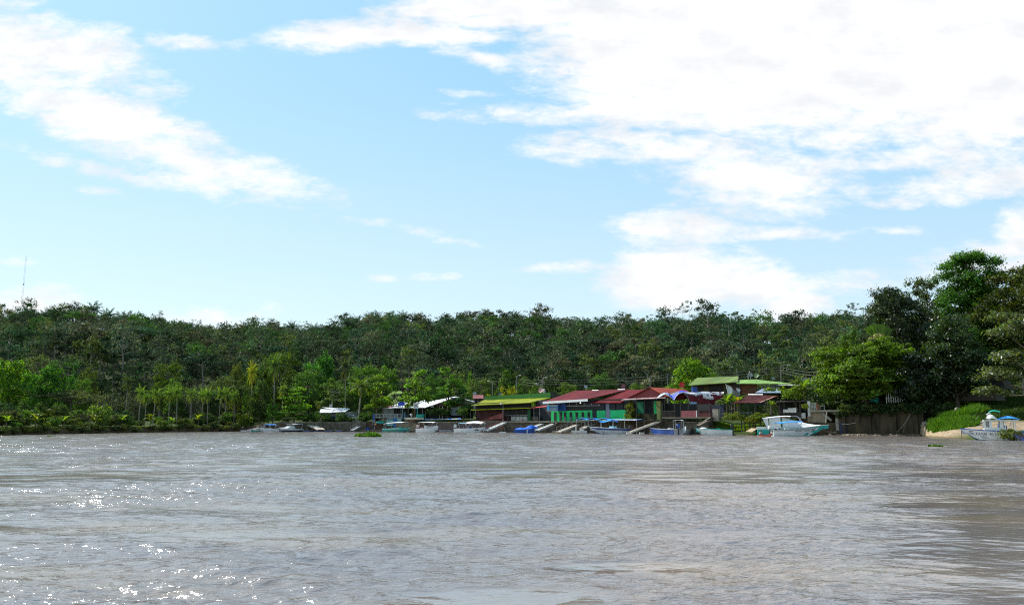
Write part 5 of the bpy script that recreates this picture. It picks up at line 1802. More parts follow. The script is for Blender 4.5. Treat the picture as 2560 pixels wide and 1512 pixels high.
# dark covered yard right of the shed
fJ = Facade(1945, 146, 2022, 142)
h = house('covered_yard', fJ, 1985, 1040, 'dark covered work yard between the shed and the quay')
fJ.part('wall', DARK, h, 1946, 1004, 2022, 1047, -3.5, .3)
MB().slab([fJ.p(1940, 1004.5, .5), fJ.p(2022, 1001.5, .5), fJ.p(2022, 998.5, -3.5), fJ.p(1940, 1001, -3.5)], .12).build('roof', WOOD_DARK, h)
for x in (1950, 1962, 1992, 2002):
    fJ.post('post', WOOD_DARK, h, x, 1003, 1046, .2, .1)
fJ.part('counter', WOOD_DARK, h, 1946, 1031, 2002, 1046, .1, .5)
fJ.part('door', WHITE_OLD, h, 2002, 1032, 2014, 1046, .05, .08)
for k, (x0, y0, x1, y1) in enumerate(((1958, 1023, 1971, 1031), (1970, 1019.5, 1983, 1031), (1982, 1018.5, 1991, 1025), (1982, 1025.2, 1991, 1031))):
    o = fJ.rect(MB(), x0, y0, x1 - .4, y1, .35, .5).build('crate', WHITE_OLD, None, fJ.p((x0 + x1) / 2, y1, .3))
    tag(o, ('low wide pale crate at the left of the counter row', 'tall pale crate in the middle of the counter', 'upper small pale crate at the right end of the counter', 'lower small pale crate at the right end of the counter')[k], 'crate', 'pale crates on the yard counter')

# ---- I: dark red shed on posts over the grass, with its green deck
fS = Facade(1836, 146, 1946, 142)
h = house('open_shed', fS, 1890, 1050, 'open shed with rusty dark red roof over the grassy bank')
MB().slab([fS.p(1832, 1006.6, 1.2), fS.p(1898, 1006.2, 1.2), fS.p(1946, 988.8, -3.2), fS.p(1871, 986.4, -3.2)], .1).build('roof', ROOF_RUST, h)
MB().slab([fS.p(1897, 1005.4, 1.3), fS.p(1903, 1005.0, 1.3), fS.p(1940, 989.6, -2.9), fS.p(1930, 992.6, -2.2)], .05).build('roof', roof_mat('rust_edge', (.45, .25, .16), (.5, .4, .3)), h)['label'] = 'pale rusty right edge sheet'
MB().slab([fS.p(1870, 986.6, -3.0), fS.p(1907, 986.8, -3.0), fS.p(1907, 984.2, -3.4), fS.p(1870, 984.0, -3.4)], .06).build('ridge_sheet', WHITE_OLD, h)
for x, y1 in ((1850, 1048), (1872, 1048), (1891, 1050), (1915, 1046), (1930, 1046)):
    fS.post('post', WOOD_DARK, h, x, 1004 - (x > 1900) * 6, y1, .6, .09)
fK = Facade(1849, 144, 1922, 141)
h = house('stilt_deck', fK, 1885, 1080, 'dark green timber deck on stilts above the grassy bank')
fK.part('deck', mat('deck_green', (.018, .05, .032), .7), h, 1849, 1046.8, 1918, 1051.6, 1.0, 3.6)
for x in (1855, 1863, 1875, 1885, 1889, 1903):
    fK.post('stilt', WOOD_DARK, h, x, 1051, 1079, .7 if x % 2 else -1.0, .1)
MB().beam(fK.p(1868, 1078, .2), fK.p(1888, 1056, .2), .1, .12).build('brace', WOOD_DARK, h)
mb = MB()
fK.rect(mb, 1849, 1030.6, 1880, 1031.6, .8, .06)
for x in (1850, 1860, 1870, 1880):
    fK.rect(mb, x, 1031.6, x + .8, 1047, .8, .06)
mb.build('railing', GREYP, h)
mb = MB()
for k in range(9):
    fK.rect(mb, 1895 + k * 4.4, 1031, 1896 + k * 4.4, 1046, .2, .06)
fK.rect(mb, 1893, 1030.4, 1932, 1031.4, .2, .06)
mb.build('railing', WOOD_DARK, h)
tag(MB().slab([at(1864, 1078, 137.6), at(1880, 1079.4, 136.6), at(1893, 1070.6, 138), at(1878, 1069.6, 139)], .1).build('plank_ramp', mat('tan_board', (.40, .30, .19), .8), None, at(1878, 1075, 138)), 'tan board ramp sloping to the water below the stilt deck', 'ramp')

# ---- K: quay with its slab, wall and fence
fQ = Facade(2018, 140, 2096, 137.5)
h = house('quay_platform', fQ, 2050, 1080, 'brown concrete quay platform with a white pillar at its corner')
fQ.part('wall', mat('brown_concrete', (.26, .20, .14), .9, .3, .8, col2=(.36, .29, .21), bump=.03), h, 2022, 1026, 2068, 1060, 0, 3)
fQ.part('wall', CONC_DARK, h, 2024, 1056, 2100, 1086, .3, 3.5)['label'] = 'dark foot of the platform'
fQ.part('slab', CONC, h, 2024, 1024.6, 2097, 1029, 1.0, 4)
fQ.part('pillar', WHITE_OLD, h, 2020, 1003, 2026.5, 1040, .25, .5)
fQ.part('pillar', CONC, h, 2090, 1024, 2098, 1076, .5, .6)
fQ.part('pillar', mat('brown_pier', (.20, .15, .11), .9), h, 2019, 1040, 2027, 1054, .3, .6)
MB().beam(fQ.p(2054, 1031, .4), fQ.p(2079, 1051, .4), .35, .4).build('brace', CONC, h)
MB().beam(fQ.p(2082, 1030, .4), fQ.p(2094, 1040, .4), .2, .2).build('brace', CONC, h)
MB().beam(fQ.p(2067, 1028, .9), fQ.p(2063.5, 1057, 1.2), .14, .14).build('prop', WOOD_PALE, h)
o = MB()
for k in range(5):
    fQ.rect(o, 2028, 1007 + k * 3.4, 2040.4, 1007.9 + k * 3.4, .3, .8)
for k in range(4):
    fQ.rect(o, 2028 + k * 4, 1007, 2028.8 + k * 4, 1024.4, .32, .05)
tag(o.build('crate', WHITE_OLD, None, fQ.p(2034, 1024.4, 0)), 'tall stack of white slatted fish crates on the quay', 'crate')
tag(fQ.rect(MB(), 2041, 1009, 2047, 1024.4, .2, 1.0).build('cabinet', mat('orange_wood', (.22, .075, .03), .7), None, fQ.p(2044, 1024.4, 0)), 'orange brown wooden cabinet beside the white crates', 'cabinet')
tb = thing('table', fQ.p(2057, 1024.4, 0), 'small metal table on the quay right of the orange cabinet', 'table')
fQ.part('tabletop', STEEL, tb, 2050, 1013.4, 2062, 1014.6, .2, .9)
for x in (2050.5, 2061):
    fQ.post('leg', STEEL, tb, x, 1014.6, 1024.4, .15, .04)
fQ.part('shelf', WOOD_DARK, tb, 2050.5, 1019, 2061.5, 1020, .1, .7)
# long dark quay wall
fW = Facade(2096, 137.3, 2310, 129)
qw = thing('quay_wall', fW.p(2200, 1085), 'long dark stained concrete quay wall under the almond tree', 'wall')
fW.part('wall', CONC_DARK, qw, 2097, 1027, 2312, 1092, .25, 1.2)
fW.part('coping', mat('mossy_coping', (.10, .09, .05), .9), qw, 2097, 1025.6, 2300, 1027.6, .4, 1.4)
for x in (2108, 2172, 2236, 2290):
    fW.part('buttress', CONC_DARK, qw, x, 1030, x + 7, 1088, .6, .4)
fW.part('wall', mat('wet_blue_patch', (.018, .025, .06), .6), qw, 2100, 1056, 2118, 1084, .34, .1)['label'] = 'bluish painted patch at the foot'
tag(MB().tube([fW.p(2104, 1059, .6), fW.p(2120, 1060, .9), fW.p(2140, 1056, .5)], .03, 5).build('mooring_rope', WOOD_PALE, None, fW.p(2104, 1059, .6)), 'pale mooring rope sagging along the dark quay wall', 'rope')
fn = thing('picket_fence', at(2240, 1012, 136), 'white slatted fence gleaming in the shade above the quay wall', 'fence')
for k in range(11):
    MB().beam(at(2216 + k * 4.4, 1009 - k * .5, 136), at(2217 + k * 4.6, 974 - k * .4, 136), .1, .05).build('picket', WHITE, fn)
MB().beam(at(2214, 996, 136.1), at(2268, 988, 136.1), .06, .1).build('rail', WHITE, fn)
tag(fW.rect(MB(), 2129, 1011, 2137.5, 1025.5, -1, .7).build('barrel', STEEL, None, fW.p(2133, 1025.5, -1)), 'pale metal bin on the quay under the almond tree', 'bin')
tag(fW.rect(MB(), 2157.6, 1010, 2159.4, 1026, -.6, .1).build('post', WHITE, None, fW.p(2158, 1026, -.6)), 'thin white post on the quay edge under the almond tree', 'post')
tag(sheet('teal_tarp', [[at(2176, 998, 137), at(2186, 994, 137), at(2196, 993, 137)], [at(2178, 1006, 136.5), at(2186, 1003, 136.5), at(2196, 1010, 136.5)]], TEAL, None, at(2186, 1008, 136.5)), 'teal tarpaulin hung in the shade above the quay wall', 'tarpaulin')
# low buildings in the shade behind the slope
fL = Facade(2330, 136, 2500, 128)
h = house('low_house', fL, 2400, 1000, 'low grey walled house in the shade above the grassy slope')
fL.part('wall', mat('dark_wall', (.05, .042, .035), .9), h, 2340, 972, 2490, 1002, 0, 4)
fL.part('wall', CONC, h, 2340, 966, 2352, 990, .1, .2)['label'] = 'pale wall end'
MB().slab([fL.p(2464, 942, 1), fL.p(2512, 940, 1), fL.p(2512, 936, -3), fL.p(2464, 938, -3)], .1).build('roof', ROOF_WHITE, h)
fL.part('wall', DARK, h, 2466, 942, 2512, 972, -.3, 3)

# ---- retaining walls of the landing
def bank_wall(name, pts, z0, z1, t, m, label):
    root = thing(name, (pts[0][0], pts[0][1], 0), label, 'wall')
    mb = MB()
    for a, b in zip(pts[:-1], pts[1:]):
        mb.wall(a, b, z0, z1, t)
    mb.build('wall', m, root)
    mb = MB()
    for a, b in zip(pts[:-1], pts[1:]):
        d = Vector((a[0] - b[0], a[1] - b[1], 0)).normalized()
        n = Vector((d.y, -d.x, 0))
        n = n if n.y < 0 else -n
        mb.wall((a[0] + n.x * .06, a[1] + n.y * .06), (b[0] + n.x * .06, b[1] + n.y * .06), z1, z1 + .14, t + .1)
    mb.build('coping', CONC, root)
    return root


def shp(px, d=0.0):
    Y = float(SHORE(px)) + d
    return ((px - 1280) * math.cos(TH) / F * Y, Y)


bank_wall('retaining_wall', [shp(x, -.4) for x in (690, 760, 840, 915)], -1, 2.25, 1.2, STONE, 'grey stone retaining wall behind the left floating dock')
bank_wall('retaining_wall', [shp(x, -.4) for x in (985, 1040)], -1, 2.0, 1.2, mat('brown_block', (.20, .15, .09), .95, .35, 1.2, col2=(.30, .23, .15), bump=.06), 'brown block retaining wall behind the green canopied boat')
bank_wall('retaining_wall', [shp(x, -.4) for x in (1060, 1110, 1165, 1200)], -1, 2.3, 1.0, mat('plank_wall', (.08, .06, .055), .9, .4, 2.0, (5, 5, .5), col2=(.15, .11, .10)), 'dull brown plank wall below the blue awning strip')
bank_wall('retaining_wall', [shp(x, -.4) for x in (1202, 1300, 1400, 1500, 1570)], -1, 2.45, 1.2, STONE, 'long dark stone wall below the two restaurant decks')
bank_wall('retaining_wall', [shp(x, -.4) for x in (1570, 1660, 1774)], -1, 2.2, 1.0, STONE, 'dark stone wall in the shadow under the stilt house')
# ------------------------------------------------------------------ boats, docks, gangways
HULL_W = mat('hull_white', (.62, .62, .62), .35, .1, .9, col2=(.74, .74, .74), spec=.5)
HULL_G = mat('hull_grey_white', (.36, .37, .39), .4, .15, .9, col2=(.46, .46, .48), spec=.5)
HULL_T = mat('hull_turquoise', (.0, .30, .28), .4, .15, .9, col2=(.01, .40, .36), spec=.5)
HULL_DT = mat('hull_deep_teal', (.005, .13, .11), .45, .2, .9, spec=.4)
HULL_B = mat('hull_blue', (.008, .05, .24), .4, .2, .9, col2=(.012, .08, .36), spec=.5)
HULL_RED = mat('hull_red', (.30, .07, .055), .6, .3, 1.4, col2=(.42, .13, .10))
HULL_D = mat('hull_dark', (.02, .022, .03), .5, .3)
CANVAS_W = mat('white_canvas', (.74, .74, .74), .7, .08, 1.0, col2=(.80, .80, .80))
CANVAS_B = mat('bright_blue_canvas', (.01, .24, .74), .6, .15, 1.0, col2=(.02, .36, .88))
CANVAS_T = mat('teal_canvas', (.0, .30, .24), .6, .15, 1.0)
ALU = mat('aluminium', (.55, .56, .58), .35, .1, metal=.5)
BLACK = mat('black_plastic', (.015, .015, .017), .4, .2)
CLEAR = mat('clear_curtain', (.60, .63, .66), .25, .1, 1.0, col2=(.72, .74, .76))


class Hull:
    """open boat hull in its own frame: x from stern 0 to bow L, y half breadth, z above the water"""
    def __init__(s, L, B, H, rise=.5, rake=.13, sheer_pow=2.2, tf=.82, chine=.42):
        s.L, s.B, s.H, s.rise, s.rake, s.sp, s.tf, s.ch = L, B, H, rise, rake, sheer_pow, tf, chine

    def half(s, t):
        return s.B / 2 * (s.tf + (1 - s.tf) * min(1, t / .35)) * max(.015, (1 - max(0, (t - .38) / .62) ** 2.3))

    def sheer(s, t):
        return s.H * (1 + s.rise * t ** s.sp)

    def pt(s, t, k, side, inset=0.0):
        """k: 0 keel, s.ch chine, 1 gunwale"""
        hb = max(.01, s.half(t) - inset)
        kz = -.25 + (s.sheer(t) + .25) * max(0, (t - .86) / .14) ** 1.6 * .92
        zs = s.sheer(t)
        if k <= s.ch:
            y = hb * .82 * (k / s.ch) ** .8
            z = kz + (zs - kz) * .22 * (k / s.ch) ** 1.4
        else:
            f = (k - s.ch) / (1 - s.ch)
            y = hb * (.82 + .18 * f ** .8)
            z = kz + (zs - kz) * (.22 + .78 * f)
        x = s.L * t * (1 - s.rake) + s.L * s.rake * t ** 3 * (.12 + .88 * max(0, (z + .25) / (zs + .25)))
        return Vector((x, side * y, z))

    def mesh(s, name, mats, parent, stripe=.72):
        """mats: topsides, bottom, stripe (upper strake), inside"""
        mb = MB()
        nt, ks = 22, [0, .14, .28, s.ch, .56, stripe, .86, 1.0]
        ts = [i / nt for i in range(nt + 1)]
        ring = [(k, -1) for k in ks[::-1]] + [(k, 1) for k in ks[1:]]
        n = len(ring)
        idx = []
        for t in ts:
            idx.append([len(mb.v) + i for i in range(n)])
            mb.v += [s.pt(t, k, sd) for k, sd in ring]
        for i in range(nt):
            for j in range(n - 1):
                kk = (ring[j][0] + ring[j + 1][0]) / 2
                mb.f.append([idx[i][j], idx[i][j + 1], idx[i + 1][j + 1], idx[i + 1][j]])
                mb.m.append(1 if kk < s.ch else (2 if kk > stripe else 0))
        mb.f.append(idx[0][::-1])
        mb.m.append(0)
        # inside skin and floor
        fl = .18
        ib = []
        for t in ts:
            ib.append(len(mb.v))
            for sd in (-1, 1):
                g = s.pt(t, 1, sd)
                gi = s.pt(t, 1, sd, .07)
                gi.x = g.x - (.1 if t > .95 else 0)
                lo = Vector((gi.x, gi.y * .86, max(fl, g.z - .62 if t > .8 else fl)))
                mb.v += [g, gi, lo]
        for i in range(nt):
            a, b = ib[i], ib[i + 1]
            mb.f += [[a, a + 1, b + 1, b], [a + 1, a + 2, b + 2, b + 1], [a + 3, a + 4, b + 4, b + 3], [a + 4, a + 5, b + 5, b + 4], [a + 2, a + 5, b + 5, b + 2]]
            mb.m += [3] * 5
        mb.f.append([ib[0] + 1, ib[0] + 2, ib[0] + 5, ib[0] + 4])
        mb.m.append(3)
        return mb.build(name, mats, parent, (0, 0, 0))

    def rail(s, name, m, parent, r=.04):
        mb = MB()
        for sd in (-1, 1):
            mb.tube([s.pt(i / 16, 1, sd) + Vector((0, 0, .01)) for i in range(17)], r, 5)
        mb.tube([s.pt(0, 1, -1), s.pt(0, 1, 1)], r, 5)
        return mb.build(name, m, parent, (0, 0, 0))

    def deck(s, name, m, parent, t0, t1, dz=-.03, crown=.06):
        mb = MB()
        n = 8
        o = []
        for i in range(n + 1):
            t = t0 + (t1 - t0) * i / n
            a, b = s.pt(t, 1, -1, .05), s.pt(t, 1, 1, .05)
            c = (a + b) / 2 + Vector((0, 0, crown))
            o.append(len(mb.v))
            mb.v += [a + Vector((0, 0, dz)), c + Vector((0, 0, dz)), b + Vector((0, 0, dz)), a + Vector((0, 0, dz - .06)), b + Vector((0, 0, dz - .06))]
        for i in range(n):
            a, b = o[i], o[i + 1]
            mb.f += [[a, a + 1, b + 1, b], [a + 1, a + 2, b + 2, b + 1], [a + 3, b + 3, b + 4, a + 4]]
            mb.m += [0, 0, 0]
        a = o[0]
        mb.f.append([a, a + 3, a + 4, a + 2, a + 1])
        mb.m.append(0)
        return mb.build(name, m, parent, (0, 0, 0))


def boat_root(name, label, cat, ps, pb, group=None):
    """ps, pb: photo pixels (x, y) of stern and bow at the waterline"""
    a, b = gnd(*ps), gnd(*pb)
    d = b - a
    L = d.length
    return thing(name, (a.x, a.y, 0.0), label, cat, group, math.atan2(d.y, d.x)), L


def outboard(parent, x, y, z, m, tilt=0.0, s=1.0):
    mb = MB()
    pts = [(-.22, .30), (-.30, .62), (-.22, .86), (.10, .90), (.26, .70), (.24, .34)]
    for sd in (0,):
        k = len(pts)
        vs = []
        for yy, q in ((-.20, .86), (-.10, 1.0), (.10, 1.0), (.20, .86)):
            for px_, pz_ in pts:
                vs.append((px_ * q, yy, .58 + (pz_ - .58) * q))
        fs = [list(range(k))[::-1], list(range(3 * k, 4 * k))]
        for r_ in range(3):
            for i in range(k):
                fs.append([r_ * k + i, r_ * k + (i + 1) % k, (r_ + 1) * k + (i + 1) % k, (r_ + 1) * k + i])
        mb.add(vs, fs)
    leg = MB()
    leg.box((0, 0, -.75), .22, .12, 1.06).box((-.1, 0, -.78), .55, .05, .06)
    leg.tube([(-.28, 0, -.66), (.2, 0, -.66)], .07, 8)
    ca, sa = math.cos(tilt), math.sin(tilt)
    for b_ in (mb, leg):
        b_.v = [Vector((x + (v.x * ca + v.z * sa) * s, y + v.y * s, z + (-v.x * sa + v.z * ca) * s)) for v in b_.v]
    o = mb.build('outboard_motor', m, parent, (0, 0, 0))
    leg.build('drive_leg', BLACK, o, (0, 0, 0))
    return o


def bimini(parent, x0, x1, wd, z, m, base_z, posts=4, arch=.18, lift=0.0, name='canopy', pm=None, slope=0.0):
    rows = []
    for i in range(7):
        f = i / 6
        rows.append([Vector((x0 + (x1 - x0) * f, -wd / 2 + wd * j / 6, z + arch * (1 - (2 * j / 6 - 1) ** 2) + lift * math.sin(f * math.pi) + slope * (f - .5))) for j in range(7)])
    sheet(name, rows, m, parent, (0, 0, 0), .04)
    for i in range(posts):
        xx = x0 + .2 if i < 2 else x1 - .2
        sd = -1 if i % 2 else 1
        zz = z + (slope * (-.5 if i < 2 else .5)) - .03
        MB().tube([(xx + (x1 - x0) * (.12 if i < 2 else -.12), sd * wd * .44, base_z), (xx, sd * wd * .48, zz)], .03, 5).build('post', pm or ALU, parent, (0, 0, 0))


def seats(parent, hull, ts, m):
    for t in ts:
        p = hull.pt(t, 1, 1, .1)
        MB().box((p.x, 0, hull.sheer(t) - .32), .32, 2 * p.y * .95, .05).build('seat', m, parent, (0, 0, 0))


def hull_text(txt, hull, parent, x0, zc, size, m, side=-1, mirror=False, name='lettering', width=None):
    cu_ = bpy.data.curves.new('text', 'FONT')
    cu_.body = txt
    cu_.size = size
    to = bpy.data.objects.new('text', cu_)
    COL.objects.link(to)
    dg = bpy.context.evaluated_depsgraph_get()
    dg.update()
    me = bpy.data.meshes.new_from_object(to.evaluated_get(dg))
    bpy.data.objects.remove(to)
    bm = bmesh.new()
    bm.from_mesh(me)
    bmesh.ops.triangulate(bm, faces=bm.faces)
    mb = MB()
    w_ = max(v.co.x for v in bm.verts)
    if width:
        for v in bm.verts:
            v.co.x *= width / w_
        w_ = width
    vs = []
    for v in bm.verts:
        xx = x0 + (w_ - v.co.x if mirror else v.co.x)
        zz = zc(xx) + v.co.y
        vs.append(Vector((xx, side * (hull_y(hull, xx, zz) + .012), zz)))
    mb.add(vs, [[v.index for v in f.verts] for f in bm.faces])
    bm.free()
    o = mb.build(name, m, parent, (0, 0, 0))
    bpy.data.meshes.remove(me)
    return o, w_


def hull_y(h, x, z):
    lo, hi = 0.0, 1.0
    best = 0
    for i in range(40):
        t = i / 39
        for k in (.5, .6, .7, .8, .9, 1.0):
            pass
    # solve t for x at this height
    t = min(.97, x / (h.L * (1 - h.rake)))
    for _ in range(12):
        zs = h.sheer(t)
        xx = h.L * t * (1 - h.rake) + h.L * h.rake * t ** 3 * (.12 + .88 * max(0, (z + .25) / (zs + .25)))
        t = min(.985, max(0, t + (x - xx) / h.L))
    a, b = h.ch, 1.0
    for _ in range(18):
        k = (a + b) / 2
        if h.pt(t, k, 1).z < z:
            a = k
        else:
            b = k
    return h.pt(t, (a + b) / 2, 1).y


def hull_patch(hull, parent, corners, m, side=-1, name='stripe'):
    """flat mark painted on the hull side: corners in (x, z)"""
    mb = MB()
    n = 6
    (ax, az), (bx, bz), (cx, cz), (dx, dz) = corners
    for i in range(n):
        for f0, f1 in ((i / n, (i + 1) / n),):
            vs = []
            for f, e in ((f0, 0), (f1, 0), (f1, 1), (f0, 1)):
                xx = (ax + (bx - ax) * f) * (1 - e) + (dx + (cx - dx) * f) * e
                zz = (az + (bz - az) * f) * (1 - e) + (dz + (cz - dz) * f) * e
                vs.append(Vector((xx, side * (hull_y(hull, xx, zz) + .014), zz)))
            mb.add(vs, [(0, 1, 2, 3)])
    return mb.build(name, m, parent, (0, 0, 0))


def pxh(py_dist, Y):
    return py_dist * Y / F


# --- far left group
r_, L = boat_root('skiff', 'small grey skiff lying under the overhanging bush, leftmost of all the boats', 'boat', (606, 1079.3), (634, 1079.5))
hl = Hull(L, 1.5, .42, .35)
hl.mesh('hull', [HULL_G, HULL_D, HULL_G, HULL_G], r_)
seats(r_, hl, (.35, .6), WOOD)
outboard(r_, -.15, 0, .35, BLACK, .3)
r_, L = boat_root('motorboat', 'low turquoise boat half hidden behind the white canopied motorboat', 'boat', (650, 1078.6), (628, 1079.8))
hl = Hull(L, 1.6, .55, .4)
hl.mesh('hull', [HULL_T, HULL_D, HULL_W, HULL_T], r_)
seats(r_, hl, (.3, .6), WOOD)
r_, L = boat_root('motorboat', 'white motorboat with small blue canopy, left of the white gangway', 'boat', (692, 1079.4), (648, 1080.0))
hl = Hull(L, 1.9, .75, .35)
hl.mesh('hull', [HULL_W, HULL_G, HULL_W, HULL_G], r_)
hl.rail('rail', HULL_W, r_)
bimini(r_, L * .2, L * .62, 1.7, 1.75, TARP, .7)
MB().box((L * .42, 0, .3), .6, .7, .7).build('console', WHITE_OLD, r_, (0, 0, 0))
hl.deck('deck', HULL_W, r_, .68, .97)
r_, L = boat_root('motorboat', 'dark hulled boat with white cabin and thin white hardtop beside the left gangway', 'boat', (752, 1078.8), (694, 1080))
hl = Hull(L, 2.1, .75, .35)
hl.mesh('hull', [HULL_D, HULL_D, HULL_W, HULL_G], r_)
hl.deck('deck', HULL_W, r_, .55, .97, .0, .15)
MB().add([(L * .38, -.7, .8), (L * .68, -.5, .95), (L * .68, .5, .95), (L * .38, .7, .8), (L * .40, -.6, 1.45), (L * .56, -.45, 1.35), (L * .56, .45, 1.35), (L * .40, .6, 1.45)],
         [(0, 1, 5, 4), (1, 2, 6, 5), (2, 3, 7, 6), (3, 0, 4, 7), (4, 5, 6, 7)]).build('cabin', HULL_W, r_, (0, 0, 0))
MB().box((L * .34, 0, .5), .5, .6, .8).build('seat', REDW, r_, (0, 0, 0))
bimini(r_, L * .05, L * .5, 1.8, 1.95, CANVAS_W, .7, 4, .08)

# --- boat under blue canopy at the left dock
r_, L = boat_root('motorboat', 'pale motorboat under a bright blue canopy left of the floating weeds', 'boat', (912, 1078.2), (852, 1078.8))
hl = Hull(L, 1.9, .55, .4)
hl.mesh('hull', [HULL_G, HULL_D, HULL_W, HULL_G], r_)
bimini(r_, L * .18, L * .72, 1.9, 1.5, TARP, .5, 4, .2)
seats(r_, hl, (.3, .5), WHITE_OLD)
outboard(r_, -.15, 0, .45, HULL_W)
# --- green boat with the white canopy
r_, L = boat_root('motorboat', 'green motorboat with long white canopy moored by the block wall', 'boat', (962, 1079.8), (1024, 1080.6))
hl = Hull(L, 2.0, .80, .22)
hl.mesh('hull', [HULL_DT, HULL_B, HULL_T, HULL_DT], r_, .8)
hl.rail('rail', HULL_T, r_)
bimini(r_, L * .08, L * .84, 2.0, 2.15, CANVAS_W, .7, 4, .16, .1, slope=.35)
MB().ball((L * .62, 0, .95), .75, .6, .35).build('covered_seat', CANVAS_T, r_, (0, 0, 0))
MB().box((L * .38, 0, .4), .6, .8, .7).build('console', TEAL, r_, (0, 0, 0))
outboard(r_, -.15, 0, .6, BLACK)
# --- white boat with hardtop
r_, L = boat_root('motorboat', 'white centre console boat with hardtop and pinkish outboard', 'boat', (1044, 1080.6), (1096, 1080.9))
hl = Hull(L, 2.1, .85, .35)
hl.mesh('hull', [HULL_W, HULL_W, HULL_W, HULL_G], r_)
hl.rail('rail', HULL_W, r_)
hl.deck('deck', HULL_W, r_, .62, .98, .0, .45)
MB().box((L * .42, 0, .4), .7, .8, 1.2).build('console', HULL_W, r_, (0, 0, 0))
MB().box((L * .43, 0, 1.62), .4, .7, .42).build('windscreen', GLASS, r_, (0, 0, 0))
MB().box((L * .27, 0, .4), .5, 1.0, .8).build('seat', paint('pink_grey', 190, 150, 150), r_, (0, 0, 0))
bimini(r_, L * .12, L * .86, 2.0, 2.25, CANVAS_W, .85, 4, .1, .12)
outboard(r_, -.1, 0, .7, paint('pinkish_cowl', 205, 180, 178), .15, 1.2)
# --- small grey dock boat
r_, L = boat_root('skiff', 'low grey skiff between the hardtop boat and the dolphin boat', 'boat', (1140, 1079.6), (1097, 1080.2))
hl = Hull(L, 1.6, .5, .25)
hl.mesh('hull', [HULL_G, HULL_D, HULL_G, HULL_G], r_)
seats(r_, hl, (.3, .55), paint('pale_blue_seat', 130, 165, 205))
outboard(r_, -.1, 0, .4, HULL_W)
# --- dolphin boat
r_, L = boat_root('motorboat', 'white motorboat with black dolphin mark and double white bimini', 'boat', (1139, 1080.8), (1214, 1081.2))
hl = Hull(L, 2.2, .85, .42)
hl.mesh('hull', [HULL_W, HULL_W, HULL_W, HULL_G], r_)
hl.rail('rail', HULL_W, r_)
hl.deck('deck', HULL_W, r_, .66, .98)
bimini(r_, L * .40, L * .94, 2.1, 2.0, CANVAS_W, .95, 4, .42, .18)
bimini(r_, L * .36, L * .80, 1.9, 2.0, CANVAS_W, .95, 2, .2, .05, 'canopy')
bimini(r_, L * .14, L * .56, 1.9, 2.05, paint('blue_grey_canvas', 105, 150, 175), .85, 4, .15, .05, 'canopy')
MB().box((L * .49, 0, .5), .6, .8, .85).build('console', BLUEW, r_, (0, 0, 0))
MB().box((L * .66, 0, .5), .5, .9, .7).build('seat', BLACK, r_, (0, 0, 0))
outboard(r_, -.15, 0, .75, HULL_W, .1, 1.25)
# dolphin silhouette on the bow
dol = [(0, .05), (.12, .16), (.25, .26), (.38, .30), (.46, .42), (.52, .30), (.66, .24), (.80, .12), (.95, .02), (.80, .02), (.70, .04), (.62, -.14), (.55, .04), (.36, .10), (.2, .06), (.1, -.04), (-.06, -.02)]
mb = MB()
x0, z0 = L * .68, .50
vs = [Vector((x0 + a * 1.15, -(hull_y(hl, x0 + a * 1.15, z0 + b * .9) + .015), z0 + b * .9)) for a, b in dol]
c = sum(vs, Vector()) / len(vs)
mb.add(vs + [c], [[i, (i + 1) % len(vs), len(vs)] for i in range(len(vs))])
mb.build('dolphin_mark', BLACK, r_, (0, 0, 0))
# --- white boat and blue covered boat before the green restaurant
r_, L = boat_root('motorboat', 'small white runabout nosing out behind the blue covered boat', 'boat', (1302, 1079.0), (1260, 1080.6))
hl = Hull(L, 1.9, .80, .3)
hl.mesh('hull', [HULL_W, HULL_G, HULL_W, HULL_G], r_)
hl.deck('deck', HULL_W, r_, .35, .97, .0, .28)
hull_patch(hl, r_, ((L * .3, .42), (L * .72, .44), (L * .72, .52), (L * .3, .5)), GREYP, 1)
MB().box((L * .5, 0, .8), .5, .7, .4).build('windscreen', GLASS, r_, (0, 0, 0))
bimini(r_, -.1, L * .5, 1.7, 2.1, paint('pale_teal_canvas', 140, 190, 200), .8, 4, .12, .05, slope=.1)
r_, L = boat_root('motorboat', 'boat wrapped in a bright blue cover below the sloping gangways', 'boat', (1284, 1082.2), (1347, 1082.2))
hl = Hull(L, 2.1, .72, .6)
hl.mesh('hull', [HULL_B, HULL_B, HULL_B, HULL_B], r_)
rows = []
for i in range(13):
    t = .06 + .9 * i / 12
    a, b = hl.pt(t, 1, -1), hl.pt(t, 1, 1)
    hgt = .18 + .55 * math.exp(-((t - .72) / .16) ** 2) + .25 * math.exp(-((t - .3) / .12) ** 2)
    rows.append([a.lerp(b, j / 6) + Vector((0, 0, hgt * math.sin(math.pi * j / 6) + .04)) for j in range(7)])
sheet('cover', rows, mat('blue_cover', (.008, .10, .58), .5, .25, 1.2, col2=(.01, .18, .78)), r_, (0, 0, 0), .03)
hull_patch(hl, r_, ((L * .52, .0), (L * .555, .0), (L * .555, .75), (L * .52, .75)), HULL_W, -1)
tag(MB().box(tuple(gnd(1256, 1081.8)), 1.6, .7, .22).build('float', HULL_W, None, gnd(1256, 1081.8)), 'small white float beside the blue covered boat', 'float')
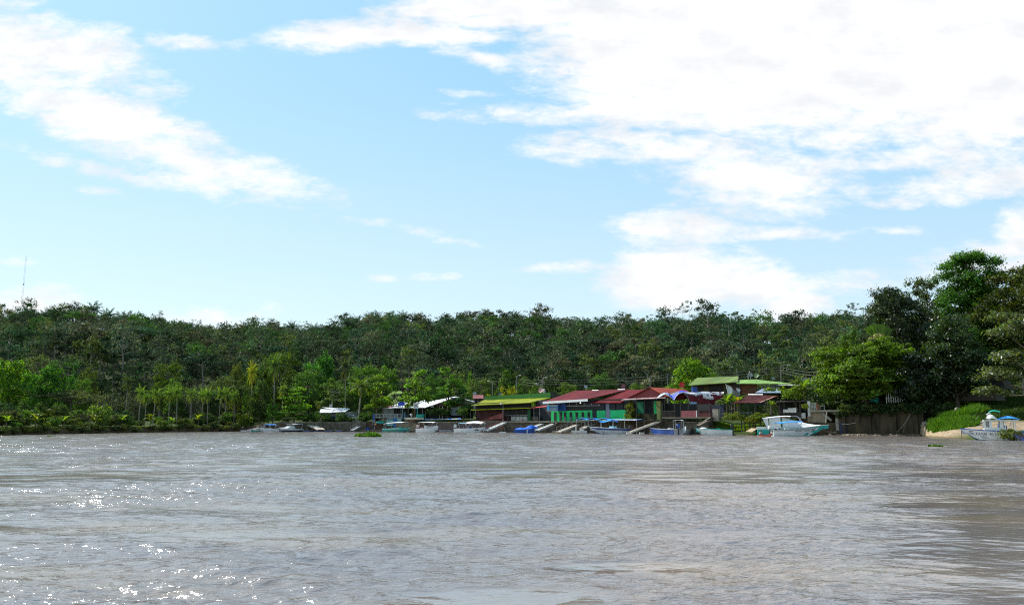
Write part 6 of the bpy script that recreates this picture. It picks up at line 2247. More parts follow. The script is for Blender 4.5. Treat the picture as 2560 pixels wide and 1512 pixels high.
# --- boats beneath the blue awnings
r_, L = boat_root('pontoon_boat', 'grey pontoon work boat with white console at the left end of the blue awnings', 'boat', (1470, 1083.4), (1427, 1083.2))
hl = Hull(L, 1.9, .55, .2)
hl.mesh('hull', [HULL_G, HULL_D, WHITE_OLD, HULL_G], r_)
MB().box((L * .32, 0, .5), .9, 1.0, .65).build('console', HULL_W, r_, (0, 0, 0))
MB().box((L * .72, -.3, .5), .15, .5, 1.1).build('seat', WHITE_OLD, r_, (0, 0, 0))
outboard(r_, -.1, 0, .45, BLACK)
r_, L = boat_root('motorboat', 'long white runabout with dark blue gunwale under the blue awnings', 'boat', (1574, 1084.0), (1474, 1085.0))
hl = Hull(L, 2.2, 1.0, .30, .17)
hl.mesh('hull', [HULL_W, HULL_B, HULL_B, HULL_G], r_, .80)
hl.rail('rail', HULL_W, r_, .05)
hl.deck('deck', HULL_W, r_, .55, .98, .0, .12)
MB().box((L * .42, 0, .6), .9, 1.2, .9).build('windscreen', paint('pale_blue_screen', 130, 190, 215), r_, (0, 0, 0))
seats(r_, hl, (.15, .28), WHITE_OLD)
outboard(r_, -.15, 0, .8, HULL_W)
r_, L = boat_root('dinghy', 'low blue dinghy at the foot of the grey and white gangway', 'boat', (1640, 1083.6), (1572, 1083.8))
hl = Hull(L, 1.5, .42, .3)
hl.mesh('hull', [HULL_B, HULL_B, HULL_B, HULL_G], r_)
seats(r_, hl, (.3, .6), WHITE_OLD)
for k, px in enumerate((1572, 1604, 1630)):
    tag(MB().box(tuple(gnd(px, 1084.6)), .9, .7, .34, .1).build('float', HULL_W, None, gnd(px, 1084.6)), ('white float at the lower end of the grey and white gangway', 'white float in the middle of the low blue dinghy', 'white float against the blue skiff stern')[k], 'float')
r_, L = boat_root('skiff', 'blue skiff with white fuel tanks, left of the blue outboard', 'boat', (1690, 1085.8), (1624, 1084.8))
hl = Hull(L, 1.9, .92, .25, .12)
hl.mesh('hull', [HULL_B, HULL_B, HULL_B, HULL_G], r_, .88)
hl.rail('rail', HULL_G, r_)
seats(r_, hl, (.3, .5, .7), HULL_G)
MB().box((L * .18, .1, .7), .6, .9, .5).build('fuel_tank', HULL_W, r_, (0, 0, 0))
r_, L = boat_root('motorboat', 'grey white boat with tilted blue outboard and white sunshade before the stilt house', 'boat', (1697, 1087.0), (1744, 1082.6))
hl = Hull(L, 2.2, .95, .3)
hl.mesh('hull', [HULL_G, HULL_G, HULL_G, HULL_G], r_)
outboard(r_, -.25, 0, .75, HULL_B, .25, 1.45)
MB().beam((.1, -.9, .5), (.9, -.9, 1.45), .3, .08).beam((.9, -.95, .4), (2.0, -.95, 1.5), .3, .08).build('side_board', HULL_W, r_, (0, 0, 0))
MB().box((L * .35, .2, .5), .8, .8, .6).build('console', HULL_W, r_, (0, 0, 0))
bimini(r_, -1.4, 1.7, 1.6, 2.55, CANVAS_W, .9, 4, .12)
rr, L = boat_root('barge', 'dark green moored barge hull behind the white skiff', 'boat', (1722, 1079.5), (1836, 1078.6))
hl = Hull(L, 2.6, 1.25, .02, .05)
hl.mesh('hull', [mat('barge_green', (.03, .085, .075), .7, .3), HULL_D, mat('barge_green', (.03, .085, .075)), HULL_D], rr)
r_, L = boat_root('skiff', 'white skiff with turquoise rim and black outboard before the dark green barge', 'boat', (1830, 1087.6), (1739, 1087.4))
hl = Hull(L, 2.0, .92, .30, .14)
hl.mesh('hull', [HULL_W, HULL_G, HULL_W, HULL_T], r_)
hl.rail('rail', HULL_T, r_, .055)
seats(r_, hl, (.25, .45, .65), CANVAS_T)
MB().box((L * .36, 0, .7), .6, .7, .5).build('cool_box', CANVAS_T, r_, (0, 0, 0))
MB().ball((L * .78, 0, 1.05), .75, .6, .32).build('bow_cover', CANVAS_W, r_, (0, 0, 0))
outboard(r_, -.15, 0, .85, BLACK, .15, 1.2)

# --- the big turquoise boat
r_, L = boat_root('fishing_boat', 'big turquoise boat with white canopy curtains and tarpaulin over its bow', 'boat', (1894, 1088.4), (2074, 1089.0))
hl = Hull(L, 2.7, 1.12, .62, .20, 3.0)
hl.mesh('hull', [HULL_T, HULL_T, HULL_T, HULL_T], r_)
hl.rail('rail', HULL_W, r_, .05)
zc_ = 1.15
hull_patch(hl, r_, ((L * .02, .62), (L * .84, .66), (L * .84, .72), (L * .02, .68)), HULL_DT, -1)
bimini(r_, L * .08, L * .47, 2.3, 3.0, CANVAS_W, 1.15, 4, .12, .12, slope=.35)
cur = [[Vector((L * .075 + .25 * (1 - k / 5) * 0 + (1 - k / 5) * .75, -1.1, 1.15 + 1.72 * k / 5)), Vector((L * .11 + (1 - k / 5) * .35, -1.15, 1.15 + 1.76 * k / 5)), Vector((L * .155, -1.15, 1.15 + 1.8 * k / 5))] for k in range(6)]
sheet('curtain', cur, CLEAR, r_, (0, 0, 0), .03)
cur = [[Vector((L * .165 + j * L * .032, -1.16 + .04 * math.sin(j * 1.7), 1.15 + (1.85 + .02 * j) * k / 5)) for j in range(6)] for k in range(6)]
sheet('curtain', cur, CLEAR, r_, (0, 0, 0), .03)
MB().box((L * .06, 0, 1.1), 1.5, 1.6, .38).build('stern_locker', HULL_W, r_, (0, 0, 0))
rows = []
for i in range(13):
    f = i / 12
    t = .42 + .50 * f
    a, b = hl.pt(t, 1, -1), hl.pt(t, 1, 1)
    zr = (3.15 * (1 - f) ** 1.25 + hl.sheer(t) * (1 - (1 - f) ** 1.25)) + .30 * f * (1 - f)
    rows.append([Vector((a.x + .0, a.y * (1 - 2 * j / 8), (hl.sheer(t) + .10) + (zr - hl.sheer(t)) * (math.sin(math.pi * j / 8) ** .7) + .05 * math.sin(7 * f + j))) for j in range(9)])
sheet('tarpaulin', rows, CANVAS_W, r_, (0, 0, 0), .03)
MB().tube([(L * .47, -.9, 3.2), (L * .56, -.9, 3.25), (L * .60, -.9, 2.9), (L * .62, -.95, 2.3)], .04, 6).tube([(L * .47, .9, 3.2), (L * .56, .9, 3.25), (L * .60, .9, 2.9), (L * .62, .95, 2.3)], .04, 6).build('bow_frame', ALU, r_, (0, 0, 0))
for k, (xa, xb) in enumerate(((.66, .70), (.705, .715), (.725, .75), (.76, .775), (.785, .80))):
    zt = hl.sheer(xa * 1.08) - .22
    hull_patch(hl, r_, ((L * xa, zt - .15), (L * xb, zt - .15), (L * xb, zt + .04), (L * xa, zt + .04)), HULL_W, -1, 'lettering')
MB().box((L * .93, 0, hl.sheer(.93)), .14, .14, .3).build('bollard', BLACK, r_, (0, 0, 0))

# --- lettered white boat in front
r_, L = boat_root('motorboat', 'white lettered boat with bright blue canopy in front of the big turquoise boat', 'boat', (1929, 1090.4), (2048, 1090.2))
hl = Hull(L, 2.1, .98, .38, .17, 1.8)
hl.mesh('hull', [HULL_W, HULL_T, HULL_G, HULL_T], r_, .90)
hl.rail('rail', HULL_G, r_, .05)
hull_patch(hl, r_, ((L * .02, .42), (L * .72, .46), (L * .72, .50), (L * .02, .46)), GREYP, -1)
hull_patch(hl, r_, ((L * .03, .22), (L * .66, .24), (L * .66, .28), (L * .03, .26)), GREYP, -1)
bimini(r_, L * .10, L * .62, 1.9, 2.12, CANVAS_B, 1.0, 4, .14, .10, slope=.22)
MB().tube([(L * .42, -.9, 1.0), (L * .60, -.9, 2.15)], .035, 5).build('brace', ALU, r_, (0, 0, 0))
MB().box((L * .33, 0, .6), .55, .9, .95).build('console', HULL_W, r_, (0, 0, 0))
seats(r_, hl, (.2, .45, .6), CANVAS_T)
outboard(r_, -.25, 0, .85, HULL_W, .1, .9)
sl = lambda xx: .62 + .32 * ((xx / L) ** 1.8) * .9
xe = lambda px: L * (px - 1929) / (2050 - 1929)
hull_text('EAGLE-RAY', hl, r_, xe(1982), sl, .38, BLACK, width=xe(2001.5) - xe(1982))
hull_text('PG-8725', hl, r_, xe(2005.5), sl, .38, BLACK, width=xe(2022) - xe(2005.5))
for k in range(3):
    xs = xe(2026 + k * 4.2)
    hull_patch(hl, r_, ((xs, sl(xs) - .10), (xs + .13, sl(xs) - .10), (xs + .48, sl(xs) + .42), (xs + .35, sl(xs) + .42)), BLACK, -1)
# --- red canoe
r_, L = boat_root('canoe', 'small faded red dugout canoe carrying the seated paddler', 'canoe', (1895, 1091.6), (1931, 1092.2))
hl = Hull(L, .75, .20, 1.9, .10, 2.4, .35)
hl.mesh('hull', [HULL_RED, HULL_RED, HULL_RED, HULL_RED], r_)
canoe_root, canoe_L = r_, L

# --- boat beached at the right
stern = gnd(2600, 1099.6)
bow = gnd(2408, 1099.6)
r_, L = boat_root('fishing_boat', 'white lettered boat with wheelhouse and blue tarpaulin beached at the right sandbank', 'boat', (2612, 1101.0), (2402, 1099.4))
hl = Hull(L, 2.6, .95, .42, .14, 2.2)
hl.mesh('hull', [HULL_W, mat('bottom_teal', (.01, .10, .13), .5), HULL_W, HULL_G], r_, .9)
hl.rail('rail', HULL_B, r_, .06)
hl.deck('deck', HULL_G, r_, .55, .98, -.02, .1)
hull_patch(hl, r_, ((.1, .72), (L * .40, .80), (L * .40, .90), (.1, .82)), HULL_B, 1)
xof = lambda px: L * (2612 - px) / (2612 - 2400)      # place along the boat of a photo column
zz = .88
x1, x2 = xof(2508), xof(2463)
mb = MB()
mb.box(((x1 + x2) / 2 - .1, 0, zz), x2 - x1 + .25, 1.9, .62)
mb.build('cabin', HULL_W, r_, (0, 0, 0))
zb0, zb1 = zz + .62, 2.28
for (a0, a1) in ((x1 - .1, x1 + .22), (x1 + 1.02, x1 + 1.3), (x2 - .14, x2 + .06)):
    for sd in (-1, 1):
        MB().box(((a0 + a1) / 2, sd * .9, zb0), a1 - a0, .1, zb1 - zb0).build('cabin_post', HULL_W, r_, (0, 0, 0))
for sd in (-1, 1):
    MB().slab([(x2 - .12, sd * .86, zb0 + .05), (x2 - .62, sd * .93, zb0 + .05), (x2 - .42, sd * .93, zb1 - .05), (x2 + .0, sd * .86, zb1 - .05)], .04, d=(0, -sd, 0)).build('window', mat('cabin_glass', (.20, .20, .20), .1, .2, spec=.5), r_, (0, 0, 0))
MB().slab([(x2 + .12, -.8, zb0), (x2 + .12, .8, zb0), (x2 - .12, .8, zb1), (x2 - .12, -.8, zb1)], .05, d=(-1, 0, 0)).build('windscreen', mat('cabin_glass', (.2, .2, .2)), r_, (0, 0, 0))
MB().box((xof(2476), 0, zz + .02), 1.6, 1.2, .14).build('hatch', CANVAS_W, r_, (0, 0, 0))
MB().box((xof(2443), 0, 1.0), .6, .9, .28).build('locker', HULL_W, r_, (0, 0, 0))
MB().box(((xof(2550) + xof(2462)) / 2, 0, zb1), xof(2462) - xof(2550), 2.3, .12).build('hardtop', HULL_W, r_, (0, 0, 0))
for px in (2516, 2541):
    for sd in (-1, 1):
        MB().tube([(xof(px), sd * 1.0, .9), (xof(px), sd * 1.0, zb1)], .05, 6).build('post', HULL_W, r_, (0, 0, 0))
for sd in (-1, 1):
    MB().tube([(xof(2524), sd * 1.0, 1.05), (xof(2537), sd * 1.0, zb1)], .04, 6).build('brace', HULL_W, r_, (0, 0, 0))
rows = []
for i in range(9):
    f = i / 8
    xx = xof(2472) + (xof(2500) - xof(2472)) * f
    rows.append([Vector((xx, -.9 + 1.8 * j / 6, zb1 + .14 + .62 * (math.sin(math.pi * min(1, .18 + f * .82)) ** 1.2) * (math.sin(math.pi * (j + .3) / 6.6) ** .6))) for j in range(7)])
sheet('roof_dinghy', rows, HULL_W, r_, (0, 0, 0), .04)['label'] = 'small white upturned dinghy on the hardtop'
rows = []
for i in range(9):
    f = i / 8
    xx = xof(2497) + (xof(2553) - xof(2497)) * f
    rows.append([Vector((xx, -1.15 + 2.3 * j / 6, zb1 + .15 + .42 * (math.sin(math.pi * min(1, .05 + f * .9)) ** 1.1) * math.sin(math.pi * (j + .4) / 6.8) ** .6)) for j in range(7)])
sheet('tarpaulin', rows, TARP, r_, (0, 0, 0), .03)
rows = [[Vector((xof(2479) + (xof(2507) - xof(2479)) * i / 6, -.75 + 1.5 * j / 5, 3.22 + .22 * math.sin(math.pi * (i / 6 * .8 + .12)) + .12 * math.sin(math.pi * j / 5))) for j in range(6)] for i in range(7)]
sheet('bimini', rows, CANVAS_T, r_, (0, 0, 0), .03)
for sd in (-1, 1):
    MB().tube([(xof(2478), sd * .7, zb1 + .1), (xof(2474), sd * .7, 3.1), (xof(2480), sd * .7, 3.26)], .035, 5).tube([(xof(2482), sd * .7, zb1 + .1), (xof(2481), sd * .7, 3.25)], .03, 5).build('bimini_frame', ALU, r_, (0, 0, 0))
rows = [[Vector((xof(2538) + (-.3 - xof(2538)) * i / 5, -1.2 + 2.4 * j / 5, .92 + (.1 + .55 * i / 5) * math.sin(math.pi * (j + .3) / 5.6))) for j in range(6)] for i in range(6)]
sheet('stern_cover', rows, mat('pale_teal_cover', (.05, .30, .36), .6, .2), r_, (0, 0, 0), .03)
sl2 = lambda xx: .40 + .30 * (xx / L) ** 1.6
o_, w1 = hull_text('PG 7312', hl, r_, xof(2502), sl2, .46, BLACK, 1, True, width=xof(2474) - xof(2502))
o_, w2 = hull_text('KAMAI', hl, r_, xof(2467), sl2, .46, BLACK, 1, True, width=xof(2439.5) - xof(2467))
for k in range(3):
    z_ = .68 + k * .16
    hull_patch(hl, r_, ((xof(2434), z_), (xof(2423), z_ + .03), (xof(2423), z_ + .10), (xof(2434), z_ + .07)), BLACK, 1)
MB().tube([(xof(2403), 0, hl.sheer(1.0) - .1), (xof(2403), .1, -.3)], .03, 5).build('anchor_rope', WOOD_DARK, r_, (0, 0, 0))
q = gnd(2528, 1101.5)
plant('shrub', P_BUSH[1], (q.x, q.y, -.25), 1.5, 2.6, (.085, .105, .02), 'leafy green weeds heaped against the side of the beached boat', 'shrub', None, .3, 'foliage', 'stem')
q = gnd(2600, 1102.5)
r_, L = boat_root('dinghy', 'dark blue dinghy tied alongside the beached boat at the right edge', 'boat', (2640, 1103), (2536, 1102))
hl = Hull(L, 1.6, .6, .3)
hl.mesh('hull', [HULL_B, HULL_D, HULL_D, HULL_D], r_)
seats(r_, hl, (.3, .6), WOOD)
# blue drums standing on the sand
for px, py, Y, lb in ((2511, 1067, 103, 'blue plastic drum standing on the sand behind the beached wheelhouse'), (2501, 1068, 104.5, 'grey blue drum half hidden behind the beached wheelhouse')):
    b = at(px, py, Y)
    zb = zg1(b.x, b.y)
    tag(MB().tube([(b.x, b.y, zb - .05), (b.x, b.y, zb + .3), (b.x, b.y, zb + .9)], [.29, .31, .29], 12).build('drum', HULL_B, None, (b.x, b.y, zb)), lb, 'drum')

# ------------------------------------------------------------------ docks and gangways
def dock(pxa, pya, pxb, pyb, wd, h, m, label, side=None):
    a, b = gnd(pxa, pya), gnd(pxb, pyb)
    root = thing('floating_dock', tuple(a), label, 'dock')
    u = (b - a).normalized()
    n = Vector((-u.y, u.x, 0))
    n = n if n.y > 0 else -n
    MB().slab([a + Vector((0, 0, h)), b + Vector((0, 0, h)), b + n * wd + Vector((0, 0, h)), a + n * wd + Vector((0, 0, h))], .12).build('deck', m, root)
    L_ = (b - a).length
    for k in range(max(2, int(L_ / 2.4))):
        p = a + u * (L_ * (k + .5) / max(2, int(L_ / 2.4))) + n * wd / 2
        MB().box((p.x, p.y, -.25), 1.7, wd * .9, h + .1, math.atan2(u.y, u.x)).build('float', side or HULL_B, root)
    return root


dock(752, 1079.2, 860, 1079.0, 2.2, .42, WOOD, 'long blue floated dock below the left stone wall')
dock(905, 1079.4, 962, 1079.8, 2.0, .38, WOOD, 'timber dock beside the green canopied boat', HULL_D)
dock(1022, 1080.2, 1048, 1080.4, 1.8, .34, WOOD_DARK, 'short dark dock right of the green canopied boat', HULL_D)
dock(1380, 1083.0, 1432, 1083.2, 1.6, .42, WOOD_PALE, 'pale planked dock left of the pontoon boat', mat('orange_float', (.30, .16, .09), .7))
dock(1838, 1086.6, 1896, 1087.2, 2.2, .30, WOOD, 'weathered plank jetty left of the big turquoise boat', HULL_D)


def gangway(pa, Ya, pb, Yb, wd, label, m=None, rails=True, m_low=None):
    a, b = at(pa[0], pa[1], Ya), at(pb[0], pb[1], Yb)
    root = thing('gangway', tuple(b), label, 'gangway')
    t = (b - a).normalized()
    n = t.cross(Vector((0, 0, 1))).normalized() * wd / 2
    MB().slab([a - n, b - n, b + n, a + n], .06).build('walkway', WOOD_PALE if m is None else m, root)
    mb = MB()
    for s_ in (-1, 1):
        mb.beam(a + n * s_ * 1.05 + Vector((0, 0, -.08)), b + n * s_ * 1.05 + Vector((0, 0, -.08)), .1, .34)
    mb.build('side_beam', m_low or (WOOD_PALE if m is None else m), root)
    if rails:
        for s_ in (-1, 1):
            mb = MB()
            mb.tube([a + n * s_ + Vector((0, 0, .95)), b + n * s_ + Vector((0, 0, .95))], .025, 4)
            for k in range(6):
                p = a.lerp(b, k / 5) + n * s_
                mb.tube([p, p + Vector((0, 0, .95))], .02, 4)
            mb.build('handrail', STEEL if rails is True else rails, root)
    return root


gangway((664, 1063.5), 212, (618, 1077), 206, 1.2, 'long grey boat ramp at the far left end of the landing', WOOD, False, WHITE_OLD)
gangway((740, 1059.5), 208, (692, 1074.5), 200, 1.0, 'white gangway leaning down to the left canopied boats', WHITE, False)
gangway((772, 1059.6), 208, (803, 1072.5), 200, 1.6, 'pale plank gangway sloping down to the right at the left dock', WOOD_PALE, False)
gangway((905, 1061), 208, (880, 1075), 201, .8, 'thin grey gangway behind the blue canopied boat', STEEL)
gangway((1264, 1054.5), 189, (1214, 1075.5), 181.5, 1.0, 'white gangway with red railings below the green restaurant', WHITE_OLD, REDW)
gangway((1366, 1054.5), 183.5, (1316, 1074), 175.5, .9, 'white gangway behind the blue covered boat', WHITE_OLD, False)
gangway((1398, 1053.8), 181, (1342, 1074.5), 172, .9, 'long white gangway right of the blue covered boat', WHITE_OLD, False)
gangway((1461, 1054.4), 175.5, (1396, 1079), 165, .9, 'pale plank gangway under the left end of the blue awnings', WOOD_PALE, STEEL)
gangway((1497, 1054.4), 172, (1458, 1069), 165, .9, 'pale plank gangway landing on the pontoon boat', WOOD_PALE, STEEL)
gangway((1652, 1050.5), 157.5, (1575, 1079.5), 155.5, .9, 'grey and white gangway sloping from the stilt house deck', WOOD_PALE, False)
gangway((1775, 1047), 149, (1745, 1063), 146, .8, 'narrow grey plank beside the stilt house balcony', WOOD, False)
# rusty frames left of that gangway
rf = thing('slipway_frame', gnd(1600, 1082), 'rusty red slipway frame of bars beside the vine', 'frame')
for k in range(6):
    MB().beam(at(1560 + k * 12, 1078 - k, 160), at(1600 + k * 11, 1050 + k, 163), .12, .12).build('bar', RUSTY, rf)
for y in (1054, 1064, 1070):
    MB().beam(at(1556, y, 161), at(1648, y - 2, 160), .1, .12).build('bar', RUSTY, rf)
rf = thing('stair_railing', at(1240, 1062, 186), 'dark red sloping stair railings beside the white gangway', 'railing')
for k in range(5):
    MB().beam(at(1214 + k * 8, 1068 + k * 1.2, 187), at(1254 + k * 5, 1053.5 + k * 2, 190), .09, .09).build('bar', REDW, rf)
for k in range(4):
    rb = MB()
# awnings over the moorings: scalloped blue sheets on posts
aw = thing('boat_shelter', gnd(1515, 1082), 'long scalloped blue awning on posts over the moored runabout', 'awning')
n = 31
rows = []
for j in range(7):
    f = j / 6
    r2 = []
    for i in range(n):
        s_ = i / (n - 1)
        px = 1441 + (1592 - 1441) * s_
        Y = 168.5 + (157.5 - 168.5) * s_
        bulge = 5.2 * abs(math.sin(math.pi * min(s_, .49) / .165)) if s_ < .33 else (5.5 * max(0, 1 - abs(s_ - .43) / .11) if s_ < .56 else 1.5 * (1 - s_))
        py0 = 1050.5 - .6 * s_ - (bulge) * (1 - f) - 4.2 * f ** .7 * (1 - .55 * s_)
        q = at(px + 8 * f, py0, Y)
        r2.append(Vector((q.x + f * 1.4, q.y + f * 3.4, q.z)))
    rows.append(r2)
sheet('awning_sheet', rows, [TARP, mat('pale_blue_tarp', (.32, .46, .75), .45, .15)], aw, face_mi=lambda a, b: 1 if (b > .45 and hash2(int(b * 9), int(a * 3)) > .45) else 0)
for k in range(6):
    i = int(k * (n - 1) / 5)
    p = rows[0][i]
    MB().tube([(p.x, p.y + .2, -.3), (p.x, p.y + .2, p.z)], .05, 5).build('post', STEEL, aw)
    p = rows[6][i]
    MB().tube([(p.x, p.y - .1, -.3), (p.x, p.y - .1, p.z)], .05, 5).build('post', STEEL, aw)
mb = MB()
mb.tube([Vector((p.x, p.y + .1, 2.75)) for p in rows[0][::3]], .04, 5)
mb.build('frame_rail', STEEL, aw)
aw2 = thing('boat_shelter', at(1520, 1055, 163), 'small bright blue awning hung under the long scalloped one', 'awning')
rows = [[at(1497 + 48 * i / 8, 1052.6 + 2.2 * math.sin(i * .9) + 3 * j / 3 - 2.5, 163.0 - 1.6 * i / 8 - j * .8) for i in range(9)] for j in range(4)]
sheet('awning_sheet', rows, [CANVAS_B, HULL_B], aw2, face_mi=lambda a, b: 1 if b > .55 else 0)
for k in (1, 6):
    p = rows[3][k]
    MB().tube([(p.x, p.y, -.3), (p.x, p.y, p.z)], .04, 5).build('post', STEEL, aw2)
# thin blue strip awning over the plank wall
aw3 = thing('boat_shelter', at(1100, 1055, 201), 'thin long blue and white awning edge above the plank wall', 'awning')
rows = [[at(1046 + 106 * i / 14, 1049.5 - 2.0 * i / 14 - 1.8 * j, 203.5 - 8 * i / 14 + j * 2.2) for i in range(15)] for j in range(2)]
sheet('awning_sheet', rows, [TARP, WHITE_OLD], aw3, face_mi=lambda a, b: 1 if hash2(int(b * 14), 2) > .55 else 0)
for k in (0, 4, 9, 14):
    p = rows[0][k]
    MB().tube([(p.x, p.y, .2), (p.x, p.y, p.z)], .05, 5).build('post', WOOD_DARK, aw3)
# ------------------------------------------------------------------ teal and blue jetty works left of the block wall
fT = Facade(930, 207, 1060, 204)
tw = thing('jetty_works', fT.p(960, 1076), 'cluttered teal and blue work jetty under the left end of the warehouse', 'jetty')
fT.part('platform', WOOD_DARK, tw, 930, 1044, 962, 1046, .5, 3)
for x in (932, 936, 950, 960):
    fT.post('stilt', RUSTY if x > 940 else STEEL, tw, x, 1046, 1080, .4, .1)
MB().beam(fT.p(952, 1076, .6), fT.p(938, 1060, .6), .12, .12).build('brace', RUSTY, tw)
MB().beam(fT.p(928, 1074, .6), fT.p(940, 1052, .6), .2, .2).build('brace', HULL_D, tw)
fT.part('blue_frame', BLUEW, tw, 931.5, 1034, 936, 1052, .6, .4)
fT.part('blue_panel', mat('panel_blue', (.01, .10, .30), .5), tw, 983.5, 1044, 990.5, 1067, .9, .5)
fT.part('teal_panel', mat('pale_teal_panel', (.20, .42, .42), .6, .25, 2), tw, 966, 1050, 983, 1064, .5, .1)
fT.part('teal_panel', mat('pale_teal_panel', (.2, .42, .42)), tw, 991, 1046, 1003, 1063, .5, .1)
fT.part('platform', WHITE_OLD, tw, 968, 1045.4, 1004, 1046.8, .7, 3)
mb = MB()
for y in (1034, 1038, 1042):
    fT.rect(mb, 936, y, 1004, y + .7, .6, .05)
for x in range(940, 1006, 9):
    fT.rect(mb, x, 1034, x + .7, 1046, .6, .05)
mb.build('railing', STEEL, tw)
MB().tube([fT.p(918, 1074, 1.0), fT.p(922, 1071, 1.0)], [.5, .5], 10).build('blue_drum', BLUEW, tw)
js = thing('jet_ski', fT.p(951, 1058, 1.2), 'turquoise jet ski parked on the stilted rack of the work jetty', 'jet ski')
p0 = fT.p(951, 1056, 1.3)
MB().ball(p0, 1.25, .5, .32).build('hull', TEAL, js)
MB().ball(p0 + Vector((-.1, 0, .38)), .7, .3, .26).build('seat', TEALD, js)
MB().beam(p0 + Vector((.35, 0, .3)), p0 + Vector((.15, 0, .95)), .12, .12).beam(p0 + Vector((.15, -.35, .95)), p0 + Vector((.15, .35, .95)), .06, .06).build('handlebar', BLACK, js)
tag(MB().ball(fT.p(938.5, 1060, 1.0), .32, .32, .28).build('buoy', paint('pale_orange_buoy', 205, 150, 110), None, fT.p(938.5, 1060, 1.0)), 'pale orange buoy hanging on the work jetty', 'buoy')
MB().slab([fT.p(1011, 1046, 1.5), fT.p(1060, 1044.6, 1.5), fT.p(1056, 1042.6, -2.0), fT.p(1012, 1043, -2.0)], .3).build('platform', mat('cream_slab', (.50, .44, .34), .8), tw)
tnk = thing('water_tank', fT.p(1031, 1066, .6), 'brown funnel shaped tank under the cream slab', 'tank')
MB().tube([fT.p(1031, 1066, .2), fT.p(1031, 1056, .2), fT.p(1031, 1047, .2)], [.5, .75, 1.0], 14).build('body', mat('brown_tank', (.22, .13, .075), .8), tnk)
tag(MB().tube([fT.p(1051, 1043, .4), fT.p(1051, 1035.5, .4)], [1.05, 1.1], 16).build('tub', TEAL, None, fT.p(1051, 1043, .4)), 'round teal tub on the cream slab', 'tub')
tag(MB().ball(fT.p(1028, 1036.5, .2), .38, .38, .34).tube([fT.p(1028, 1043, .2), fT.p(1028, 1037, .2)], .1, 6).build('light_dome', WHITE_OLD, None, fT.p(1028, 1043, .2)), 'pale domed float on a post left of the teal tub', 'float')
# blue board on post, basketball hoop
bp = thing('notice_board', fT.p(1006, 1046, -.5), 'deep blue board on a grey post before the warehouse roof', 'sign')
fT.part('board', mat('board_blue', (.012, .04, .42), .5, .2), bp, 995, 1005, 1011.5, 1013.4, -.4, .1)
fT.post('post', mat('pole_green_grey', (.13, .20, .19), .6), bp, 1006, 1013, 1046, -.5, .1)
mb = MB()
MB().beam(fT.p(999, 1012, -.36), fT.p(1004, 1006.5, -.36), .12, .03).build('mark', TARP, bp)
hp = thing('basketball_hoop', fT.p(1043, 1042, -.3), 'basketball backboard with white outline on a teal post', 'basketball hoop')
fT.part('backboard', mat('board_pale', (.46, .48, .48), .5, .15), hp, 1034, 1007.5, 1045.5, 1020.5, -.3, .06)
mb = MB()
for r in ((1033.4, 1006.6, 1046, 1007.6), (1033.4, 1020, 1046, 1021), (1033.2, 1006.6, 1034.2, 1021), (1045.2, 1006.6, 1046.2, 1021)):
    fT.rect(mb, *r, -.27, .05)
mb.build('frame', WHITE, hp)
MB().beam(fT.p(1037, 1016, -.24), fT.p(1040, 1011, -.24), .14, .03).beam(fT.p(1040, 1011, -.24), fT.p(1043, 1016, -.24), .14, .03).build('mark', HULL_D, hp)
fT.post('post', TEAL, hp, 1043, 1021, 1042, -.35, .12)
# fence of thin posts along the left dock
pf = thing('railing', at(800, 1058, 207), 'thin grey post and rail fence along the left stone wall', 'railing')
for x in (757, 822, 838, 842, 861, 900):
    a = at(x, 1058, 206.4)
    MB().tube([(a.x, a.y, -.3 if x in (757, 838, 842) else 1.9), (a.x, a.y, a.z + .2)], .05, 5).build('post', STEEL, pf)
MB().tube([at(756, 1058.2, 206.4), at(915, 1057.6, 206.4)], .03, 4).build('rail', STEEL, pf)
# floating water hyacinth, small weeds
for (px, py, n_, r0, r1, h_, lb) in ((919, 1091.2, 900, 2.0, 2.6, .85, 'big raft of green water hyacinth drifting on the river'), (2338, 1116.5, 42, .6, .25, .12, 'small scatter of floating weeds on the river before the sandbank'),
                                  (128, 1092.5, 30, .7, .25, .14, 'tiny drifting weed patch near the left bank')):
    c = gnd(px, py)
    rg = np.random.default_rng(px)
    a, q = rg.uniform(0, 6.28, n_), np.sqrt(rg.random(n_))
    P = np.stack([np.cos(a) * q * r0, np.sin(a) * q * r1, np.zeros(n_)], 1)
    lump = .35 + .65 * vnoise(P[:, 0] * 1.3 + 5, P[:, 1] * .8, px)
    P[:, 2] = rg.random(n_) * h_ * lump * (1 - .6 * q ** 3)
    g = Geo()
    g.add(leaf_quads(P, np.tile([0, -.3, .7], (n_, 1)), .17, rg, .8, .75), leaf_tint(n_, rg, .25))
    o = bpy.data.objects.new('water_hyacinth', g.mesh('water_hyacinth', [LEAF]))
    o.location = (c.x, c.y, .02)
    o.color = (.06, .125, .014, 1)
    COL.objects.link(o)
    tag(o, lb, 'water plant')
# ------------------------------------------------------------------ rocks and driftwood
rg = random.Random(12)


def rock_mesh(seed):
    bm = bmesh.new()
    bmesh.ops.create_icosphere(bm, subdivisions=2, radius=.5)
    r = random.Random(seed)
    ax = [Vector((r.gauss(0, 1), r.gauss(0, 1), r.gauss(0, 1))).normalized() for _ in range(7)]
    for v in bm.verts:
        for a in ax:
            d = v.co.dot(a)
            if d > .30:
                v.co -= a * (d - .30) * .85
    me = bpy.data.meshes.new('rock')
    bm.to_mesh(me)
    bm.free()
    return me


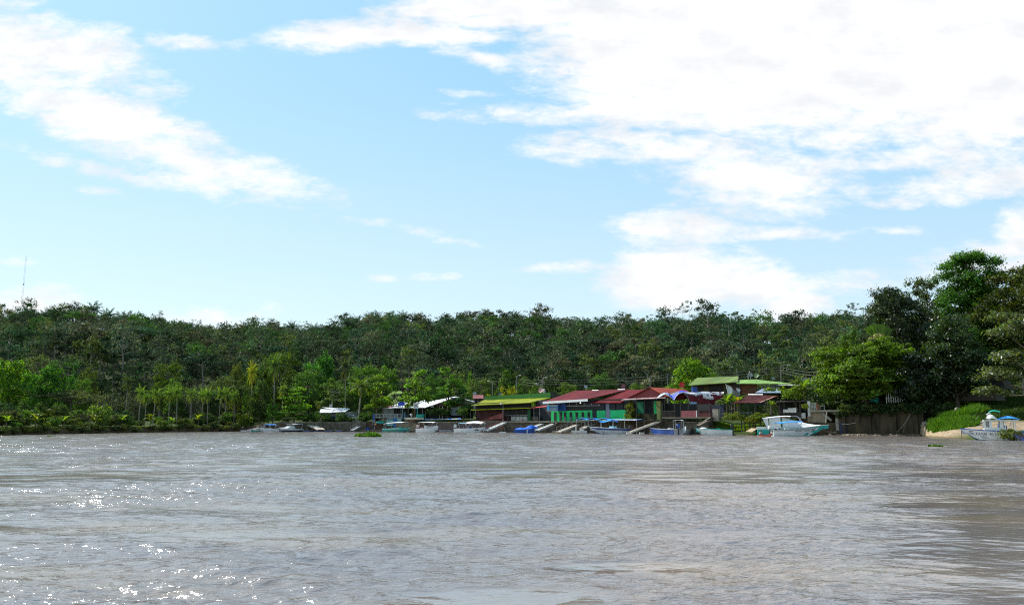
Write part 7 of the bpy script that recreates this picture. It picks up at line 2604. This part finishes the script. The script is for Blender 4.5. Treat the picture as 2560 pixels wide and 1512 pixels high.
ROCKM = mat('rock', (.16, .13, .10), .9, .35, 2.0, col2=(.34, .29, .23))
rocks = []
for k in range(4):
    me = rock_mesh(k)
    me.materials.append(ROCKM)
    rocks.append(me)
for k in range(64):
    f = rg.random()
    if k < 36:
        px, d = 2288 + 56 * f, 1.2 + 5.5 * f + rg.uniform(-1.2, 1.2)
        s_ = rg.uniform(.25, .6)
        lb, gp = 'grey boulder of the rock heap at the foot of the grassy mound', 'boulders of the rock heap'
    else:
        px, d = 2070 + 220 * f, -1.0 + rg.uniform(-.8, .5)
        s_ = rg.uniform(.15, .4)
        lb, gp = 'small stone on the muddy foot of the dark quay wall', 'stones at the foot of the quay wall'
    Y = float(SHORE(px)) + d
    if k >= 36:
        q = fW.p(max(px, 2100), 1085, 1.2 + rg.uniform(.1, 1.6))
        X, Y = q.x, q.y
        if px < 2100:
            q = fQ.p(px, 1085, 1.5)
            X, Y = q.x, q.y
        z = .02
    else:
        X = (px - 1280) * math.cos(TH) / F * Y
        z = max(.0, zg1(X, Y))
    o = bpy.data.objects.new('boulder' if k < 36 else 'stone', rocks[k % 4])
    o.location, o.rotation_euler, o.scale = (X, Y, z + s_ * .2), (rg.uniform(0, 3), rg.uniform(0, 3), rg.uniform(0, 3)), (s_ * rg.uniform(.9, 1.8), s_ * rg.uniform(.9, 1.6), s_)
    COL.objects.link(o)
    tag(o, lb, 'rock', gp)
o = bpy.data.objects.new('boulder', rocks[1])
b = at(2397, 1025, 122)
o.location, o.scale, o.rotation_euler = (b.x, b.y, b.z), (1.5, 1.1, 1.0), (.3, .2, .6)
COL.objects.link(o)
tag(o, 'large pale rock standing on top of the grassy mound', 'rock')
# muddy strip at the foot of the quay wall
mb = MB()
a, b = fW.p(2095, 1088, .2), fW.p(2330, 1090, .2)
nn = 24
vs = []
for i in range(nn + 1):
    p = a.lerp(b, i / nn)
    w_ = 2.4 + 1.3 * hash2(i, 3)
    vs += [(p.x, p.y, .34 + .1 * hash2(i, 5)), (p.x + fW.n.x * w_ * .5, p.y + fW.n.y * w_ * .5, .22 + .08 * hash2(i, 8)), (p.x + fW.n.x * w_, p.y + fW.n.y * w_, -.2)]
mb.add(vs, [[3 * i + k, 3 * i + k + 1, 3 * i + k + 4, 3 * i + k + 3] for i in range(nn) for k in (0, 1)])
o = mb.build('mud', mat('mud', (.07, .052, .03), .8, .35, 2.0, col2=(.16, .125, .08), bump=.06), None, None, True)
tag(o, 'muddy strip with debris along the foot of the quay wall', None, None, 'structure')
dw = thing('driftwood', fW.p(2262, 1078, 1.6), 'bare forked branch leaning on the dark quay wall', 'branch')
MB().tube([fW.p(2240, 1082, 2.2), fW.p(2258, 1064, 1.3), fW.p(2268, 1048, .8), fW.p(2277, 1034, .5)], [.04, .07, .09, .1], 6).tube([fW.p(2268, 1048, .8), fW.p(2262, 1064, 1.1), fW.p(2258, 1080, 1.4)], [.07, .05, .03], 5).tube(
    [fW.p(2248, 1074, 1.6), fW.p(2244, 1082, 2.0)], [.04, .02], 4).build('branch', WOOD, dw)
dl = thing('driftwood', fW.p(2080, 1084, 2), 'small pile of pale brushwood beside the turquoise bow', 'brushwood')
for k in range(14):
    p = at(2068 + rg.uniform(0, 24), 1085 - rg.uniform(0, 6), 135.5)
    d = Vector((rg.uniform(-1, 1), rg.uniform(-.4, .4), rg.uniform(-.1, .6))) * .8
    MB().tube([p, p + d], [.05, .02], 4).build('twig', WOOD, dl)

# ------------------------------------------------------------------ street lamps, poles, wires, mast
POLE = mat('pole_grey', (.22, .21, .20), .8, .2)


def lamp_pole(px, ptop, Y, arm, label, cat='street lamp', name='street_lamp'):
    t = at(px, ptop, Y)
    zb = zg1(t.x, Y) - .3
    root = thing(name, (t.x, Y, zb), label, cat)
    MB().tube([(t.x, Y, zb), (t.x, Y, t.z)], [.14, .09], 8).build('pole', POLE, root)
    if arm:
        MB().tube([(t.x, Y, t.z - .1), (t.x + arm * .5, Y - .3, t.z + .25), (t.x + arm, Y - .5, t.z + .3)], .05, 6).build('arm', STEEL, root)
        MB().ball((t.x + arm * 1.15, Y - .6, t.z + .26), .38, .18, .12).build('lamp_head', WHITE_OLD, root)
    else:
        MB().beam((t.x - .8, Y, t.z - .3), (t.x + .8, Y, t.z - .3), .1, .12).build('crossarm', WOOD_DARK, root)
    return Vector((t.x, Y, t.z - .3))


w1 = lamp_pole(1231, 955, 216, -.9, 'grey street lamp pole behind the left half of the lime roof')
w2 = lamp_pole(1291, 941, 220, .9, 'tall lamp pole with arm to the right above the lime roof')
w3 = lamp_pole(1356, 946, 214, .9, 'lamp pole behind the pinkish dish')
w4 = lamp_pole(1352, 962, 205, -1.0, 'short lamp with arm to the left beside the pinkish dish')
w5 = lamp_pole(1625, 940, 204, 0, 'dark utility pole behind the red gable', 'utility pole', 'utility_pole')
w6 = lamp_pole(1951, 915, 190, 1.6, 'tall street lamp with long arm above the right green roof')
w7 = lamp_pole(1668, 934, 200, 0, 'utility pole left of the bright round tree', 'utility pole', 'utility_pole')
w8 = lamp_pole(2110, 928, 170, 0, 'utility pole half hidden by the big almond tree', 'utility pole', 'utility_pole')


def cable(a, b, sag, label, dz=0):
    pts = [a.lerp(b, i / 12) + Vector((0, 0, dz - sag * 4 * (i / 12) * (1 - i / 12))) for i in range(13)]
    tag(MB().tube(pts, .028, 4).build('cable', mat('cable', (.12, .12, .12), .6), None, a), label, 'cable', 'overhead cables behind the village')


for a, b, lb in ((w2, w3, 'overhead cable strung above the lime green roof'), (w3, w7, 'overhead cable strung above the long red roof'), (w7, w6, 'overhead cable strung above the red gable and green house'),
                 (w6, w8, 'overhead cable running right from the long armed street lamp')):
    for k in range(3):
        cable(a, b, .5 + .15 * k, lb, -k * .55)
ml = thing('lamp', fD.p(1253, 1009, 2.2), 'white floodlight on a post before the lime green roof', 'lamp')
MB().tube([fD.p(1257.5, 1053, 2.4), fD.p(1257.5, 1008, 2.4)], .04, 5).build('post', STEEL, ml)
MB().ball(fD.p(1252.5, 1009.4, 2.5), .26, .2, .2).build('lamp_head', WHITE, ml)
Ym = 430.0
t, b = at(62.5, 640, Ym), at(58, 768, Ym)
ms = thing('radio_mast', (b.x, Ym, b.z - 8), 'thin lattice radio mast standing on the left hill crest', 'mast')
mb = MB()
bx = (t.x + b.x) / 2
mb_pts = [(bx + dx, Ym + dy) for dx, dy in ((-.3, -.2), (.3, -.2), (0, .3))]
for (x, y) in mb_pts:
    mb.tube([(x, y, b.z - 8), (x, y, t.z)], .04, 4)
nz = 60
for k in range(nz):
    z = b.z - 8 + (t.z - b.z + 8) * k / nz
    a_, c_ = mb_pts[k % 3], mb_pts[(k + 1) % 3]
    mb.tube([(a_[0], a_[1], z), (c_[0], c_[1], z + (t.z - b.z + 8) / nz)], .02, 3)
mb.build('lattice', mat('mast_grey', (.52, .53, .57), .6), ms)
MB().ball((bx, Ym - .3, at(60, 711, Ym).z), .4, .4, .4, 8, 6).build('beacon_box', HULL_B, ms)
# ------------------------------------------------------------------ people
SKIN = mat('skin', (.16, .075, .045), .6, .1)


def skin_obj(name, verts, edges, radii, m, parent, root_i=0, sub=2):
    bm = bmesh.new()
    ly = bm.verts.layers.skin.verify()
    vs = []
    for v, r in zip(verts, radii):
        bv = bm.verts.new(v)
        rr = r if hasattr(r, '__len__') else (r, r)
        bv[ly].radius = rr
        vs.append(bv)
    bm.verts.ensure_lookup_table()
    for e in edges:
        bm.edges.new((vs[e[0]], vs[e[1]]))
    vs[root_i][ly].use_root = True
    me = bpy.data.meshes.new(name)
    bm.to_mesh(me)
    bm.free()
    o = bpy.data.objects.new(name, me)
    COL.objects.link(o)
    md = o.modifiers.new('skin', 'SKIN')
    md.use_smooth_shade = True
    o.modifiers.new('sub', 'SUBSURF').levels = sub
    o.modifiers['sub'].render_levels = sub
    dg = bpy.context.evaluated_depsgraph_get()
    dg.update()
    me2 = bpy.data.meshes.new_from_object(o.evaluated_get(dg))
    o.modifiers.clear()
    o.data = me2
    me2.materials.clear()
    me2.materials.append(m)
    me2.polygons.foreach_set('use_smooth', [True] * len(me2.polygons))
    o.parent = parent
    return o


def person(loc, rz, J, label, shirt, trousers, hair=None, hat=None, scale=1.0):
    """J: joints in the person's own frame (facing +x, y to their left, z up)"""
    root = thing('person', loc, label, 'person', None, rz, (scale,) * 3)
    V = {k: Vector(v) for k, v in J.items()}
    names, verts, radii, edges = {}, [], [], []

    def add(nm, p, r, link=None):
        names[nm] = len(verts)
        verts.append(Vector(p))
        radii.append(r)
        if link is not None:
            edges.append((names[link], names[nm]))
    add('pel', V['pel'], (.13, .11))
    add('waist', V['pel'].lerp(V['chest'], .45), (.12, .10), 'pel')
    add('chest', V['chest'], (.15, .11), 'waist')
    add('neck', V['neck'], (.055, .055), 'chest')
    hd = (V['head'] - V['neck']).normalized()
    add('jaw', V['neck'].lerp(V['head'], .45), (.065, .07), 'neck')
    add('head', V['head'], (.082, .095), 'jaw')
    add('crown', V['head'] + hd * .08, (.06, .07), 'head')
    add('nose', V['head'] - hd * .02 + V.get('face', Vector((1, 0, 0))).normalized() * .115, (.014, .014), 'head')
    for s in 'LR':
        add('sh' + s, V['sh' + s], (.06, .06), 'chest')
        add('el' + s, V['el' + s], (.04, .04), 'sh' + s)
        add('wr' + s, V['wr' + s], (.027, .027), 'el' + s)
        f = (V['wr' + s] - V['el' + s]).normalized()
        side = f.cross(Vector((0, 0, 1)) if abs(f.z) < .9 else Vector((1, 0, 0))).normalized()
        dn = f.cross(side).normalized()
        palm = V['wr' + s] + f * .07
        add('palm' + s, palm, (.04, .022), 'wr' + s)
        for k in range(4):
            b = palm + f * .035 + side * (.028 - .0187 * k)
            add('fa%d%s' % (k, s), b + f * .02, (.009, .009), 'palm' + s)
            add('fb%d%s' % (k, s), b + f * (.055, .062, .058, .046)[k] + dn * .02, (.008, .008), 'fa%d%s' % (k, s))
        add('ta' + s, palm + side * .05 + f * .005, (.01, .01), 'palm' + s)
        add('tb' + s, palm + side * .06 + f * .04 + dn * .01, (.009, .009), 'ta' + s)
        add('hip' + s, V['hip' + s], (.095, .095), 'pel')
        add('kn' + s, V['kn' + s], (.06, .06), 'hip' + s)
        add('an' + s, V['an' + s], (.04, .04), 'kn' + s)
        toe = V['an' + s] + V.get('toe', Vector((.2, 0, -.05)))
        add('ft' + s, toe, (.035, .025), 'an' + s)
    skin_obj('body', verts, edges, radii, SKIN, root, 0, 1)
    sv = [V['pel'].lerp(V['chest'], .12), V['pel'].lerp(V['chest'], .5), V['chest'], V['chest'].lerp(V['neck'], .7)]
    sr = [(.16, .145), (.155, .135), (.18, .14), (.09, .09)]
    se = [(0, 1), (1, 2), (2, 3)]
    for s in 'LR':
        i = len(sv)
        sv += [V['sh' + s], V['sh' + s].lerp(V['el' + s], .75)]
        sr += [(.082, .082), (.068, .068)]
        se += [(2, i), (i, i + 1)]
    skin_obj('shirt', sv, se, sr, shirt, root, 0, 1)
    tv = [V['pel'] + Vector((0, 0, .04))]
    tr = [(.155, .14)]
    te = []
    for s in 'LR':
        i = len(tv)
        tv += [V['hip' + s], V['kn' + s], V['kn' + s].lerp(V['an' + s], .85)]
        tr += [(.115, .115), (.085, .085), (.065, .065)]
        te += [(0, i), (i, i + 1), (i + 1, i + 2)]
    skin_obj('trousers', tv, te, tr, trousers, root, 0, 1)
    top = V['head'] + hd * .05
    fc = V.get('face', Vector((1, 0, 0))).normalized()
    mb = MB()
    if hat is not None:
        mb.ball(top + hd * .03, .115, .115, .09, 12, 8)
        mb.ball(top + fc * .10 + hd * .005, .11, .10, .015, 12, 4)
        mb.build('cap', hat, root, (0, 0, 0), True)
    mb = MB()
    mb.ball(top - fc * .02 + hd * .005, .105, .10, .10, 12, 8)
    mb.build('hair', hair or BLACK, root, (0, 0, 0), True)
    mb = MB()
    sd = fc.cross(hd).normalized()
    for k in (-1, 1):
        mb.ball(V['head'] + fc * .088 + sd * k * .032 + hd * .01, .011, .011, .009, 6, 4)
    mb.build('eyes', BLACK, root, (0, 0, 0))
    mb = MB()
    mb.ball(V['head'] + fc * .092 - hd * .062, .012, .026, .007, 8, 4)
    mb.build('mouth', mat('lips', (.12, .045, .035), .6), root, (0, 0, 0))
    return root


PALE = mat('pale_shirt', (.50, .49, .46), .8, .12)
NAVYC = mat('navy_cloth', (.02, .028, .06), .85, .2)
GREYC = mat('grey_cloth', (.24, .24, .26), .85, .15)
DARKC = mat('dark_cloth', (.02, .02, .022), .85, .2)
# seated paddler in the red canoe (stern to the left, facing the bow)
c = canoe_root
ang = c.rotation_euler[2]
off = Vector((canoe_L * .17 * math.cos(ang), canoe_L * .17 * math.sin(ang), .10))
person(Vector(c.location) + off, ang,
       dict(pel=(0, 0, .14), chest=(.05, 0, .50), neck=(.10, 0, .66), head=(.16, 0, .78), face=(1, 0, -.15), shL=(.05, .19, .58), shR=(.05, -.19, .58), elL=(.22, .22, .36), elR=(.24, -.22, .36),
            wrL=(.44, .10, .32), wrR=(.46, -.12, .30), hipL=(.06, .10, .13), hipR=(.06, -.10, .13), knL=(.46, .12, .30), knR=(.46, -.12, .30), anL=(.80, .10, .05), anR=(.80, -.10, .05)),
       'person in a pale shirt and dark trousers seated in the stern of the red canoe', PALE, DARKC, mat('brown_hair', (.05, .03, .02), .8))
p0 = Vector(c.location) + off
ca, sa = math.cos(ang), math.sin(ang)
pw = lambda x, y, z: Vector((p0.x + x * ca - y * sa, p0.y + x * sa + y * ca, p0.z + z))
tag(MB().tube([pw(.40, -.02, .62), pw(.56, -.20, .05)], .016, 6).beam(pw(.56, -.20, .05), pw(.66, -.32, -.32), .13, .02).build('paddle', WOOD, None, p0), 'wooden paddle held by the person in the red canoe', 'paddle')
# person bending over in the lettered boat
b = gnd(1938, 1090.3)
p = at(1939, 1076, b.y + 1.0)
person((p.x, p.y, .30), 0.05,
       dict(pel=(0, 0, .88), chest=(.34, 0, .98), neck=(.50, 0, .96), head=(.63, 0, .90), face=(.6, 0, -1), shL=(.38, .19, .96), shR=(.38, -.19, .96), elL=(.50, .2, .70), elR=(.52, -.2, .70),
            wrL=(.62, .14, .48), wrR=(.64, -.14, .48), hipL=(0, .10, .84), hipR=(0, -.10, .84), knL=(.06, .12, .46), knR=(.08, -.12, .46), anL=(-.02, .12, .08), anR=(0, -.12, .08)),
       'person in a white shirt and dark trousers bending forward in the lettered boat', mat('white_shirt', (.62, .62, .62), .8, .1), NAVYC)
# person on the green roof
p = at(1871, 949.3, 158.6)
person((p.x, p.y, p.z - .05), -.5,
       dict(pel=(0, 0, .86), chest=(.08, 0, 1.22), neck=(.17, 0, 1.40), head=(.25, 0, 1.50), face=(.9, 0, -.5), shL=(.08, .19, 1.32), shR=(.08, -.19, 1.32), elL=(.26, .24, 1.12), elR=(.26, -.24, 1.12),
            wrL=(.48, .14, 1.16), wrR=(.48, -.14, 1.16), hipL=(0, .10, .84), hipR=(0, -.10, .84), knL=(.02, .15, .45), knR=(.02, -.15, .45), anL=(-.02, .18, .06), anR=(-.02, -.18, .06)),
       'person in grey clothes and white cap standing on the green roof behind the dishes', GREYC, mat('pale_trousers', (.30, .30, .34), .85, .15), None, mat('white_cap', (.72, .72, .72), .7, .05))
